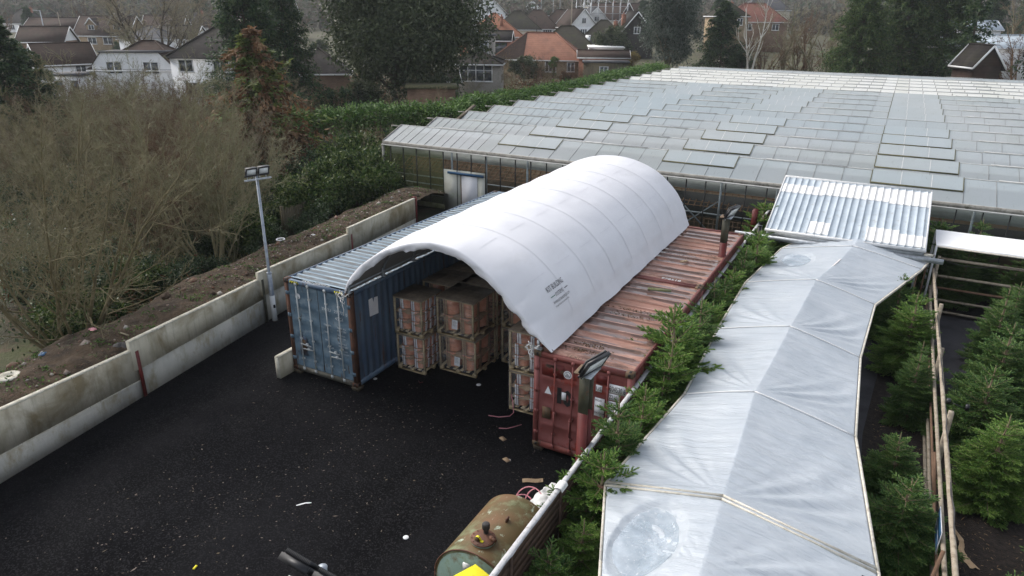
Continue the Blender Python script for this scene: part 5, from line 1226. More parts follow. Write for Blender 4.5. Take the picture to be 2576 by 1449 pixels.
# ------------------------------------------------------------------ young spruces
def spruce_meshes(seed, h, R, bare=.25):
    """trunk plus whorled branches carrying bottlebrush shoots"""
    r = np.random.RandomState(seed); TB = MB(); 
    lean = r.normal(0, .02, 2); zt = np.linspace(0, h, 10)
    tr = np.stack([lean[0]*zt+.012*r.normal(size=10), lean[1]*zt+.012*r.normal(size=10), zt], -1); TB.tube(tr, np.linspace(.045, .009, 10)*max(1, h/2.6), 7)
    sx = lambda z: np.stack([np.interp(z, zt, tr[:, 0]), np.interp(z, zt, tr[:, 1]), z], -1)
    A = []; Bn = []      # shoots (base, tip)
    zs = []; z = .12
    step = h*.105
    while z < h*.8: zs.append(z); z += step*(.55 if z < h*.55 else .8)*r.uniform(.85, 1.15)
    zs += [h*.86]
    BP = []; BR = []
    for z in zs:
        f = z/h; nb = r.randint(6, 9) if f < .8 else 5
        Lz = R*(1.02-f)**.75*1.0 if f > .12 else R*.85
        ph = r.uniform(0, 6.28)
        for b in range(nb):
            L = max(.16, Lz*r.uniform(.75, 1.12)); az = ph+b*6.283/nb+r.normal(0, .14); el = -.12+.75*f**1.5+r.normal(0, .08)
            n = 6; q = np.linspace(0, 1, n); d = np.array([math.cos(az), math.sin(az)])
            zz = z+L*(math.tan(el)*q*.8-.16*q*(1-f)+.2*q*q*(1-f*.5)); P = np.concatenate([sx(np.array([z]))[:, :2]+d[None]*(L*q)[:, None], zz[:, None]], -1)
            BP.append(P); BR.append(np.linspace(.012, .004, n))
            ns = max(4, int(L/.05)); side = np.array([-d[1], d[0], 0]); tan = nrm(P[-1]-P[0])
            for i in range(ns):
                s = .14+.84*i/(ns-1 if ns > 1 else 1); p = np.array([np.interp(s, q, P[:, k]) for k in range(3)])
                ln = min(.34, L*.42)*(1.04-s)**.7+.06
                for sg in (-1, 1):
                    dv = nrm(tan*.75+side*sg*r.uniform(.55, .95)+np.array([0, 0, r.normal(.04, .14)])); tip = p+dv*ln*r.uniform(.75, 1.15)
                    A.append(p); Bn.append(tip)
                    if ln > .15:
                        m = int(ln/.07)
                        for k in range(1, m+1):
                            pp = p+dv*ln*k/(m+1); d2 = nrm(dv+tan*.6+np.array([0, 0, r.normal(.1, .25)])+side*r.normal(0, .5)); A.append(pp); Bn.append(pp+d2*ln*.36*r.uniform(.7, 1.2))
            A.append(P[-1]-tan*.03); Bn.append(P[-1]+tan*.11)
    # leader and its ring of upright shoots
    top = tr[-1]; zl = h*.9
    for k in range(5):
        az = k*6.283/5+r.uniform(0, 1); p = sx(np.array([zl]))[0]; d = nrm(np.array([math.cos(az), math.sin(az), .75+r.normal(0, .15)])); A.append(p); Bn.append(p+d*h*r.uniform(.07, .11)); A.append(p+d*.05); Bn.append(p+d*h*.05+np.array([0, 0, .05]))
    for k in range(5): A.append(sx(np.array([h*.9+h*.02*k]))[0]); Bn.append(sx(np.array([h*.9+h*.02*(k+1)]))[0]+[0, 0, .01])
    V, F = tubes(np.array(BP), np.array(BR), 4); TB.add(V, F)
    A = np.array(A); Bn = np.array(Bn); N = len(A); D = Bn-A; Ls = np.linalg.norm(D, axis=1, keepdims=True); D = D/np.maximum(Ls, 1e-6)
    X = nrm(np.cross(D, np.array([.12, .07, 1.]))); Y = np.cross(D, X)
    Q = []
    st_n = 6
    for i in range(st_n):
        f = (i+.3)/st_n; c = A+D*Ls*f
        for j in range(4):
            a = j*math.pi/2+i*.8+r.uniform(-.3, .3, (N, 1)); rad = X*np.cos(a)+Y*np.sin(a)
            tip = c+D*.030*r.uniform(.7, 1.2, (N, 1))+rad*.021*r.uniform(.7, 1.2, (N, 1))+D*Ls*.1
            w = np.cross(D, rad)*(.0075+Ls*.02); Q.append(np.stack([c-w, c+w, tip], 1))
    Q.append(np.stack([A-X*.008, A+X*.008, Bn], 1)); Q.append(np.stack([A-Y*.008, A+Y*.008, Bn], 1))
    FB = MB(); FB.cards(np.concatenate(Q))
    return TB, FB
SPR = []
for k, (h, R) in enumerate(((2.6, .95), (2.9, 1.05), (2.3, 1.05), (3.2, 1.0))):
    TB, FB = spruce_meshes(40+k, h, R)
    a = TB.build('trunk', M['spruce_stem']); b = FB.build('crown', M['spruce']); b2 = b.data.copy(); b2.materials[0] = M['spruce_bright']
    SPR.append((h, a.data, b.data, b2)); bpy.data.objects.remove(a); bpy.data.objects.remove(b)
def spruce(loc, H, label, group=None, k=None, rz=None, lean=(0, 0), wide=1., bright=False):
    r = np.random.RandomState(int(abs(loc[0]*97+loc[1]*31)*10) % 99991)
    k = r.randint(0, 4) if k is None else k
    t = thing('spruce_tree', label, 'tree', (loc[0], loc[1], 0), r.uniform(0, 6.28) if rz is None else rz, group)
    s = H/SPR[k][0]; t.scale = (s*wide, s*wide, s); t.rotation_euler = (lean[0], lean[1], t.rotation_euler[2])
    meshobj('trunk', SPR[k][1], t); meshobj('crown', SPR[k][3 if bright else 2], t)
    return t
gm = 'spruces planted between the board fence and the covered walk'
mid = [(-3.55, 8.0, 2.0, 'bright young spruce nearest the bottom edge, beside the tank end of the board fence'), (-3.3, 9.0, 2.2, 'bright spruce with fresh tips beside the rusty bent pipe'), (-3.5, 10.0, 2.9, 'spruce standing against the red column by the container marked 10'),
       (-3.45, 11.3, 3.3, 'tall thin-topped spruce by the fence, just past the near red column'), (-3.5, 12.7, 2.9, 'spruce between fence and covered walk, beside the container doors'), (-3.35, 14.2, 3.3, 'tall spruce leaning over the fence, below the near container roof'), (-3.6, 15.4, 3.7, 'tallest pointed spruce beside the middle of the red containers'),
       (-3.4, 16.8, 3.4, 'pointed spruce next to the join of the two red containers'), (-3.5, 18.2, 2.8, 'low full spruce beside the far red container'), (-3.55, 19.8, 2.9, 'spruce midway along the far red container'), (-3.45, 21.3, 2.8, 'spruce in front of the far red steel column'), (-3.5, 22.7, 3.1, 'spruce beside the far red steel column'), (-3.3, 24.2, 3.3, 'long-leadered spruce before the metal roof'), (-3.5, 25.6, 3.0, 'spruce squeezed by the black post'), (-3.7, 28.6, 3.3, 'spruce rising left of the metal roof')]
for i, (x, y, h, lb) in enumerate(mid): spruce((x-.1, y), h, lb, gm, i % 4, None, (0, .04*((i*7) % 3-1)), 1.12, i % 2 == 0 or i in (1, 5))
for i, (x, y, h) in enumerate(((-3.6, 7.6, 1.7), (-3.45, 11.9, 1.8), (-3.4, 13.4, 1.8), (-3.45, 15.2, 1.8), (-3.45, 17.2, 1.8), (-3.45, 19.2, 1.8), (-3.45, 21.9, 1.8), (-3.6, 6.8, 1.8), (-3.65, 9.45, 1.6), (-3.6, 14.9, 2.2), (-3.7, 17.5, 2.2), (-3.65, 20.6, 2.2), (-3.7, 23.5, 2.2), (-3.6, 11.9, 2.2), (-3.65, 13.4, 2.3), (-3.55, 16.1, 2.3), (-3.6, 18.9, 2.3), (-3.6, 22.1, 2.2), (-3.5, 24.9, 2.2), (-3.6, 26.6, 2.2), (-3.65, 8.6, 1.7), (-3.55, 10.7, 2.0), *[(-3.66+.08*(k % 3), 6.6+.52*k, (1.75 if k < 7 else 2.3)+.13*(k % 4)) for k in range(40)])):
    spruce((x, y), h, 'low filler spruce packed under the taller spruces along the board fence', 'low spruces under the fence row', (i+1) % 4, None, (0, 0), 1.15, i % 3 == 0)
gr = 'spruces around the rail fences'
right = [(1.55, 22.2, 2.7, 'full spruce right of the covered walk, level with its third bay'), (1.35, 15.0, 1.95, 'broad spruce left of the rail fence with a star-shaped top'), (1.55, 13.3, 2.0, 'wide dark spruce between path and rail fence, above the leaf litter'), (4.0, 24.0, 2.7, 'tall spruce right of the rail fence, below the crossing rails'), (3.7, 20.8, 2.75, 'leggy spruce at the right edge with a long bare leader'), (3.3, 16.3, 2.3, 'bright full spruce at the right edge, halfway down the rail fence'), (3.2, 18.6, 2.4, 'dark spruce just behind the bright one at the right edge'), (3.05, 11.6, 1.8, 'spruce cut by the right edge near the bottom corner'), (2.75, 9.8, 1.9, 'bright spruce tips in the bottom right corner'), (1.2, 9.6, 2.25, 'thin spruce leader at the bottom edge by the walk corner'),
         (2.3, 30.2, 3.0, 'spruce behind the metal roof shelter, left of the white awning'), (3.7, 30.6, 3.1, 'spruce in front of the greenhouse above the white awning'), (6.0, 30.3, 3.0, 'spruce above the awning at the right edge'), (4.6, 26.3, 2.2, 'shaded spruce behind the crossing rails')]
for i, (x, y, h, lb) in enumerate(right): spruce((x, y), h, lb, gr, i % 4, None, (0, 0), 1.3 if i in (1, 2, 5, 7) else 1.15, i in (0, 5, 8, 9))
for i, (x, y) in enumerate(((5.2, 22.5), (4.7, 18.8), (4.6, 14.2), (4.3, 12.4), (1.2, 24.6), (1.75, 19.2), (3.3, 29.3), (4.9, 29.4), (6.3, 28.9), (5.8, 25.2))):
    spruce((x, y), 2.4, 'shaded spruce standing deep among the others right of the rail fence', 'back spruces right of the rail fence', (i+2) % 4)
# ------------------------------------------------------------------ greenhouse
def build_greenhouse():
    t = thing('greenhouse', 'wide many-ridged glasshouse with whitened grey roof panes, filling the background', 'greenhouse', (-25.1, 31.4, 0))
    U0, V0_ = -25.1, 31.4; SP = 3.63; NS = 16; ZE, ZR = 3.4, 4.05
    X1 = 75.0; dz = ZR-ZE; hs = SP/2
    nrmf = np.array([0, -dz, hs])/math.hypot(dz, hs)
    r = np.random.RandomState(12)
    ventx = [6.95+8.87*k for k in range(8)]; rearx = [2.6+8.87*k for k in range(9)]
    barw = MB(); bars = MB(); ridg = MB(); gut = MB(); ridgw = MB()
    for i in range(NS+1):
        y0 = i*SP; yr = y0+hs; y1 = y0+SP
        white = 11 <= i <= 15
        xl = list(np.arange(0, 7.0, .5555)) if i < 7 else list(np.arange(0, 6.95, 1.11)); xs = np.array(xl[:-1]+list(np.arange(6.95, X1, 1.109)))
        xs = xs[np.concatenate([[True], np.diff(xs) > .2])]
        fp, bp, wp = [], [], []
        for a, b in zip(xs[:-1], xs[1:]):
            q = np.array([[a+.006, y0+.02, ZE], [b-.006, y0+.02, ZE], [b-.006, yr, ZR], [a+.006, yr, ZR]]); q[:, 2] += r.normal(0, .004)
            if white and a < 53.5: wp.append(q)
            else: fp.append(q)
            bp.append(np.array([[b-.006, y1-.02, ZE], [a+.006, y1-.02, ZE], [a+.006, yr, ZR], [b-.006, yr, ZR]]))
            bw = .007
            if white and a < 53.5:
                Pw = lambda f: (y0+hs*f, ZE+dz*f); (ya, za), (yb, zb) = Pw(.5), Pw(.86); barw.add([(a-.028, ya, za+.006), (a+.028, ya, za+.006), (a+.028, yb, zb+.006), (a-.028, yb, zb+.006)], [[0, 1, 2, 3]]); continue
            bars.add([(a-bw*(2.2 if white else 1), y0+.01, ZE+.004), (a+bw, y0+.01, ZE+.004), (a+bw, yr, ZR+.004), (a-bw, yr, ZR+.004), (a-bw, y0+.01, ZE+.014), (a+bw, y0+.01, ZE+.014), (a+bw, yr, ZR+.014), (a-bw, yr, ZR+.014)], [[4, 5, 6, 7], [0, 1, 5, 4], [3, 0, 4, 7], [1, 2, 6, 5]])
        for a in xs[:-1]: bars.add([(a-.012, y1-.02, ZE+.0), (a+.012, y1-.02, ZE+.0), (a+.012, yr, ZR-.01), (a-.012, yr, ZR-.01), (a-.012, y1-.02, ZE-.03), (a+.012, y1-.02, ZE-.03), (a+.012, yr, ZR-.04), (a-.012, yr, ZR-.04)], [[4, 7, 6, 5], [0, 1, 2, 3]])
        mb = MB()
        if fp: mb.cards(np.array(fp), 0)
        if wp: mb.cards(np.array(wp), 1)
        mb.cards(np.array(bp), 0)
        span = mb.build('roof_span', [M['roof_pane'], M['white_pane']], t)
        mb = MB(); rw = .075 if white else .018; mb.box(-.03, X1 if not white else 53.4, yr-rw, yr+rw, ZR-.0, ZR+.026); mb.build('ridge_bar', M['white_paint' if white else 'ridgebar'], span)
        for x0 in rearx: mb = MB(); mb.box(x0, x0+3.35, yr-.02, yr+.05, ZR+.031, ZR+.058); mb.build('vent_rail', M['ridgebar'], span)
        gut.box(0, X1, y0-.07, y0+.06, ZE-.05-(.1 if i == 0 else 0), ZE+.012)
        gut.box(-.75, -.03, yr-.035, yr+.035, ZR-.12, ZR-.05)
        if not white:
            for x0 in ventx:
                if i == 16 or x0 > 70: continue
                if r.rand() < .1 and i > 3: continue
                x1 = x0+3.32; f0, f1 = .46, 1.0; lift = .0
                mb = MB(); P = lambda x, f, o: np.array([x, y0+hs*f, ZE+dz*f])+nrmf*o
                lo = lift+.02
                for k in range(3):
                    a = x0+k*1.107+.012; b = a+1.083; mb.poly([P(a, f0, lo), P(b, f0, lo), P(b, f1, .04), P(a, f1, .04)])
                v = mb.build('roof_vent', M['vent_pane'], t)
                mb = MB()
                mb.add([P(x0, f0-.012, lo-.014), P(x1, f0-.012, lo-.014), P(x1, f0-.012, lo+.012), P(x0, f0-.012, lo+.012), P(x0, f0+.03, lo-.014), P(x1, f0+.03, lo-.014), P(x1, f0+.03, lo+.012), P(x0, f0+.03, lo+.012)], [[0, 1, 2, 3], [3, 2, 6, 7], [0, 3, 7, 4], [1, 5, 6, 2]])
                for k in (0, 3): a = x0+k*1.107; mb.add([P(a-.018, f0, lo+.012), P(a+.018, f0, lo+.012), P(a+.018, f1, .052), P(a-.018, f1, .052), P(a-.018, f0, .0), P(a+.018, f0, .0)], [[0, 1, 2, 3], [4, 0, 3, 3], [1, 5, 2, 2]][:1])
                mb.build('vent_edge', M['mossy_edge'], v)
                mb = MB()
                for k in (0, 1, 2, 3): a = x0+k*1.107; mb.add([P(a-.014, f0, lo+.008), P(a+.014, f0, lo+.008), P(a+.014, f1, .05), P(a-.014, f1, .05)], [[0, 1, 2, 3]])
                mb.build('vent_bars', M['ridgebar'], v)  # pale bars along the edges of the vent panes, one mesh
    bars.build('glazing_bars', M['glazbar'], t); barw.build('dark_glazing_bars', M['gutter'], t); gut.build('valley_gutters', M['gutter'], t)
    YB = (NS+1)*SP
    # front wall
    mb = MB(); xs = [0, .5]+list(.5+.883*np.arange(1, 60))
    for a, b in zip(xs[:-1], xs[1:]):
        if 4.0 < a < 6.3:
            mb.cards(np.array([[[a+.01, 0, 2.25], [b-.01, 0, 2.25], [b-.01, 0, 3.22], [a+.01, 0, 3.22]]]))
        else:
            mb.cards(np.array([[[a+.01, 0, .26], [b-.01, 0, .26], [b-.01, 0, 1.95], [a+.01, 0, 1.95]], [[a+.01, .004, 1.95], [b-.01, .004, 1.95], [b-.01, .004, 3.22], [a+.01, .004, 3.22]]]), 1 if a < 4 else 0)
    mb.build('front_glazing', [M['wall_pane'], M['green_pane']], t)
    mb = MB()
    for a in xs: mb.box(a-.02, a+.02, -.03, .03, .25, 3.22)
    mb.build('mullions', M['mullion'], t)
    mb = MB(); mb.box(-.05, X1, -.1, .05, 3.19, 3.25); mb.build('eave_rail', M['ridgebar'], t)
    mb = MB(); mb.box(-.03, 4.05, -.06, .06, 0, .25); mb.box(6.65, 60, -.06, .06, 0, .25); mb.build('plinth', M['plinth'], t)
    mb = MB(); mb.box(-.06, .06, -.07, .05, .25, 3.23); mb.build('corner_post', M['gutter'], t)
    mb = MB(); mb.box(4.05, 5.13, -.02, .03, 0, 2.24); mb.box(6.2, 6.64, -.02, .03, 0, 2.03); mb.box(5.13, 6.64, -.018, .03, 2.03, 2.25); mb.build('door_surround', M['door_panel'], t)
    d = None; mb = MB(); mb.box(5.2, 6.18, -.05, .0, .03, 2.0); d = mb.build('door', M['door_white'], t)
    mb = MB(); mb.box(5.12, 5.195, -.03, .02, 0, 2.02); mb.build('door_jamb', M['rust_steel'], d)
    mb = MB(); mb.box(4.35, 6.58, -.12, -.021, 2.04, 2.16); mb.build('door_track', M['blue_rail'], t)
    # steel frame seen through the glass
    mb = MB()
    for x in (4.4, 6.55, 9.0, 11.4, 13.9, 16.3, 18.8, 21.2, 23.7, 26.2, 28.5): mb.box(x-.045, x+.045, .25, .33, 0, 3.3)
    for x in (16.3, 21.2, 26.2): mb.bar((x+.05, .38, 2.6), (x+2.4, .38, .5), .07, .05); mb.bar((x+2.4, .4, 2.2), (x, .4, .2), .07, .05)
    mb.box(.1, 40, .26, .3, 1.6, 1.66); mb.build('inner_frame', M['galv'], t)
    mb = MB(); mb.box(.1, 40, 2.6, 2.66, 0, 2.5); mb.build('partition', M['brownboard'], t)
    mb = MB(); mb.box(14, 40, .9, .95, 1.3, 2.4); mb.build('dark_screen', M['dark_in'], t)
    mb = MB(); mb.box(.1, 60, .62, .64, 2.62, 3.3); mb.build('liner_sheet', M['sheet_grey'], t)
    mb = MB()
    for k in range(90): x = .8+k*.3; mb.bar((x, .5, 1.85), (x+.02, 1.9, 2.6), .05, .03)
    for k in range(7): f = k/6; mb.box(.8, 27.8, .5+1.4*f-.02, .5+1.4*f+.02, 1.88+.75*f, 1.91+.75*f)
    for k in range(34): x = 16.6+k*.22; mb.box(x-.02, x+.02, .5, .53, .1, 1.35)
    for k in range(6): mb.box(16.5, 24.0, .485, .5, .2+k*.22, .24+k*.22)
    mb.build('lattice_panels', M['lattice'], t)
    mb = MB()
    for k in range(3): mb.box(.6, 4.0, .7+k*.02, .75+k*.02, .45+k*.3, .5+k*.3)
    mb.tube([(1.0, .7, .3), (1.0, .7, 1.1), (4.0, .7, 1.1)], .03, 6); mb.build('benches', M['galv'], t)
    mb = MB(); mb.box(-.02, 60, .1, 30, -.05, .012); mb.build('inner_floor', M['mulch'], t)
    # left gable end: rectangular panes and zigzag tops
    mb = MB()
    for i in range(NS+1):
        y0 = i*SP; a = y0+.02; b = y0+SP-.02; yr = y0+hs
        mb.cards(np.array([[[0, b, .3], [0, a, .3], [0, a, ZE-.05], [0, b, ZE-.05]]])); mb.poly([(0, b, ZE-.03), (0, a, ZE-.03), (0, yr, ZR-.03)])
    mb.build('gable_glazing', M['green_pane'], t)
    mb = MB()
    for i in range(NS+1):
        y0 = i*SP
        for k in range(4): mb.box(-.02, .02, y0+k*SP/4-.02, y0+k*SP/4+.02, 0, ZE)
        mb.bar((-.01, y0, ZE+.01), (-.01, y0+hs, ZR+.02), .05, .07); mb.bar((-.01, y0+hs, ZR+.02), (-.01, y0+SP, ZE+.01), .05, .07)
    mb.box(-.05, .05, 0, YB, 0, .28); mb.build('gable_bars', M['gutter'], t)
    mb = MB(); mb.box(X1-.02, X1, 0, YB, 0, 3.4); mb.box(0, X1, YB-.05, YB, 0, 3.4); mb.build('far_walls', M['sheet_grey'], t)
    mb = MB(); mb.bar((.1, 7.0, ZE+.05), (-.1, 10.1, ZR+.25), .22, .12)
    o = mb.build('plank', M['timber_block']); o.location = (-25.1, 31.4, 0); tag(o, 'weathered plank propped over the left end of the third glasshouse ridge', 'plank')
build_greenhouse()
# ------------------------------------------------------------------ trees
def grow(r, P0, D0, L, R0, nseg, wob, up, taper=.35):
    N = len(P0); P = np.zeros((N, nseg+1, 3)); P[:, 0] = P0; d = nrm(D0)
    for i in range(nseg):
        d = nrm(d+r.normal(0, wob, (N, 3))+np.array([0, 0, up])); P[:, i+1] = P[:, i]+d*(L/nseg)[:, None]
    return P, R0[:, None]*np.linspace(1, taper, nseg+1)[None]
def sprout(r, P, R, m, a, b, ang, lf, rf, L):
    """m children per parent polyline"""
    N, K, _ = P.shape; i = np.repeat(np.arange(N), m); t = r.uniform(a, b, N*m)*(K-1); k = np.minimum(t.astype(int), K-2); f = (t-k)[:, None]
    p = P[i, k]*(1-f)+P[i, k+1]*f; T = nrm(P[i, k+1]-P[i, k]); X = nrm(np.cross(T, r.normal(0, 1, (N*m, 3))))
    an = r.normal(ang, ang*.25, N*m)[:, None]; D = T*np.cos(an)+X*np.sin(an)
    rad = np.maximum((R[i, k]*(1-f[:, 0])+R[i, k+1]*f[:, 0])*rf, .003)
    return p, D, L[i]*lf*r.uniform(.55, 1.15, N*m)*(1.15-.55*t/(K-1)), rad
def bare_meshes(seed, H, stems, spread, tw=(7, 7, 5), r0=.06, clear=.25, wob=.09, twig_r=.006, base=.25, up=.05):
    r = np.random.RandomState(seed); TB, CB = MB(), MB()
    az = np.arange(stems)*2.4+r.uniform(0, 6, stems); sprd = spread*r.uniform(.25, 1.1, stems)
    if stems == 1: sprd = np.array([.04])
    D = np.stack([np.cos(az)*sprd, np.sin(az)*sprd, np.ones(stems)], -1); P0 = np.stack([np.cos(az)*base*sprd, np.sin(az)*base*sprd, np.zeros(stems)-.15], -1)
    L = H*r.uniform(.72, 1.02, stems)*np.sqrt(1+.35*sprd**2); R0 = r0*r.uniform(.6, 1.15, stems)
    P, R = grow(r, P0, D, L, R0, 8, wob, up, .18); TB.add(*tubes(P, R, 6))
    p, d, l, q = sprout(r, P, R, tw[0], clear, .97, .62, .42, .55, L); P1, R1 = grow(r, p, d, l, q, 6, .16, .07, .22); TB.add(*tubes(P1, R1, 4))
    p, d, l, q = sprout(r, P1, R1, tw[1], .15, 1., .7, .42, .6, l); P2, R2 = grow(r, p, d, l, np.maximum(q, twig_r*1.1), 4, .2, .06, .45); CB.add(*tubes(P2, R2, 3))
    p, d, l, q = sprout(r, P2, R2, tw[2], .1, 1., .75, .5, .7, l); P3, R3 = grow(r, p, d, l, np.maximum(q*0+twig_r, .003), 2, .2, .05, .5); CB.add(*tubes(P3, R3, 3))
    return TB, CB
def conifer_meshes(seed, H, R, n=260, droop=.15, card=.34, per=46, low=.04, power=.8, jag=.25):
    r = np.random.RandomState(seed); TB, CB = MB(), MB()
    z = np.linspace(0, H*.98, 8); TB.tube(np.stack([.02*H*r.normal(size=8)*.3, .02*H*r.normal(size=8)*.3, z], -1), np.linspace(H*.018, .02, 8), 7)
    f = low+(.98-low)*r.rand(n)**.9; az = r.uniform(0, 6.283, n); L = np.maximum(.25, R*(1.02-f)**power*r.uniform(1-jag*1.6, 1+jag, n)); L *= np.where(f < .12, .8, 1)
    D = np.stack([np.cos(az), np.sin(az), r.normal(.05, .18, n)+.5*f*f], -1); P0 = np.stack([0*f, 0*f, f*H], -1)
    P, Rr = grow(r, P0, D, L, L*.012+.01, 5, .09, -droop*.35, .3); TB.add(*tubes(P, Rr, 3))
    i = np.repeat(np.arange(n), per); t = (r.rand(n*per)**.55)*5; k = np.minimum(t.astype(int), 4); ff = (t-k)[:, None]
    p = P[i, k]*(1-ff)+P[i, k+1]*ff; T = nrm(P[i, k+1]-P[i, k]); p = p+r.normal(0, .055, (len(p), 3))*L[i][:, None]
    Dd = nrm(T*.9+r.normal(0, .55, p.shape)+[0, 0, -droop]); CB.cards(leaf_cards(r, p, Dd, card*r.uniform(.5, 1.2, len(p)), card*.42*r.uniform(.6, 1.2, len(p)), roll=nrm(r.normal(0, .6, p.shape)+[0, 0, 1.])))
    return TB, CB
def crown_meshes(seed, H, R, lobes=26, clumps=14, per=60, card=.3, trunk_h=.35, squash=.8, flare=1., limbs=9, droop=.2, cl=.62):
    """broad evergreen: limbs, lobes, leaf clumps with gaps"""
    r = np.random.RandomState(seed); TB, CB = MB(), MB()
    h0 = H*trunk_h; TB.tube([(0, 0, -.1), (.05*R*r.normal(), .05*R*r.normal(), h0), (.1*R*r.normal(), .1*R*r.normal(), H*.75)], [H*.028, H*.02, H*.008], 8)
    c = r.normal(0, 1, (lobes, 3)); c = c/np.linalg.norm(c, axis=1, keepdims=True)*r.uniform(.35, .86, (lobes, 1)); cen = np.array([0, 0, h0+(H-h0)*.5]); ext = np.array([R, R, (H-h0)*.5])
    LC = cen+c*ext; LR = R*r.uniform(.16, .4, lobes)
    for k in range(min(limbs, lobes)): TB.tube([(0, 0, h0*r.uniform(.6, 1.2)), LC[k]*[.5, .5, .8]+r.normal(0, .05*R, 3), LC[k]], [H*.012, H*.008, .02], 5)
    i = np.repeat(np.arange(lobes), clumps); d = nrm(r.normal(0, 1, (len(i), 3))); CC = LC[i]+d*(LR[i]*r.uniform(.55, 1.02, len(i)))[:, None]*[1, 1, squash]; CR = LR[i]*cl*r.uniform(.6, 1.2, len(i))
    j = np.repeat(np.arange(len(CC)), per); q = r.normal(0, .42, (len(j), 3)); p = CC[j]+q*CR[j][:, None]
    D = nrm(q+r.normal(0, .6, q.shape)+[0, 0, -droop]); CB.cards(leaf_cards(r, p, D, card*r.uniform(.55, 1.2, len(p)), card*.45*r.uniform(.6, 1.3, len(p))))
    return TB, CB
def mk(pair, bark, leaf):
    a = pair[0].build('trunk', bark); b = pair[1].build('crown', leaf); d = (a.data, b.data); bpy.data.objects.remove(a); bpy.data.objects.remove(b); return d
def tree(name, data, loc, label, cat='tree', group=None, rz=0, s=1., parts=('trunk', 'crown')):
    t = thing(name, label, cat, loc, rz, group); t.scale = s if hasattr(s, '__len__') else (s, s, s)
    for n, d in zip(parts, data): meshobj(n, d, t)
    return t
def gz(u, v): return float(terrain(np.array(u), np.array(v)))
def on(px, d, dz=0.):
    """point on the terrain, d metres out along photo column px"""
    r = ray(px, 300); k = d/r[1]; P = toyard(np.array([r[0]*k, d, 0])); return np.array([P[0], P[1], gz(P[0], P[1])+dz])
BARE = [mk(bare_meshes(100, 6.2, 9, .55, (9, 9, 8), .034, twig_r=.0045), M['bark'], M['bark_pale']), mk(bare_meshes(101, 5.0, 11, .8, (8, 9, 8), .03, twig_r=.0045), M['bark'], M['bark_brown']), mk(bare_meshes(102, 4.2, 14, 1.0, (7, 8, 7), .024, twig_r=.0045), M['bark_brown'], M['bark_brown']),
        mk(bare_meshes(103, 5.6, 7, .45, (10, 9, 7), .034, twig_r=.0045), M['bark'], M['bark']), mk(bare_meshes(104, 3.2, 16, 1.1, (6, 8, 7), .02, twig_r=.0045), M['bark'], M['bark_pale'])]
BIG = [mk(bare_meshes(110, 8.6, 12, .62, (13, 8, 7), .066, .22, .095, .0055, .5, .07), M['bark_big'], M['bark_big']), mk(bare_meshes(111, 8.8, 13, .7, (13, 8, 7), .066, .22, .095, .0055, .5, .07), M['bark_big'], M['bark_big'])]
SPREAD = mk(bare_meshes(120, 13.5, 6, .75, (13, 10, 8), .24, .2, .1, .019, .3, .03), M['bark_dark'], M['bark_pale'])
BIRCH = mk(bare_meshes(121, 13, 2, .12, (11, 7, 5), .2, .3, .06, .012, .3), M['bark_birch'], M['bark_pale'])
HAW = mk(bare_meshes(122, 5.2, 4, .7, (11, 9, 7), .09, .15, .16, .008, .3, .0), M['bark'], M['bark_pale'])
FARB = [mk(bare_meshes(123, 11, 3, .4, (9, 7, 5), .2, .2, .1, .022, .3), M['bark'], M['bark_pale']), mk(bare_meshes(124, 9, 5, .6, (8, 7, 5), .16, .2, .1, .022, .3), M['bark_brown'], M['bark_brown'])]
CON = [mk(conifer_meshes(130, 10, 2.9, 340, .3, .26, 100, .03, .62), M['bark_dark'], M['conifer']), mk(conifer_meshes(131, 14, 4.4, 440, .3, .3, 110, .03, .55), M['bark_dark'], M['conifer']),
       mk(conifer_meshes(132, 16, 5.0, 520, .25, .34, 110, .05, .6), M['bark_dark'], M['conifer_y']), mk(conifer_meshes(133, 11, 4.0, 320, .25, .34, 90, .02, .7), M['bark_dark'], M['conifer'])]
SLIM = mk(conifer_meshes(134, 14, 2.6, 110, .3, .5, 40, .25, .5, .5), M['bark_dark'], M['conifer'])
HOLM = mk(crown_meshes(140, 15, 8.2, 64, 14, 90, .36, .12, .9, limbs=16, cl=.75), M['bark_dark'], M['holm'])
EUC = mk(crown_meshes(141, 14, 4.6, 34, 15, 90, .32, .2, 1.0, limbs=14, droop=.35, cl=.7), M['bark_pale'], M['euca'])
SHR = [mk(crown_meshes(142, 2.6, 1.6, 14, 10, 60, .16, .1, .9, limbs=6), M['bark_dark'], M['laurel']), mk(crown_meshes(143, 2.2, 1.7, 14, 9, 60, .13, .05, .9, limbs=6), M['bark_dark'], M['ivy']), mk(crown_meshes(144, 3.2, 1.7, 12, 10, 60, .2, .1, .9, limbs=6), M['bark_dark'], M['russet']), mk(crown_meshes(145, 3.6, 1.8, 14, 9, 60, .2, .1, 1., limbs=6), M['bark_dark'], M['golden'])]
DK = [mk(crown_meshes(146, 5, 2.6, 18, 10, 55, .3, .1, 1., limbs=6), M['bark_dark'], M['conifer']), mk(crown_meshes(147, 5, 2.4, 18, 10, 55, .28, .15, 1., limbs=6), M['bark_dark'], M['holm'])]

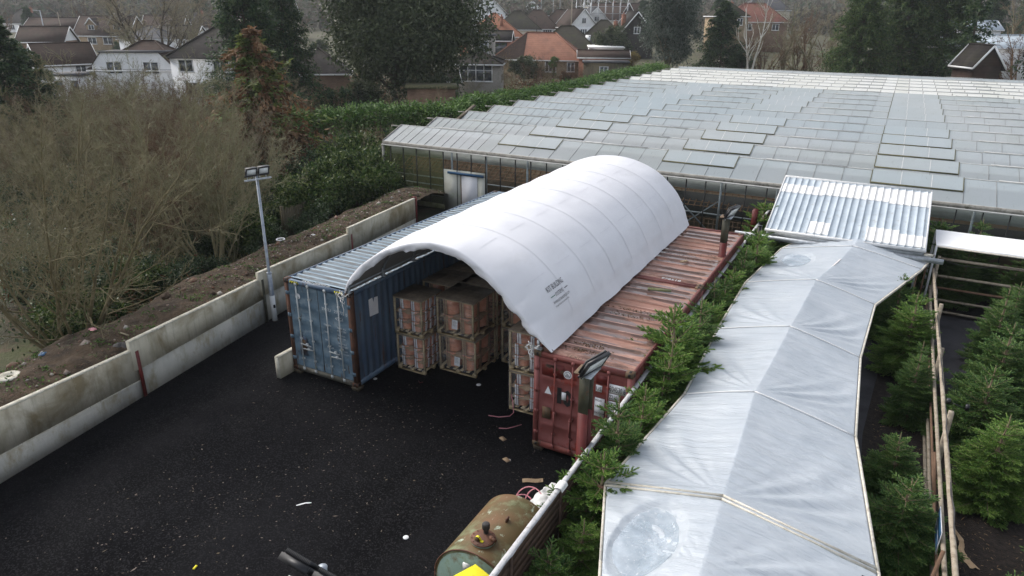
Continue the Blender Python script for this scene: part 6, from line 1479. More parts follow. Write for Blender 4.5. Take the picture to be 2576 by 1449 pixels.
# ---- multi-stemmed bare trees on the edge of the bank and the thicket behind
tree('multi_stem_tree', BIG[0], (-23.9, 18.3, -.4), 'many-stemmed bare tree rising behind the lamp post', group='bare many-stemmed trees at the edge of the soil bank', rz=.4)
tree('multi_stem_tree', BIG[1], (-22.4, 11.3, -.4), 'many-stemmed bare tree fanning out at the left edge of the soil bank', group='bare many-stemmed trees at the edge of the soil bank', rz=2.2, s=.98)
def mesh_h(d): c = np.empty(len(d[1].vertices)*3, np.float32); d[1].vertices.foreach_get('co', c); return float(np.percentile(c[2::3], 99.5))
BH = [mesh_h(d) for d in BARE]
r_ = np.random.RandomState(77); gth = 'bare shrubs of the thicket beyond the soil bank'
lab = ['olive-grey bare shrub with pale twigs in the thicket beyond the bank', 'brown twiggy shrub in the thicket beyond the bank', 'low brown thorny shrub in the thicket beyond the bank', 'upright grey-stemmed shrub in the thicket beyond the bank', 'low pale-twigged shrub in the thicket beyond the bank']
spots = []
for d in np.arange(25, 66, 3.4):
    for px in np.arange(-60, 720, 1755*3.3/d):
        spots.append((px+r_.normal(0, 25), d+r_.normal(0, 1.0)))
for px, d in spots:
    p = on(px, d); n, s = wall_sd(p[0], p[1])
    if n < 4.6 or p[0] > -26.5 and p[1] > 27: continue
    if px > 560 and d > 46: continue
    if d < 37 and r_.rand() < .5: continue
    if d < 47 and r_.rand() < .12: continue
    k = r_.choice([0, 1, 2, 3, 4], p=[.22, .3, .2, .16, .12]); hmax = BH[k]
    topy = 165+np.abs(px-360)*.07
    hh = CH-(topy-33)/1755*d-p[2]; hh = np.clip(hh*r_.uniform(.62, 1.08), 2.2, 9.5)
    tree('bare_shrub', BARE[k], (p[0], p[1], p[2]-.1), lab[k], 'shrub', gth, r_.uniform(0, 6.28), (hh/hmax*r_.uniform(.85, 1.1),)*2+(hh/hmax,))
for i, px in enumerate(range(130, 640, 26)):
    d = r_.uniform(64, 74); p = on(px+r_.uniform(-8, 8), d); k = (3, 0, 1)[i % 3]; topy = r_.uniform(150, 200) if px > 250 else r_.uniform(195, 215); hh = CH-(topy-33)/1755*d-p[2]
    tree('bare_shrub', BARE[k], (p[0], p[1], p[2]-.1), lab[k], 'shrub', gth, r_.uniform(0, 6.28), (hh/BH[k]*.9,)*2+(hh/BH[k],))
for i, (px, d, k, s) in enumerate(((380, 33, 1, 1.5), (450, 34, 1, 1.4), (520, 35, 0, 1.4), (600, 36, 1, 1.5), (300, 37, 1, 1.2), (150, 36, 1, 1.2), (40, 39, 1, 1.3), (640, 30, 1, .8), (480, 31, 1, .8), (10, 25, 1, 1.), (185, 27.5, 1, .9))):
    p = on(px, d); tree('evergreen_shrub', SHR[k], (p[0], p[1], p[2]-.3), 'dark ivy-covered mound deep in the thicket behind the bare stems', 'shrub', 'ivy mounds deep in the thicket', i*1.9, s)
for i, (px, d, k, s, lb) in enumerate(((120, 23, 1, 1.0, 'dark ivy mound at the foot of the left many-stemmed tree'), (60, 21, 0, .9, 'glossy green shrub left of the left many-stemmed tree'), (245, 24, 0, .85, 'glossy green shrub right of the left many-stemmed tree'), (345, 25, 1, .95, 'dark evergreen mound between the two many-stemmed trees'), (430, 26, 1, .85, 'dark evergreen mound just left of the stems behind the lamp post'), (585, 31, 0, 1., 'green shrub behind the stems by the lamp post'), (655, 33, 1, 1.1, 'ivy covered mound behind the lamp post'))):
    p = on(px, d); tree('evergreen_shrub', SHR[k], (p[0], p[1], p[2]-.2), lb, 'shrub', 'evergreen shrubs at the foot of the bank', i*1.3, s)
lau = [(760, 34, 0, 1.15), (815, 35, 0, 1.2), (870, 36.5, 0, 1.25), (925, 38, 0, 1.15), (735, 36, 1, 1.1), (790, 38, 1, 1.3), (850, 39.5, 0, 1.35), (910, 41.5, 0, 1.3), (700, 37, 1, 1.2), (740, 41, 2, 1.1), (830, 43, 1, 1.2), (890, 44.5, 1, 1.2), (770, 31.5, 1, .8), (690, 33, 0, .9)]
for i, (px, d, k, s) in enumerate(lau):
    p = on(px, d); tree('evergreen_shrub', SHR[k], (p[0], p[1], -.3), 'glossy laurel or ivy shrub in the dense green bank left of the greenhouse', 'shrub', 'laurels and ivy left of the greenhouse', i*2.1, (s, s, s*1.15))
# half-dead cypress: brown with fresh green sprays
rc = conifer_meshes(150, 9.4, 3.0, 150, .6, .3, 40, .05, .6, .6); rg = conifer_meshes(151, 8.9, 2.5, 120, .2, .28, 44, .1, .6, .6)
p = on(655, 41); t = tree('dying_cypress', mk(rc, M['bark_brown'], M['deadbrown']), (p[0], p[1], -.2), 'half-dead cypress of rusty brown fronds with green patches', rz=1., s=(1.45, 1.45, 1.02), parts=('trunk', 'dead_crown')); meshobj('green_crown', mk(rg, M['bark_brown'], M['mossgreen'])[1], t)
for i, (px, d, s) in enumerate(((700, 40, .62), (735, 42, .5), (590, 39, .5), (680, 37, .42))):
    p = on(px, d); tree('dead_conifer', mk(conifer_meshes(152+i, 7, 2.1, 130, .5, .34, 40, .03, .6, .5), M['bark_brown'], M['deadbrown']), (p[0], p[1], -.2), 'low rusty brown dead conifer beside the half-dead cypress', 'tree', 'dead brown conifers by the cypress', i, (1.2*s+.2, 1.2*s+.2, s))
# bare hawthorn and bramble canes before the hedge
p = on(985, 52); tree('hawthorn', HAW, (p[0], p[1], 0), 'pale lichened bare hawthorn in front of the conifer hedge', rz=.7, s=(1.2, 1.2, 1.08))
p = on(1005, 46); tree('young_cypress', DK[0], (p[0], p[1], -.4), 'dark green bushy conifer before the hedge, left of the greenhouse', s=(.85, .85, .8))
p = on(925, 42); tree('bare_shrub', BARE[4], (p[0], p[1], 0), 'tangled pale bare shrub beside the left end of the greenhouse', 'shrub', rz=2, s=(1.25, 1.25, 1.2))
p = on(875, 47); tree('cane_thicket', mk(bare_meshes(160, 3.0, 60, .35, (3, 3, 2), .016, .4, .12, .008, 6.), M['bark_pale'], M['bark_pale']), (p[0], p[1], 0), 'dry pale canes standing in a patch before the hedge', 'canes', s=(1., 1., 1.05))
for i, (px, d, s) in enumerate(((690, 48, 1.2), (760, 50, 1.25), (820, 51, 1.1), (705, 53, 1.3))):
    p = on(px, d); tree('bare_shrub', BARE[[1, 2, 1, 0][i]], (p[0], p[1], 0), 'dark brown bare shrub in front of the left end of the conifer hedge', 'shrub', 'brown shrubs before the hedge', i*1.7, s*.8)
# ---- conifer hedge beside the greenhouse
def build_hedge():
    t = thing('conifer_hedge', 'long feathery green conifer hedge running along the far side of the greenhouse', 'hedge', (-30, 38, 0))
    r = np.random.RandomState(88); a, b = np.array([-36.5, 36.0]), np.array([-28.8, 96.0]); mid_ = np.array([-28.9, 43.0])
    pts = [a, mid_, b]; segs = [(a, mid_), (mid_, b)]; TB, CB = MB(), MB()
    for (p, q) in segs:
        L = np.linalg.norm(q-p); d = (q-p)/L; n = np.array([-d[1], d[0]]); m = int(L*420)
        x = r.uniform(0, L, m); y = r.normal(0, .75, m); top = 3.9+.5*vnoise(x, x*0+p[0], .4)+.4*vnoise(x, x*0, 1.3)
        zz = top*(1-.42*r.rand(m)**1.8)-.3*np.abs(y)
        keep = zz > 2.2+.5*vnoise(x, x*0+3, .8); C = np.stack([p[0]+d[0]*x+n[0]*y, p[1]+d[1]*x+n[1]*y, zz], -1)[keep]-np.array([-30, 38, 0])
        side = np.sign(y[keep]); D = np.stack([n[0]*side*.9+d[0]*r.normal(0, .7, keep.sum()), n[1]*side*.9+d[1]*r.normal(0, .7, keep.sum()), r.normal(.25, .35, keep.sum())], -1)
        for k in range(3):
            j = C+r.normal(0, .16, C.shape); CB.cards(leaf_cards(r, j, D+r.normal(0, .4, D.shape), r.uniform(.14, .4, len(C)), r.uniform(.05, .13, len(C)), roll=nrm(r.normal(0, .5, C.shape)+[0, 0, 1.])))
        for x in np.arange(.3, L, .55):
            c = p+d*x+n*r.normal(0, .2); TB.tube([(c[0]+30, c[1]-38, -.1), (c[0]+30+r.normal(0, .1), c[1]-38, 1.6), (c[0]+30+r.normal(0, .25), c[1]-38+r.normal(0, .25), 3.2)], [.07, .05, .02], 5)
            for k in range(5):
                z = r.uniform(.5, 2.6); an = r.uniform(0, 6.28); TB.tube([(c[0]+30, c[1]-38, z), (c[0]+30+.7*math.cos(an), c[1]-38+.7*math.sin(an), z+.25)], [.02, .008], 3, caps=False)
    TB.build('trunk', M['bark_dark'], t); CB.build('foliage', M['hedge'], t)
build_hedge()
# ---- timber fence beyond the bank
t = thing('old_fence', 'old grey close-board fence in the shade between bank and greenhouse', 'fence', (-24.3, 23.5, 0)); mb = MB()
q = [(-24.2, 22.6), (-24.8, 27.2), (-25.4, 31.0)]; r_ = np.random.RandomState(5)
for (a, b) in zip(q[:-1], q[1:]):
    a, b = np.array(a)+[24.3, -23.5], np.array(b)+[24.3, -23.5]; n = int(np.linalg.norm(b-a)/.13)
    for i in range(n): c = a+(b-a)*i/n; e = a+(b-a)*(i+.9)/n; h = 1.55+r_.normal(0, .03); mb.bar((c[0], c[1], h/2), (e[0], e[1], h/2), .02, h)
mb.build('boards', M['oldfence'], t)
for p0 in ((-24.2, 22.6), (-24.8, 27.2), (-25.4, 31.0)): mb = MB(); mb.box(p0[0]+24.3-.06, p0[0]+24.3+.06, p0[1]-23.5-.06, p0[1]-23.5+.06, 0, 1.75); mb.build('post', M['oldfence'], t)
# ---- tall evergreens and specimen trees
def T(name, data, px, d, label, s=1., rz=0, cat='tree', group=None, dz=0): p = on(px, d, dz); return tree(name, data, p, label, cat, group, rz, s)
T('conifer', CON[0], 30, 52, 'dark feathery conifer at the left edge', (1.25, 1.25, 1.04))
T('conifer', CON[0], 110, 56, 'smaller dark conifer beside the one at the left edge', (.95, .95, .8), 2)
T('conifer', CON[1], 645, 64, 'tall dark conifer rising behind the dying cypress', (1.0, 1.0, 1.05), 1)
T('conifer', CON[1], 735, 69, 'dark conifer right of the tall one behind the dying cypress', (.85, .85, .95), 3)
T('evergreen_oak', HOLM, 1000, 76, 'huge spreading grey-green evergreen in the upper middle', (1.12, 1., 1.15), .5)
T('dark_shrub', DK[1], 905, 70, 'dark evergreen shrub under the left side of the huge spreading tree', (1, 1, .9), 1, 'shrub')
T('dark_shrub', DK[0], 840, 66, 'dark conifer shrub left of the pale hawthorn', (.9, .9, .8), 2, 'shrub'); T('dark_shrub', DK[0], 1120, 80, 'dark holly shrub beside the moss-roofed nest box hut', (.8, .8, .85), 4, 'shrub')
T('dark_shrub', DK[0], 760, 60, 'dark conifer shrub at the left end of the hedge', (.9, .9, .95), 5, 'shrub')
T('gum_tree', EUC, 1668, 112, 'open grey-leaved gum tree left of a dark conifer, above the white glasshouse roofs', (1.05, 1.05, 1.3), 1.2)
T('conifer', CON[3], 1795, 114, 'broad dark conifer hard against the grey-leaved gum tree', (1.2, 1.2, 1.1), .3)
T('conifer', CON[0], 1850, 108, 'lower dark conifer skirt right of the gum tree', (1.1, 1.1, .55), 2.3)
for i, (px, d, s) in enumerate(((2130, 95, .98), (2235, 98, 1.08), (2330, 96, 1.02))): T('conifer', CON[2], px, d, ['left one of three big yellow-green conifers behind the glasshouse', 'middle and tallest of three big yellow-green conifers', 'right one of three big yellow-green conifers behind the glasshouse'][i], (s*1.02, s*1.02, s), i*2.1, group='big conifers behind the glasshouse')
T('slim_conifer', SLIM, 2398, 88, 'slim sparse conifer with a bare leaning trunk before white sheds', (1, 1, 1.), 0)
T('slim_conifer', SLIM, 2560, 92, 'thin sparse conifer at the upper right corner', (.8, .8, .95), 2)
T('birch', BIRCH, 1872, 104, 'white-stemmed birch standing alone above grey scrub', (1, 1, 1.05), 0)
for i, (px, d, s, k) in enumerate(((1905, 106, .8, 1), (1950, 108, .95, 0), (2000, 106, .95, 1), (2045, 104, 1.0, 0), (2080, 110, 1.0, 1), (1985, 114, 1.1, 0), (1900, 116, .9, 0), (2075, 120, 1.25, 0))):
    T('bare_tree', FARB[k], px, d, 'grey-brown bare tree in the scrub between the birch and the big conifers', (s*.9, s*.9, s), i, group='bare trees right of the birch')
for i, (px, d) in enumerate(((1900, 102), (1960, 102), (2020, 101), (1845, 104), (2065, 100))): T('dark_shrub', DK[1], px, d, 'dense dull green undergrowth shrub below the birch scrub', (1., 1., .7), i, 'shrub', 'undergrowth shrubs below the birch')
T('bare_tree', SPREAD, 425, 118, 'wide spreading bare tree in front of white houses at upper left', (1.3, 1.3, 1.05), 1)
T('bare_tree', FARB[0], 505, 112, 'slim bare tree beside the grey-roofed white house', (.8, .8, 1.15), 2)
for i, (px, d, s) in enumerate(((2450, 84, .42), (2500, 86, .5), (2545, 84, .45), (2478, 90, .6))): T('russet_shrub', SHR[2], px, d, 'russet-leaved shrub in front of the brick gable at right', (s*2.2, s*2.2, s*2.4), i, 'shrub', 'russet shrubs at the right')
T('bare_tree', FARB[1], 2530, 104, 'brown bare tree behind the white sheds at the right edge', (1, 1, .95), 0); T('bare_tree', FARB[0], 2480, 150, 'tall bare brown tree above the white sheds', (1.2, 1.2, 1.2), 3)
T('conifer', CON[3], 2440, 160, 'dark conifer above the white sheds, top right', (1.4, 1.4, 1.3), 1); T('conifer', CON[1], 2540, 185, 'dark conifer at the top right corner', (1.3, 1.3, 1.3), 2)
# gardens
T('clipped_yew', mk(crown_meshes(170, 4.2, .95, 14, 12, 60, .16, .02, 1.3, limbs=3, cl=.5), M['bark_dark'], M['hedge']), 1389, 122, 'narrow clipped dark green column before the orange-roofed house', (1., 1., 1.), 0, 'shrub')
T('golden_shrub', SHR[3], 1573, 128, 'yellow-green rounded shrub before a dark roof', (1.1, 1.1, 1.25), 0, 'shrub'); T('garden_tree', DK[1], 1528, 136, 'soft grey-green garden tree beside a chimney', (1.4, 1.4, 1.75), 0)
T('dark_shrub', DK[1], 1316, 112, 'rounded olive-brown shrub in front of the half orange roof', (1.15, 1.15, .95), 0, 'shrub'); T('round_shrub', mk(crown_meshes(171, 1.9, 1.25, 14, 12, 60, .14, .02, .9, limbs=3, cl=.5), M['bark_brown'], M['russet']), 1420, 114, 'clipped brown ball shrub by the hedge', 1., 0, 'shrub')
T('golden_shrub', SHR[3], 1045, 82, 'yellow-green shrub in the garden under the huge spreading tree', (1.0, 1., .95), 1, 'shrub'); T('golden_shrub', SHR[3], 905, 59, 'small golden shrub at the left end of the hedge', (.6, .6, .5), 2, 'shrub')
for i, (px, d, s, k) in enumerate(((1285, 104, .9, 4), (1345, 106, .9, 2), (1450, 110, .85, 2), (1240, 96, 1.1, 1), (1180, 94, 1.1, 4), (1480, 112, .9, 4), (1380, 112, .8, 1), (1215, 101, .9, 2))): T('bare_shrub', BARE[k], px, d, 'brown bare garden shrub between the hedge and the bungalows', s, i, 'shrub', 'bare shrubs in the bungalow gardens')
for i, (px, d, s, k) in enumerate(((210, 150, .55, 1), (165, 140, .5, 0), (228, 122, .6, 0), (250, 150, .5, 1), (125, 120, .6, 0), (470, 135, .6, 1), (335, 160, .6, 0), (820, 160, .8, 1))): T('garden_conifer', DK[k], px, d, 'dark evergreen in the front gardens at upper left', s, i, 'tree', 'garden evergreens at upper left')
for i, (px, d, s) in enumerate(((1545, 165, .8), (1290, 225, 1.1), (1360, 240, 1.2), (1240, 215, 1.), (1480, 260, 1.3), (1590, 200, 1.1), (1635, 230, 1.3))): T('garden_conifer', DK[i % 2], px, d, 'dark evergreen among the bungalow roofs', s, i, 'tree', 'evergreens among the bungalows')

# ---- undergrowth of the thicket: brambles, ivy and rough grass nobody could count
def build_undergrowth():
    r = np.random.RandomState(91); B, G, I = [], [], []
    n = 8000; px = r.uniform(-80, 950, n); d = 21+r.rand(n)**.8*46
    for k in range(n):
        rr = ray(px[k], 300); q = d[k]/rr[1]; u, v = toyard(np.array([rr[0]*q, d[k], 0]))[:2]; nn, ss = wall_sd(u, v)
        if nn < 3.9 or (u > -25.6 and v > 22): continue
        z = gz(u, v); typ = vnoise(u, v, .16)+.4*vnoise(u, v, .5); m = 14
        C = np.stack([u+r.normal(0, .55, m), v+r.normal(0, .55, m), z+np.abs(r.normal(0, .42, m))], -1)
        if typ > .12: C[:, 2] = z+np.abs(r.normal(0, .1, m)); G.append(C)
        elif typ > -.02 and d[k] < 48: I.append(C)
        else: C[:, 2] = z+np.abs(r.normal(0, .75, m)); B.append(C)
    for L, nm, mt, ln, wd, z in ((B, 'bramble_undergrowth', 'bramble', .22, .06, .2), (G, 'rough_grass', 'grass', .22, .05, .9), (I, 'ivy_undergrowth', 'ivy', .14, .1, .0)):
        C = np.concatenate(L); N = len(C); mb = MB(); mb.cards(leaf_cards(r, C, r.normal(0, 1, (N, 3))+[0, 0, z], ln*r.uniform(.5, 1.4, N), wd*r.uniform(.6, 1.4, N))); tag(mb.build(nm, M[mt]), kind='stuff')
    # garden lawns and low growth under the hedge and by the bungalows
    n = 9000; px = r.uniform(700, 1700, n); d = r.uniform(50, 125, n); C = []
    for k in range(n):
        p = on(px[k], d[k])
        if p[0] > -26 and p[1] > 30: continue
        C.append(p+[0, 0, abs(r.normal(0, .25))])
    C = np.array(C); N = len(C); mb = MB()
    for k in range(4): mb.cards(leaf_cards(r, C+r.normal(0, .4, C.shape)*[1, 1, .3], r.normal(0, 1, (N, 3))+[0, 0, .5], r.uniform(.2, .5, N), r.uniform(.1, .25, N)))
    tag(mb.build('garden_undergrowth', M['bramble']), kind='stuff')
build_undergrowth()
# ---- wooded hillside closing the view: reads as one mass
def build_farwood():
    r = np.random.RandomState(93); A, K = [], []
    n = 1500; d = np.concatenate([r.uniform(265, 420, n//2), r.uniform(420, 800, n-n//2)]); px = r.uniform(-300, 2900, n)
    for k in range(n):
        p = on(px[k], d[k]); H = r.uniform(7, 13); m = 34
        q = r.normal(0, 1, (m, 3)); q = q/np.linalg.norm(q, axis=1, keepdims=True)*r.uniform(.3, 1., (m, 1)); A.append(p+[0, 0, H*.55]+q*[H*.5, H*.5, H*.5])
    C = np.concatenate(A); N = len(C); mb = MB()
    for k in range(3): mb.cards(leaf_cards(r, C+r.normal(0, .9, C.shape), r.normal(0, 1, (N, 3)), r.uniform(1.2, 3.4, N), r.uniform(.5, 1.5, N)))
    tag(mb.build('far_woodland', M['farwood']), kind='stuff')
    for i in range(70):
        dd = r.uniform(180, 330); px_ = r.choice([r.uniform(-100, 1150), r.uniform(1180, 2700)]); k = r.randint(0, 4)
        if k == 3: T('distant_conifer', CON[i % 2], px_, dd, 'dark conifer among bare trees on the far slope', r.uniform(.7, 1.1), i, 'tree', 'dark conifers on the far slope')
        else: T('distant_tree', FARB[i % 2], px_, dd, 'bare grey-brown tree on the far slope beyond the houses', r.uniform(.7, 1.15), i, 'tree', 'bare trees on the far slope')
build_farwood()

# ------------------------------------------------------------------ houses
def window(par, x, z, w, h, face, W, D, nv=2, nh=1, fm='upvc'):
    """framed window on face f/r/l, x from the face centre, z sill height"""
    rot = {'f': 0, 'r': math.pi/2, 'l': -math.pi/2}[face]; off = {'f': (0, -D/2), 'r': (W/2, 0), 'l': (-W/2, 0)}[face]
    A = np.array(Matrix.Translation((off[0], off[1], z)) @ Matrix.Rotation(rot, 4, 'Z') @ Matrix.Translation((x, 0, 0)))
    mb = MB(); fr = .1
    mb.box(-w/2-fr, w/2+fr, -.07, -.01, -fr, 0, M=A); mb.box(-w/2-fr, w/2+fr, -.07, -.01, h, h+fr, M=A)
    for k in range(nv+1): c = -w/2+w*k/nv; mb.box(c-fr*.6, c+fr*.6, -.07, -.01, 0, h, M=A)
    if nh > 1: mb.box(-w/2, w/2, -.065, -.012, h*.68-.03, h*.68+.03, M=A)
    mb.box(-w/2-.12, w/2+.12, -.14, -.005, -fr-.06, -fr, M=A)
    f = mb.build('window', M[fm], par); mb = MB(); mb.box(-w/2, w/2, -.035, -.008, 0, h, M=A); mb.build('pane', M['win_glass'], f)
def roof_mesh(W, D, zh, rh, typ, ov=.35, th=.14):
    """returns sloping roof faces above wall height zh"""
    x, y = W/2+ov, D/2+ov; e = zh-ov*rh/(min(W, D)/2+.01)*.8; mb = MB()
    if typ == 'hip':
        if W >= D: rx = max(.25, W/2-D/2); R0, R1 = (-rx, 0), (rx, 0)
        else: ry = max(.25, D/2-W/2); R0, R1 = (0, -ry), (0, ry)
        c = [(-x, -y, e), (x, -y, e), (x, y, e), (-x, y, e)]; a, b = (R0[0], R0[1], zh+rh), (R1[0], R1[1], zh+rh)
        V = c+[a, b]; F4 = [[0, 1, 5, 4], [2, 3, 4, 5]] if W >= D else [[1, 2, 5, 4], [3, 0, 4, 5]]; F3 = [[1, 2, 5], [3, 0, 4]] if W >= D else [[0, 1, 4], [2, 3, 5]]
        mb.add(V, F4); mb.add(V, F3); mb.add([(p[0], p[1], p[2]-th) for p in c]+c, [[3, 2, 1, 0], [0, 1, 5, 4], [1, 2, 6, 5], [2, 3, 7, 6], [3, 0, 4, 7]]); ridge = [(a, b)]+([(c[0], a), (c[3], a), (c[1], b), (c[2], b)] if W >= D else [(c[0], a), (c[1], a), (c[2], b), (c[3], b)])
    else:
        ax = typ == 'gablex'
        if ax: P = [(-x, -y, e), (x, -y, e), (x, 0, zh+rh), (-x, 0, zh+rh), (x, y, e), (-x, y, e)]
        else: P = [(-x, y, e), (-x, -y, e), (0, -y, zh+rh), (0, y, zh+rh), (x, -y, e), (x, y, e)]
        for q in ((0, 1, 2, 3), (3, 2, 4, 5)):
            T_ = [np.array(P[i]) for i in q]; Bm = [p-np.array([0, 0, th]) for p in T_]; mb.add(T_+Bm, [[0, 1, 2, 3], [7, 6, 5, 4], [0, 4, 5, 1], [1, 5, 6, 2], [3, 2, 6, 7], [0, 3, 7, 4]])
        ridge = [(P[3], P[2])]
    return mb, ridge
def house(label, px, py, d, W, D, zh, rh, yaw, typ, wall, roof, wins=(), chim=(), dorm=(), cat='house', name='house', verge=None, roof2=None, gable=None):
    """px, py: photo position of the ridge middle; d: distance out"""
    P = atd(px, py, d); g = P[2]-zh-rh
    t = thing(name, label, cat, (P[0], P[1], g), math.atan2(st, ct)+math.radians(yaw))
    mb = MB(); mb.box(-W/2, W/2, -D/2, D/2, -4, zh-.02)
    if gable: mb.build('wall', M[wall], t); mb = MB()
    if typ == 'gablex': mb.add([(s*W/2, y, z) for s in (-1, 1) for y, z in ((-D/2, zh-.02), (D/2, zh-.02), (0, zh+rh-.16))], [[0, 2, 1], [3, 4, 5]])
    if typ == 'gabley': mb.add([(x, s*D/2, z) for s in (-1, 1) for x, z in ((-W/2, zh-.02), (W/2, zh-.02), (0, zh+rh-.16))], [[0, 1, 2], [4, 3, 5]])
    mb.build('gable_end' if gable else 'wall', M[gable or wall], t)
    if typ != 'flat':
        rm, ridge = roof_mesh(W, D, zh, rh, typ); ro = rm.build('roof', M[roof], t)
        mb = MB()
        for a, b in ridge: mb.tube([np.array(a)+[0, 0, .03], np.array(b)+[0, 0, .03]], .1, 6)
        mb.build('ridge_tiles', M[roof2 or roof], ro)
        if typ == 'gablex': vs_ = [((s*(W/2+.36), k*(D/2+.35), zh-.25), (s*(W/2+.36), 0, zh+rh-.06)) for s in (-1, 1) for k in (-1, 1)]
        elif typ == 'gabley': vs_ = [((k*(W/2+.35), s*(D/2+.36), zh-.25), (0, s*(D/2+.36), zh+rh-.06)) for s in (-1, 1) for k in (-1, 1)]
        else: vs_ = []
        mb = MB()
        for a, b in vs_: mb.bar(a, b, .05, .2)
        x, y = W/2+.36, D/2+.36; z = zh-.25
        if typ in ('hip', 'gablex'): mb.box(-x, x, -y-.06, -y+.02, z-.1, z+.08); mb.box(-x, x, y-.02, y+.06, z-.1, z+.08)
        if typ in ('hip', 'gabley'): mb.box(-x-.06, -x+.02, -y, y, z-.1, z+.08); mb.box(x-.02, x+.06, -y, y, z-.1, z+.08)
        mb.build('gutter', M[verge or 'upvc'], t)
    else:
        mb = MB(); mb.box(-W/2-.2, W/2+.2, -D/2-.25, D/2+.2, zh, zh+.22); ro = mb.build('roof', M[roof], t)
    for w in wins: window(t, *w[:5], W, D, *(w[5:]))
    for (x, y, w, h) in chim:
        mb = MB(); z0 = zh+rh*.2; mb.box(x-w/2, x+w/2, y-w/2, y+w/2, z0, zh+rh+h); mb.box(x-w/2-.06, x+w/2+.06, y-w/2-.06, y+w/2+.06, zh+rh+h-.2, zh+rh+h-.08); mb.lathe([(.12, 0), (.14, .1), (.11, .4), (0, .4)], 10, (x, y, zh+rh+h)); mb.build('chimney', M['chim'], ro)
    for (x, w, h, z0, y0, dep, rh2, wm, k) in dorm:      # gabled or flat dormers on the front slope
        mb = MB(); mb.box(x-w/2, x+w/2, y0, y0+dep, z0, z0+h)
        if rh2 > 0: mb.add([(x-w/2, y0, z0+h), (x+w/2, y0, z0+h), (x, y0, z0+h+rh2)], [[0, 1, 2]])
        dm = mb.build('dormer', M[wm], t)
        mb = MB()
        if rh2 > 0:
            for s in (-1, 1):
                a = np.array([x+s*(w/2+.25), y0-.2, z0+h-.18]); b = np.array([x, y0-.2, z0+h+rh2+.06]); e = np.array([0, dep+.2, 0]); mb.add([a, b, b+e, a+e], [[0, 1, 2, 3]])
            mb.build('dormer_roof', M[roof], dm); mb = MB()
            for s in (-1, 1): mb.bar((x+s*(w/2+.25), y0-.22, z0+h-.18), (x, y0-.22, z0+h+rh2+.06), .06, .2)
            mb.build('bargeboard', M['upvc'], dm)
        else: mb.box(x-w/2-.15, x+w/2+.15, y0-.25, y0+dep, z0+h, z0+h+.16); mb.build('dormer_roof', M['r_slate'], dm)
        for kk in range(k):
            cx = x+(kk-(k-1)/2)*w/k; ww = min(1.5, w/k*.55); A = np.eye(4); mb = MB(); z1 = z0+h*.28; hh = h*.62 if rh2 > 0 else h*.5
            if rh2 == 0: z1 = z0+h*.38
            mb.box(cx-ww/2-.07, cx+ww/2+.07, y0-.06, y0-.012, z1-.07, z1); mb.box(cx-ww/2-.07, cx+ww/2+.07, y0-.06, y0-.012, z1+hh, z1+hh+.07)
            for q in (-1, 0, 1): mb.box(cx+q*ww/2-.05, cx+q*ww/2+.05, y0-.06, y0-.012, z1, z1+hh)
            f = mb.build('window', M['upvc'], dm); mb = MB(); mb.box(cx-ww/2, cx+ww/2, y0-.035, y0-.008, z1, z1+hh); mb.build('pane', M['win_glass'], f)
    return t
def skylight(t, x, y, z, w, h, slope):
    A = np.array(Matrix.Translation((x, y, z)) @ Matrix.Rotation(slope, 4, 'X')); mb = MB(); mb.box(-w/2, w/2, -h/2, h/2, 0, .1, M=A); f = mb.build('skylight', M['upvc'], t); mb = MB(); mb.box(-w/2+.1, w/2-.1, -h/2+.1, h/2-.1, .1, .115, M=A); mb.build('pane', M['rag'], f)
# upper left
tc = house('white chalet bungalow with brown hipped roof and a broad clipped white front gable', 372, 102, 92, 10.6, 9, 2.6, 3.0, 3, 'hip', 'w_white', 'r_brown')
V_ = [(-5.0, -4.75, -1), (5.0, -4.75, -1), (5.0, -4.75, 2.2), (3.0, -4.75, 4.4), (-3.7, -4.75, 4.4), (-5.0, -4.75, 2.9)]
mb = MB(); mb.poly(V_); mb.build('front_gable', M['w_white'], tc)
mb = MB(); e_ = np.array([0, 4.2, 0.])
for a, b in ((2, 3), (5, 4)): a, b = np.array(V_[a]), np.array(V_[b]); o_ = np.array([0, -.15, .06]); mb.poly([a+o_, b+o_, b+e_, a+e_])
mb.build('gable_slopes', M['r_brown'], tc)
mb = MB(); mb.box(-3.95, 3.25, -5.0, -.9, 4.4, 4.55); mb.build('flat_roof', M['r_slate'], tc)
for x_ in (-2.4, 1.9):
    mb = MB(); mb.box(x_-.95, x_+.95, -4.83, -4.76, 1.95, 2.05); mb.box(x_-.95, x_+.95, -4.83, -4.76, 3.3, 3.4)
    for q in (-1, 0, 1): mb.box(x_+q*.9-.06, x_+q*.9+.06, -4.83, -4.76, 2.05, 3.3)
    f = mb.build('window', M['upvc'], tc); mb = MB(); mb.box(x_-.9, x_+.9, -4.79, -4.755, 2.05, 3.3); mb.build('pane', M['win_glass'], f)
house('white two-storey house with a dark tiled hipped roof beside the cypress', 548, 66, 86, 8.4, 8, 5.2, 3.0, -4, 'hip', 'w_white', 'r_dark', [(-2.4, 3.5, 1.6, 1.15, 'f', 2), (1.6, 3.5, 1.6, 1.15, 'f', 2), (-1.5, .6, 2.6, 1.6, 'f', 3)], verge='seal')
house('tan brick bungalow with two white-edged gabled dormers, upper left', 272, 40, 178, 13.2, 9, 2.6, 4.2, -3, 'gablex', 'w_tan', 'r_brown', [(1.6, .7, 2.2, 1.4, 'f', 2), (-2.2, .7, 2, 1.3, 'f', 2)], [(2.2, .6, .7, .5)], [(-2.6, 2.4, 1.5, 3.4, -3.3, 3, 1.4, 'w_tan', 1), (4.0, 3.4, 1.9, 3.3, -4.0, 3.6, 2.2, 'w_tan', 1)])
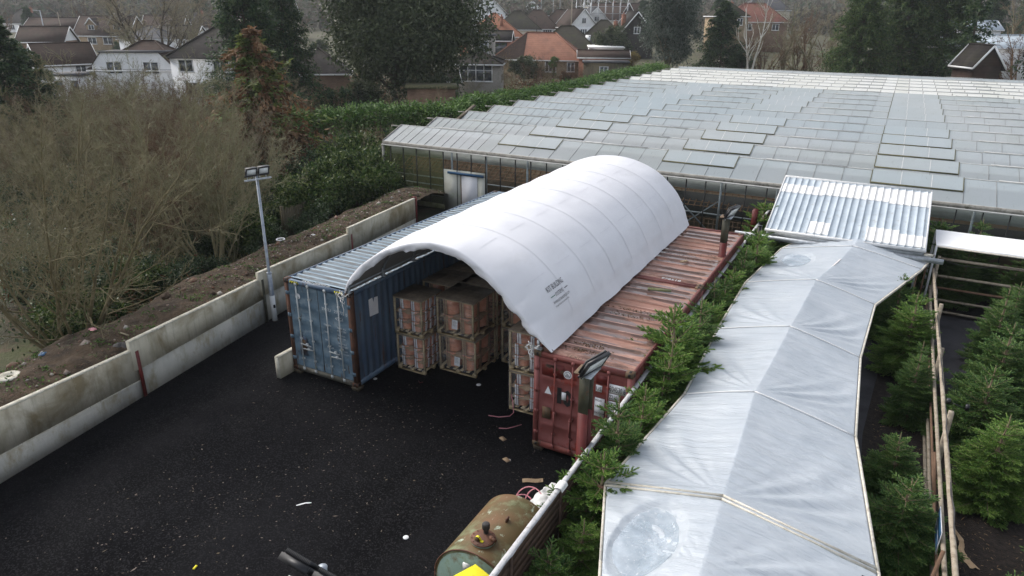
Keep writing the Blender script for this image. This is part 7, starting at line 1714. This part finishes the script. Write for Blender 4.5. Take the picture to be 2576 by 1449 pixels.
house('brown brick two-storey house row left of the dormered bungalow', 148, 44, 182, 13.5, 8, 5.2, 2.4, 2, 'gablex', 'w_brick', 'r_brown', [(0, 3.3, 1.6, 1.5, 'f', 1), (3.6, 3.1, 2.4, 1.8, 'f', 2), (-3.5, 3.3, 2, 1.4, 'f', 2), (1.5, .4, 1.6, 2.0, 'f', 2)], [], [], verge='upvc')
house('dark-roofed brick bungalow with a white gable end, behind the left conifer', 112, 66, 134, 7.6, 6.4, 2.2, 2.4, 10, 'gablex', 'w_brick', 'r_brown', gable='w_white')
house('small steep dark brown-roofed house with a white gable beside the left conifer', 150, 108, 108, 4.6, 7.5, 1.9, 2.7, -42, 'gabley', 'w_white', 'r_brown', [(0, .6, 1.2, .9, 'f', 2), (1.4, .5, 1.4, 1.0, 'r', 2)])
house('low white flat-roofed extension half hidden by bare shrubs, upper left', 184, 186, 86, 4.0, 4, 2.5, .1, 5, 'flat', 'w_white', 'r_slate', [(-.8, .7, 1.0, 1.3, 'f', 1), (1.0, .7, .9, 1.3, 'f', 1)], cat='extension', name='extension')
house('white rendered house with bay windows behind the spreading bare tree', 375, 66, 152, 9, 8, 4.4, 2.2, -5, 'hip', 'w_white', 'r_slate', [(-2.4, .9, 2.4, 1.6, 'f', 3), (2.2, .9, 1.4, 1.4, 'f', 2)])
house('second white house behind the spreading bare tree, nearer the conifer', 455, 64, 156, 8, 8, 4.2, 2.4, 3, 'gablex', 'w_white', 'r_dark', [(-1.6, .9, 1.6, 1.4, 'f', 2), (2.0, 2.4, 1.4, 1.2, 'f', 2)])
house('low grey-roofed house glimpsed between the conifer and the huge evergreen', 792, 122, 92, 8, 7, 2.5, 2.6, 12, 'hip', 'w_brick', 'r_dark', [(-1.4, .8, 1.6, 1.2, 'f', 2)])
house('distant brown-roofed house with white dormers above the dark conifer', 672, -8, 220, 15, 9, 3, 5.2, 0, 'gablex', 'w_cream', 'r_brown', [], [], [(-3.8, 3.0, 2.0, 3.6, -4.0, 3.6, 2.4, 'w_white', 1), (1.8, 2.2, 1.8, 4.2, -3.5, 3, .0, 'w_white', 1)])
# middle, along the hedge
t8 = house('pebble-dashed house extension with white patio windows behind the hedge', 1200, 131, 97, 6.6, 5.4, 2.5, 1.15, -4, 'hip', 'w_pebble', 'r_dark', [(.15, .25, 4.2, 1.9, 'f', 4, 2)])
house('pebble-dashed flat-roofed upper storey with a white window beside the huge evergreen', 1212, 88, 100, 3.3, 4, 5.8, .1, -4, 'flat', 'w_pebble', 'r_slate', [(.25, 3.75, 1.6, 1.4, 'f', 3, 2)], cat='house', name='upper_storey')
house('brown hip-roofed house with a small white dormer behind the pebble-dashed storey', 1228, 50, 150, 9.5, 9, 2.6, 3.7, -12, 'hip', 'w_redbrick', 'r_brown', [], [], [(-1.9, 1.3, 1.3, 3.7, -3.4, 2.4, 1.1, 'w_white', 1)])
house('bungalow with a bright orange hipped tile roof and skylights', 1243, 33, 152, 10.6, 10, 2.8, 4.2, 8, 'hip', 'w_white', 'r_orange', [(4.1, .7, 1.9, 1.7, 'f', 3), (-2, .8, 2, 1.4, 'f', 2)], [(1.2, -2.6, .6, -.6)])
house('brick garage house with a dark lean roof in front of the orange roof', 1256, 77, 138, 4.6, 5, 2.6, 1.5, -6, 'gablex', 'w_redbrick', 'r_dark', [(.6, .05, 2.2, 2.0, 'f', 1, 1, 'seal')], cat='garage', name='garage')
t10 = house('bungalow whose hipped roof is half dark and half orange tiles', 1362, 82, 128, 15.4, 10.5, 2.6, 4.0, -8, 'hip', 'w_tan', 'r_terra', [(2.2, .6, 1.8, 1.6, 'f', 3), (5.6, .7, 1.2, 1.3, 'f', 2), (-3.2, .6, 1.2, 1.9, 'f', 1), (-2.0, .8, 1.3, 1.3, 'r', 2)], [], [], roof2='r_terra')
mb = MB(); x_, y_, e_ = 15.4/2+.35, 10.5/2+.35, 2.6-.35*4/5.26*.8
mb.add([(-x_, -y_-.01, e_+.03), (-2.4, -y_-.01, e_+.03), (-2.4, -.02, 6.64), (-2.45, -.02, 6.64)], [[0, 1, 2, 3]]); mb.add([(-x_-.01, -y_, e_+.03), (-2.45, 0, 6.64), (-x_-.01, y_, e_+.03)], [[0, 1, 2]]); mb.build('dark_tile_half', M['r_brown'], t10)
t11 = house('dark mossy hip-roofed bungalow right of the half orange roof', 1428, 65, 152, 14.5, 12, 2.6, 5.0, -10, 'hip', 'w_cream', 'r_moss', [(3, .7, 1.8, 1.4, 'f', 3)])
skylight(t11, 4.4, -2.4, 5.4, 1.0, 1.5, math.radians(39))
house('mossy dark hip-roofed bungalow with a tall brick chimney', 1520, 50, 172, 12.5, 11, 2.6, 5.0, -6, 'hip', 'w_cream', 'r_moss', [(-2, .7, 2, 1.4, 'f', 3)], [(2.6, -2.5, .9, -.2)])
house('brown hip-roofed bungalow in the row above the orange roofs, left end', 1302, 27, 205, 12, 10, 2.6, 4.6, 4, 'hip', 'w_cream', 'r_moss', [(-2.6, .7, 2.2, 1.4, 'f', 3)], [])
house('brown hip-roofed bungalow second along the far row', 1352, 25, 212, 12.5, 10, 2.6, 4.8, -3, 'hip', 'w_white', 'r_brown', [(3, .7, 2.4, 1.5, 'f', 4)])
house('brown hip-roofed bungalow third along the far row, white bay window', 1412, 24, 214, 12.5, 10, 2.6, 4.8, -6, 'hip', 'w_white', 'r_brown', [(3.2, .5, 3, 1.7, 'f', 4)])
house('white-verged gabled chalet with small dormers in the far row', 1450, 22, 206, 8.5, 9, 2.8, 4.6, 24, 'gabley', 'w_white', 'r_brown', [(0, .8, 2, 1.4, 'f', 3), (0, 3.8, 1.2, 1.2, 'f', 2), (1.5, .8, 1.8, 1.4, 'r', 2)])
tsl = house('slate-roofed gabled house wrapped in scaffolding poles', 1492, 18, 226, 9.5, 9, 3.0, 4.8, 10, 'gabley', 'w_white', 'r_slate', [(0, .8, 2, 1.4, 'f', 3), (0, 3.9, 1.4, 1.2, 'f', 2)])
t = thing('scaffold', 'scaffolding of thin poles around the slate-roofed house', 'scaffolding', atd(1500, 66, 219), math.atan2(st, ct)); mb = MB()
for x in np.linspace(-6, 9, 8): mb.tube([(x, 0, -1), (x, 0, 6.5+1.5*math.sin(x*3))], .06, 5); mb.tube([(x, 1.5, -1), (x, 1.5, 6.5)], .06, 5)
for z in (1.5, 3.5, 5.4): mb.tube([(-6.3, 0, z), (9.3, 0, z)], .05, 5); mb.tube([(-6.3, 1.5, z), (9.3, 1.5, z)], .05, 5)
mb.build('poles', M['galv'], t); mb = MB(); mb.box(-6.3, 9.3, .1, 1.4, 3.55, 3.62); mb.build('boards', M['rail'], t)
house('long brown-roofed house with a white-edged front gable, far row right', 1560, 8, 252, 19, 10, 3, 5.2, -2, 'gablex', 'w_cream', 'r_brown', [(-4, .8, 2.4, 1.5, 'f', 3)], [(-2.0, 1., .9, .4)], [(2.6, 3.2, 2.2, 3.2, -4.2, 4, 2.8, 'r_brown', 1)])
house('dark tile-hung gable house with a chimney left of the gum tree', 1592, 29, 166, 7.5, 9, 3.0, 4.6, 6, 'gabley', 'r_dark', 'r_dark', [(0, 3.2, 1.3, 1.2, 'f', 2)], [(-2.2, -1.0, .8, -.6)])
house('low red brick outbuilding with a brown roof by the white flat roof', 1518, 126, 122, 8.0, 4.2, 2.5, .9, -4, 'gablex', 'w_redbrick', 'r_brown', [(1.3, .5, .9, 1.3, 'f', 1, 1, 'red_steel'), (3.4, .8, .6, 1.0, 'f', 1)], cat='outbuilding', name='outbuilding')
house('flat white-roofed lean-to between the mossy bungalow and the brick outbuilding', 1523, 118, 134, 6.0, 8, 2.5, .06, -4, 'flat', 'w_white', 'whitesheet', [], cat='outbuilding', name='lean_to')
house('long low shed with a pale flat roof edge behind the hedge top', 1524, 155, 110, 6.6, 3.2, 2.3, .1, -5, 'flat', 'oldfence', 'r_slate', [(-.3, .5, 1.2, 1.2, 'f', 2)], cat='shed', name='shed')
house('small moss-roofed brown shed behind the hedge under the huge tree', 1085, 216, 68, 4.4, 3.2, 2.0, .1, 6, 'flat', 'w_brick', 'mossy_edge', [], cat='shed', name='shed')
house('little green-roofed wooden play hut in the pebble-dashed house garden', 1128, 180, 88, 2.0, 1.6, 1.4, .9, 20, 'gablex', 'oldfence', 'r_moss', [], cat='hut', name='hut')
house('cream house with white window at the very top above the far row', 1505, -8, 300, 9, 9, 5.5, 3, 20, 'gabley', 'w_cream', 'r_slate', [(0, 3.6, 2, 1.6, 'f', 3)])
house('dark-roofed house with a white gable at the top left of the orange roof', 1222, -12, 262, 12, 9, 3.4, 5.5, 14, 'gabley', 'w_white', 'r_dark', [(0, 3.8, 1.6, 1.3, 'f', 2)])
for i, (px, py, d, W, ty, wm, rm, yw) in enumerate(((1300, 8, 290, 11, 'hip', 'w_cream', 'r_brown', 5), (1345, 2, 310, 10, 'gabley', 'w_white', 'r_dark', -12), (1395, 6, 285, 11, 'hip', 'w_white', 'r_moss', 8), (1430, -2, 320, 10, 'gablex', 'w_redbrick', 'r_brown', -6), (1620, 4, 275, 12, 'hip', 'w_cream', 'r_dark', 12), (1655, -4, 300, 11, 'gabley', 'w_white', 'r_red', -10), (885, 2, 250, 11, 'hip', 'w_cream', 'r_brown', 4), (60, 22, 250, 11, 'hip', 'w_white', 'r_dark', -5), (415, 38, 210, 11, 'gablex', 'w_tan', 'r_brown', 3), (490, 30, 235, 11, 'hip', 'w_white', 'r_dark', 9))):
    house(['brown hip-roofed house high behind the far row, left end', 'dark gabled white house high behind the far row', 'mossy hip-roofed white house high behind the far row', 'red brick house with brown roof high behind the far row', 'dark hip-roofed cream house above the tile-hung gable', 'dull red gabled house at the top beside the gum tree', 'brown hip roof glimpsed above the gap beside the huge evergreen', 'dark-roofed white house on the slope at the top left', 'tan brick house behind the spreading bare tree', 'dark-roofed white house just left of the tall dark conifer'][i], px, py, d, W, 9, 2.8, 4.4, yw, ty, wm, rm, [(-2.2, .8, 2, 1.4, 'f', 3), (2.4, .8, 1.6, 1.4, 'f', 2)], [(2, .5, .7, .4)] if i % 2 else [])
# right
house('mossy hip-roofed house partly behind the birch', 1832, 4, 176, 7.0, 8, 3.8, 3.0, 10, 'hip', 'w_tan', 'r_moss', [(1.5, 1.8, 1.3, 1.3, 'f', 2)])
house('dull red hip-roofed house right of the mossy one, behind bare trees', 1898, 8, 190, 15, 10, 4.6, 4.2, -4, 'hip', 'w_brick', 'r_red', [(4.6, 2.6, 1.6, 1.3, 'f', 2), (-2, 2.6, 1.6, 1.3, 'f', 2)], [(-5.6, 0, .8, .2)])
house('grey distant roof at the top between the conifers and the gum tree', 1925, -14, 240, 14, 9, 4, 4.5, 3, 'hip', 'w_cream', 'r_slate', [])
house('long white metal-roofed shed at the right edge', 2530, 88, 112, 20, 7, 2.2, 1.6, -3, 'gablex', 'w_white', 'metalroof', [(-4, .8, 2, 1, 'f', 3), (2, .8, 2, 1, 'f', 3)], cat='shed', name='shed')
house('pale green-white clad building above the long white shed', 2430, 52, 128, 9, 7, 3.2, 1.2, -14, 'gablex', 'w_white', 'metalroof', [], cat='building', name='clad_building')
house('small tile-hung brown gable behind russet shrubs at the right', 2470, 112, 84, 3.0, 4, 2.4, 2.2, 0, 'gabley', 'r_brown', 'r_dark', [], cat='house', name='house')
house('low grey gabled roof peeping over the far end of the glasshouse', 2275, 170, 101, 10.5, 8, 2.6, 1.3, 0, 'gabley', 'w_pebble', 'r_slate', [], cat='building', name='shed')
# ---- cars in the drives
def car(px, py, d, paint, label, yaw):
    P = atd(px, py, d); t = thing('parked_car', label, 'car', (P[0], P[1], P[2]), math.atan2(st, ct)+math.radians(yaw))
    prof = [(-2.1, .35), (-2.15, .7), (-1.9, .85), (-1.05, .95), (-.4, 1.42), (.9, 1.45), (1.65, 1.0), (2.1, .9), (2.12, .4)]
    g = np.array([[(x, y*(1 if z < 1.0 else .82), z) for x, z in prof] for y in (-.86, -.8, .8, .86)]); g[0, :, 2] = np.minimum(g[0, :, 2], 1.4); mb = MB(); mb.grid(g)
    mb.add([(x, -.86*(1 if z < 1 else .82), z) for x, z in prof], [list(range(len(prof)))]); mb.add([(x, .86*(1 if z < 1 else .82), z) for x, z in prof], [list(range(len(prof)))[::-1]]); mb.build('body', M[paint], t)
    mb = MB()
    for s in (-1, 1): mb.poly([(-.8, s*.79, 1.0), (1.4, s*.79, 1.02), (.85, s*.735, 1.36), (-.4, s*.735, 1.34)])
    mb.poly([(-1.0, -.7, 1.0), (-1.0, .7, 1.0), (-.42, .62, 1.41), (-.42, -.62, 1.41)]); mb.build('windows', M['win_glass'], t)
    for x in (-1.35, 1.35):
        for y in (-.8, .8): mb = MB(); mb.tube([(x, y-.1, .32), (x, y+.1, .32)], .32, 14); mb.build('wheel', M['tyre'], t)
car(1249, 118, 178, 'carsilver', 'silver car parked by the pebble-dashed house', 70); car(1265, 121, 173, 'carwhite', 'white car parked right of the silver one', 60); car(222, 158, 138, 'carblue', 'dark blue car in the drive at upper left, beside the chalet', 65)
car(205, 117, 180, 'carsilver', 'silver car in the brick house forecourt, upper left', 65); car(405, 104, 205, 'carwhite', 'white car under the spreading bare tree', 10)
# ---- poles
def pole(name, px, py0, py1, d, r, m, label, arm=None):
    P = atd(px, py0, d); Q = atd(px, py1, d); t = thing(name, label, 'pole', (P[0], P[1], P[2])); h = Q[2]-P[2]; mb = MB(); mb.tube([(0, 0, -3), (0, 0, h)], [r, r*.75], 8); mb.build('shaft', M[m], t)
    if arm: mb = MB(); mb.bar((0, 0, h-.1), (arm*ct, arm*st, h+.05), .12, .08); mb.build('arm', M[m], t)
pole('street_lamp', 109, 66, 26, 150, .1, 'galv', 'pale street lamp among the roofs at upper left', -1.4); pole('utility_pole', 152, 66, 30, 168, .12, 'rail', 'slim grey pole in front of the brown brick row'); pole('utility_pole', 282, 105, 70, 150, .13, 'bark_dark', 'dark wooden pole before the dormered bungalow')
pole('utility_pole', 1437, 66, -6, 196, .17, 'rail', 'tall wooden pole in front of the far bungalow row'); pole('street_lamp', 1350, 78, 42, 185, .08, 'seal', 'black street lamp before the far bungalow row', -.8)
for i, px in enumerate((1361, 1391, 1408, 1470, 1477, 1487)): pole('aerial_mast', px, 40, -4, 230+i*4, .05, 'galv', 'thin aerial mast standing above the far roofs')
for o in COL.objects:
    if o.name.startswith('aerial_mast'): o['group'] = 'aerial masts on the far roofs'
# pale far field at the very top left
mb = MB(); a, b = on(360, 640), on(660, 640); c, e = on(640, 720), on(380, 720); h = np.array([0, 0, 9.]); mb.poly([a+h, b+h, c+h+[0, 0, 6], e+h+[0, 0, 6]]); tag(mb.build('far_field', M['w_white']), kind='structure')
# ------------------------------------------------------------------ light and camera
def build_light():
    w = bpy.data.worlds.new('World'); scene.world = w; w.use_nodes = True
    nt = w.node_tree; bg = nt.nodes['Background']
    sky = nt.nodes.new('ShaderNodeTexSky'); sky.sky_type = 'NISHITA'; sky.sun_disc = False
    sun_el = math.radians(42); az = camdir(-.75, .62)
    sky.sun_elevation = sun_el; sky.sun_rotation = math.pi/2-az; sky.dust_density = 3.; sky.air_density = 1.; sky.ozone_density = .6
    hs = nt.nodes.new('ShaderNodeHueSaturation'); hs.inputs['Saturation'].default_value = .42
    nt.links.new(sky.outputs[0], hs.inputs['Color']); nt.links.new(hs.outputs[0], bg.inputs['Color']); bg.inputs['Strength'].default_value = .15
    L = bpy.data.lights.new('sun', 'SUN'); L.energy = 1.1; L.angle = math.radians(34); L.color = (1., .965, .92)
    o = bpy.data.objects.new('sun', L); COL.objects.link(o)
    d = Vector((math.cos(az)*math.cos(sun_el), math.sin(az)*math.cos(sun_el), math.sin(sun_el)))
    o.rotation_euler = d.to_track_quat('Z', 'Y').to_euler()
build_light()
# ------------------------------------------------------------------ damp winter air
t_ = NT('haze'); t_.t.nodes.remove(t_.b)
pv = t_.n('ShaderNodeVolumePrincipled', {'Color': (.86, .9, .95), 'Density': .00028, 'Anisotropy': .2}); t_.t.links.new(pv.outputs[0], t_.out.inputs['Volume'])
mb = MB(); mb.box(-1600, 1600, -1600, 1600, -8, 90); tag(mb.build('haze', t_.m), kind='stuff')
cam = bpy.data.cameras.new('camera'); cam.sensor_width = 36; cam.lens = 36*FPX/2576; cam.clip_end = 3000; cam.clip_start = .1
co = bpy.data.objects.new('camera', cam); COL.objects.link(co)
x_, u_, f_ = np.array([1, 0, 0.]), np.array([0, sp, cp]), np.array([0, cp, -sp])
rt = cr*x_+sr*u_; up_ = -sr*x_+cr*u_
R_ = np.array([toyard(rt), toyard(up_), toyard(-f_)]).T
mw = np.eye(4); mw[:3, :3] = R_; mw[:3, 3] = (0, 0, CH)
co.matrix_world = Matrix(mw.tolist()); scene.camera = co
vs = scene.view_settings; vs.view_transform = 'Standard'; vs.look = 'None'; vs.exposure = 0.8; vs.gamma = 1
scene.cycles.max_bounces = 8; scene.cycles.transparent_max_bounces = 16
scene.cycles.use_denoising = True
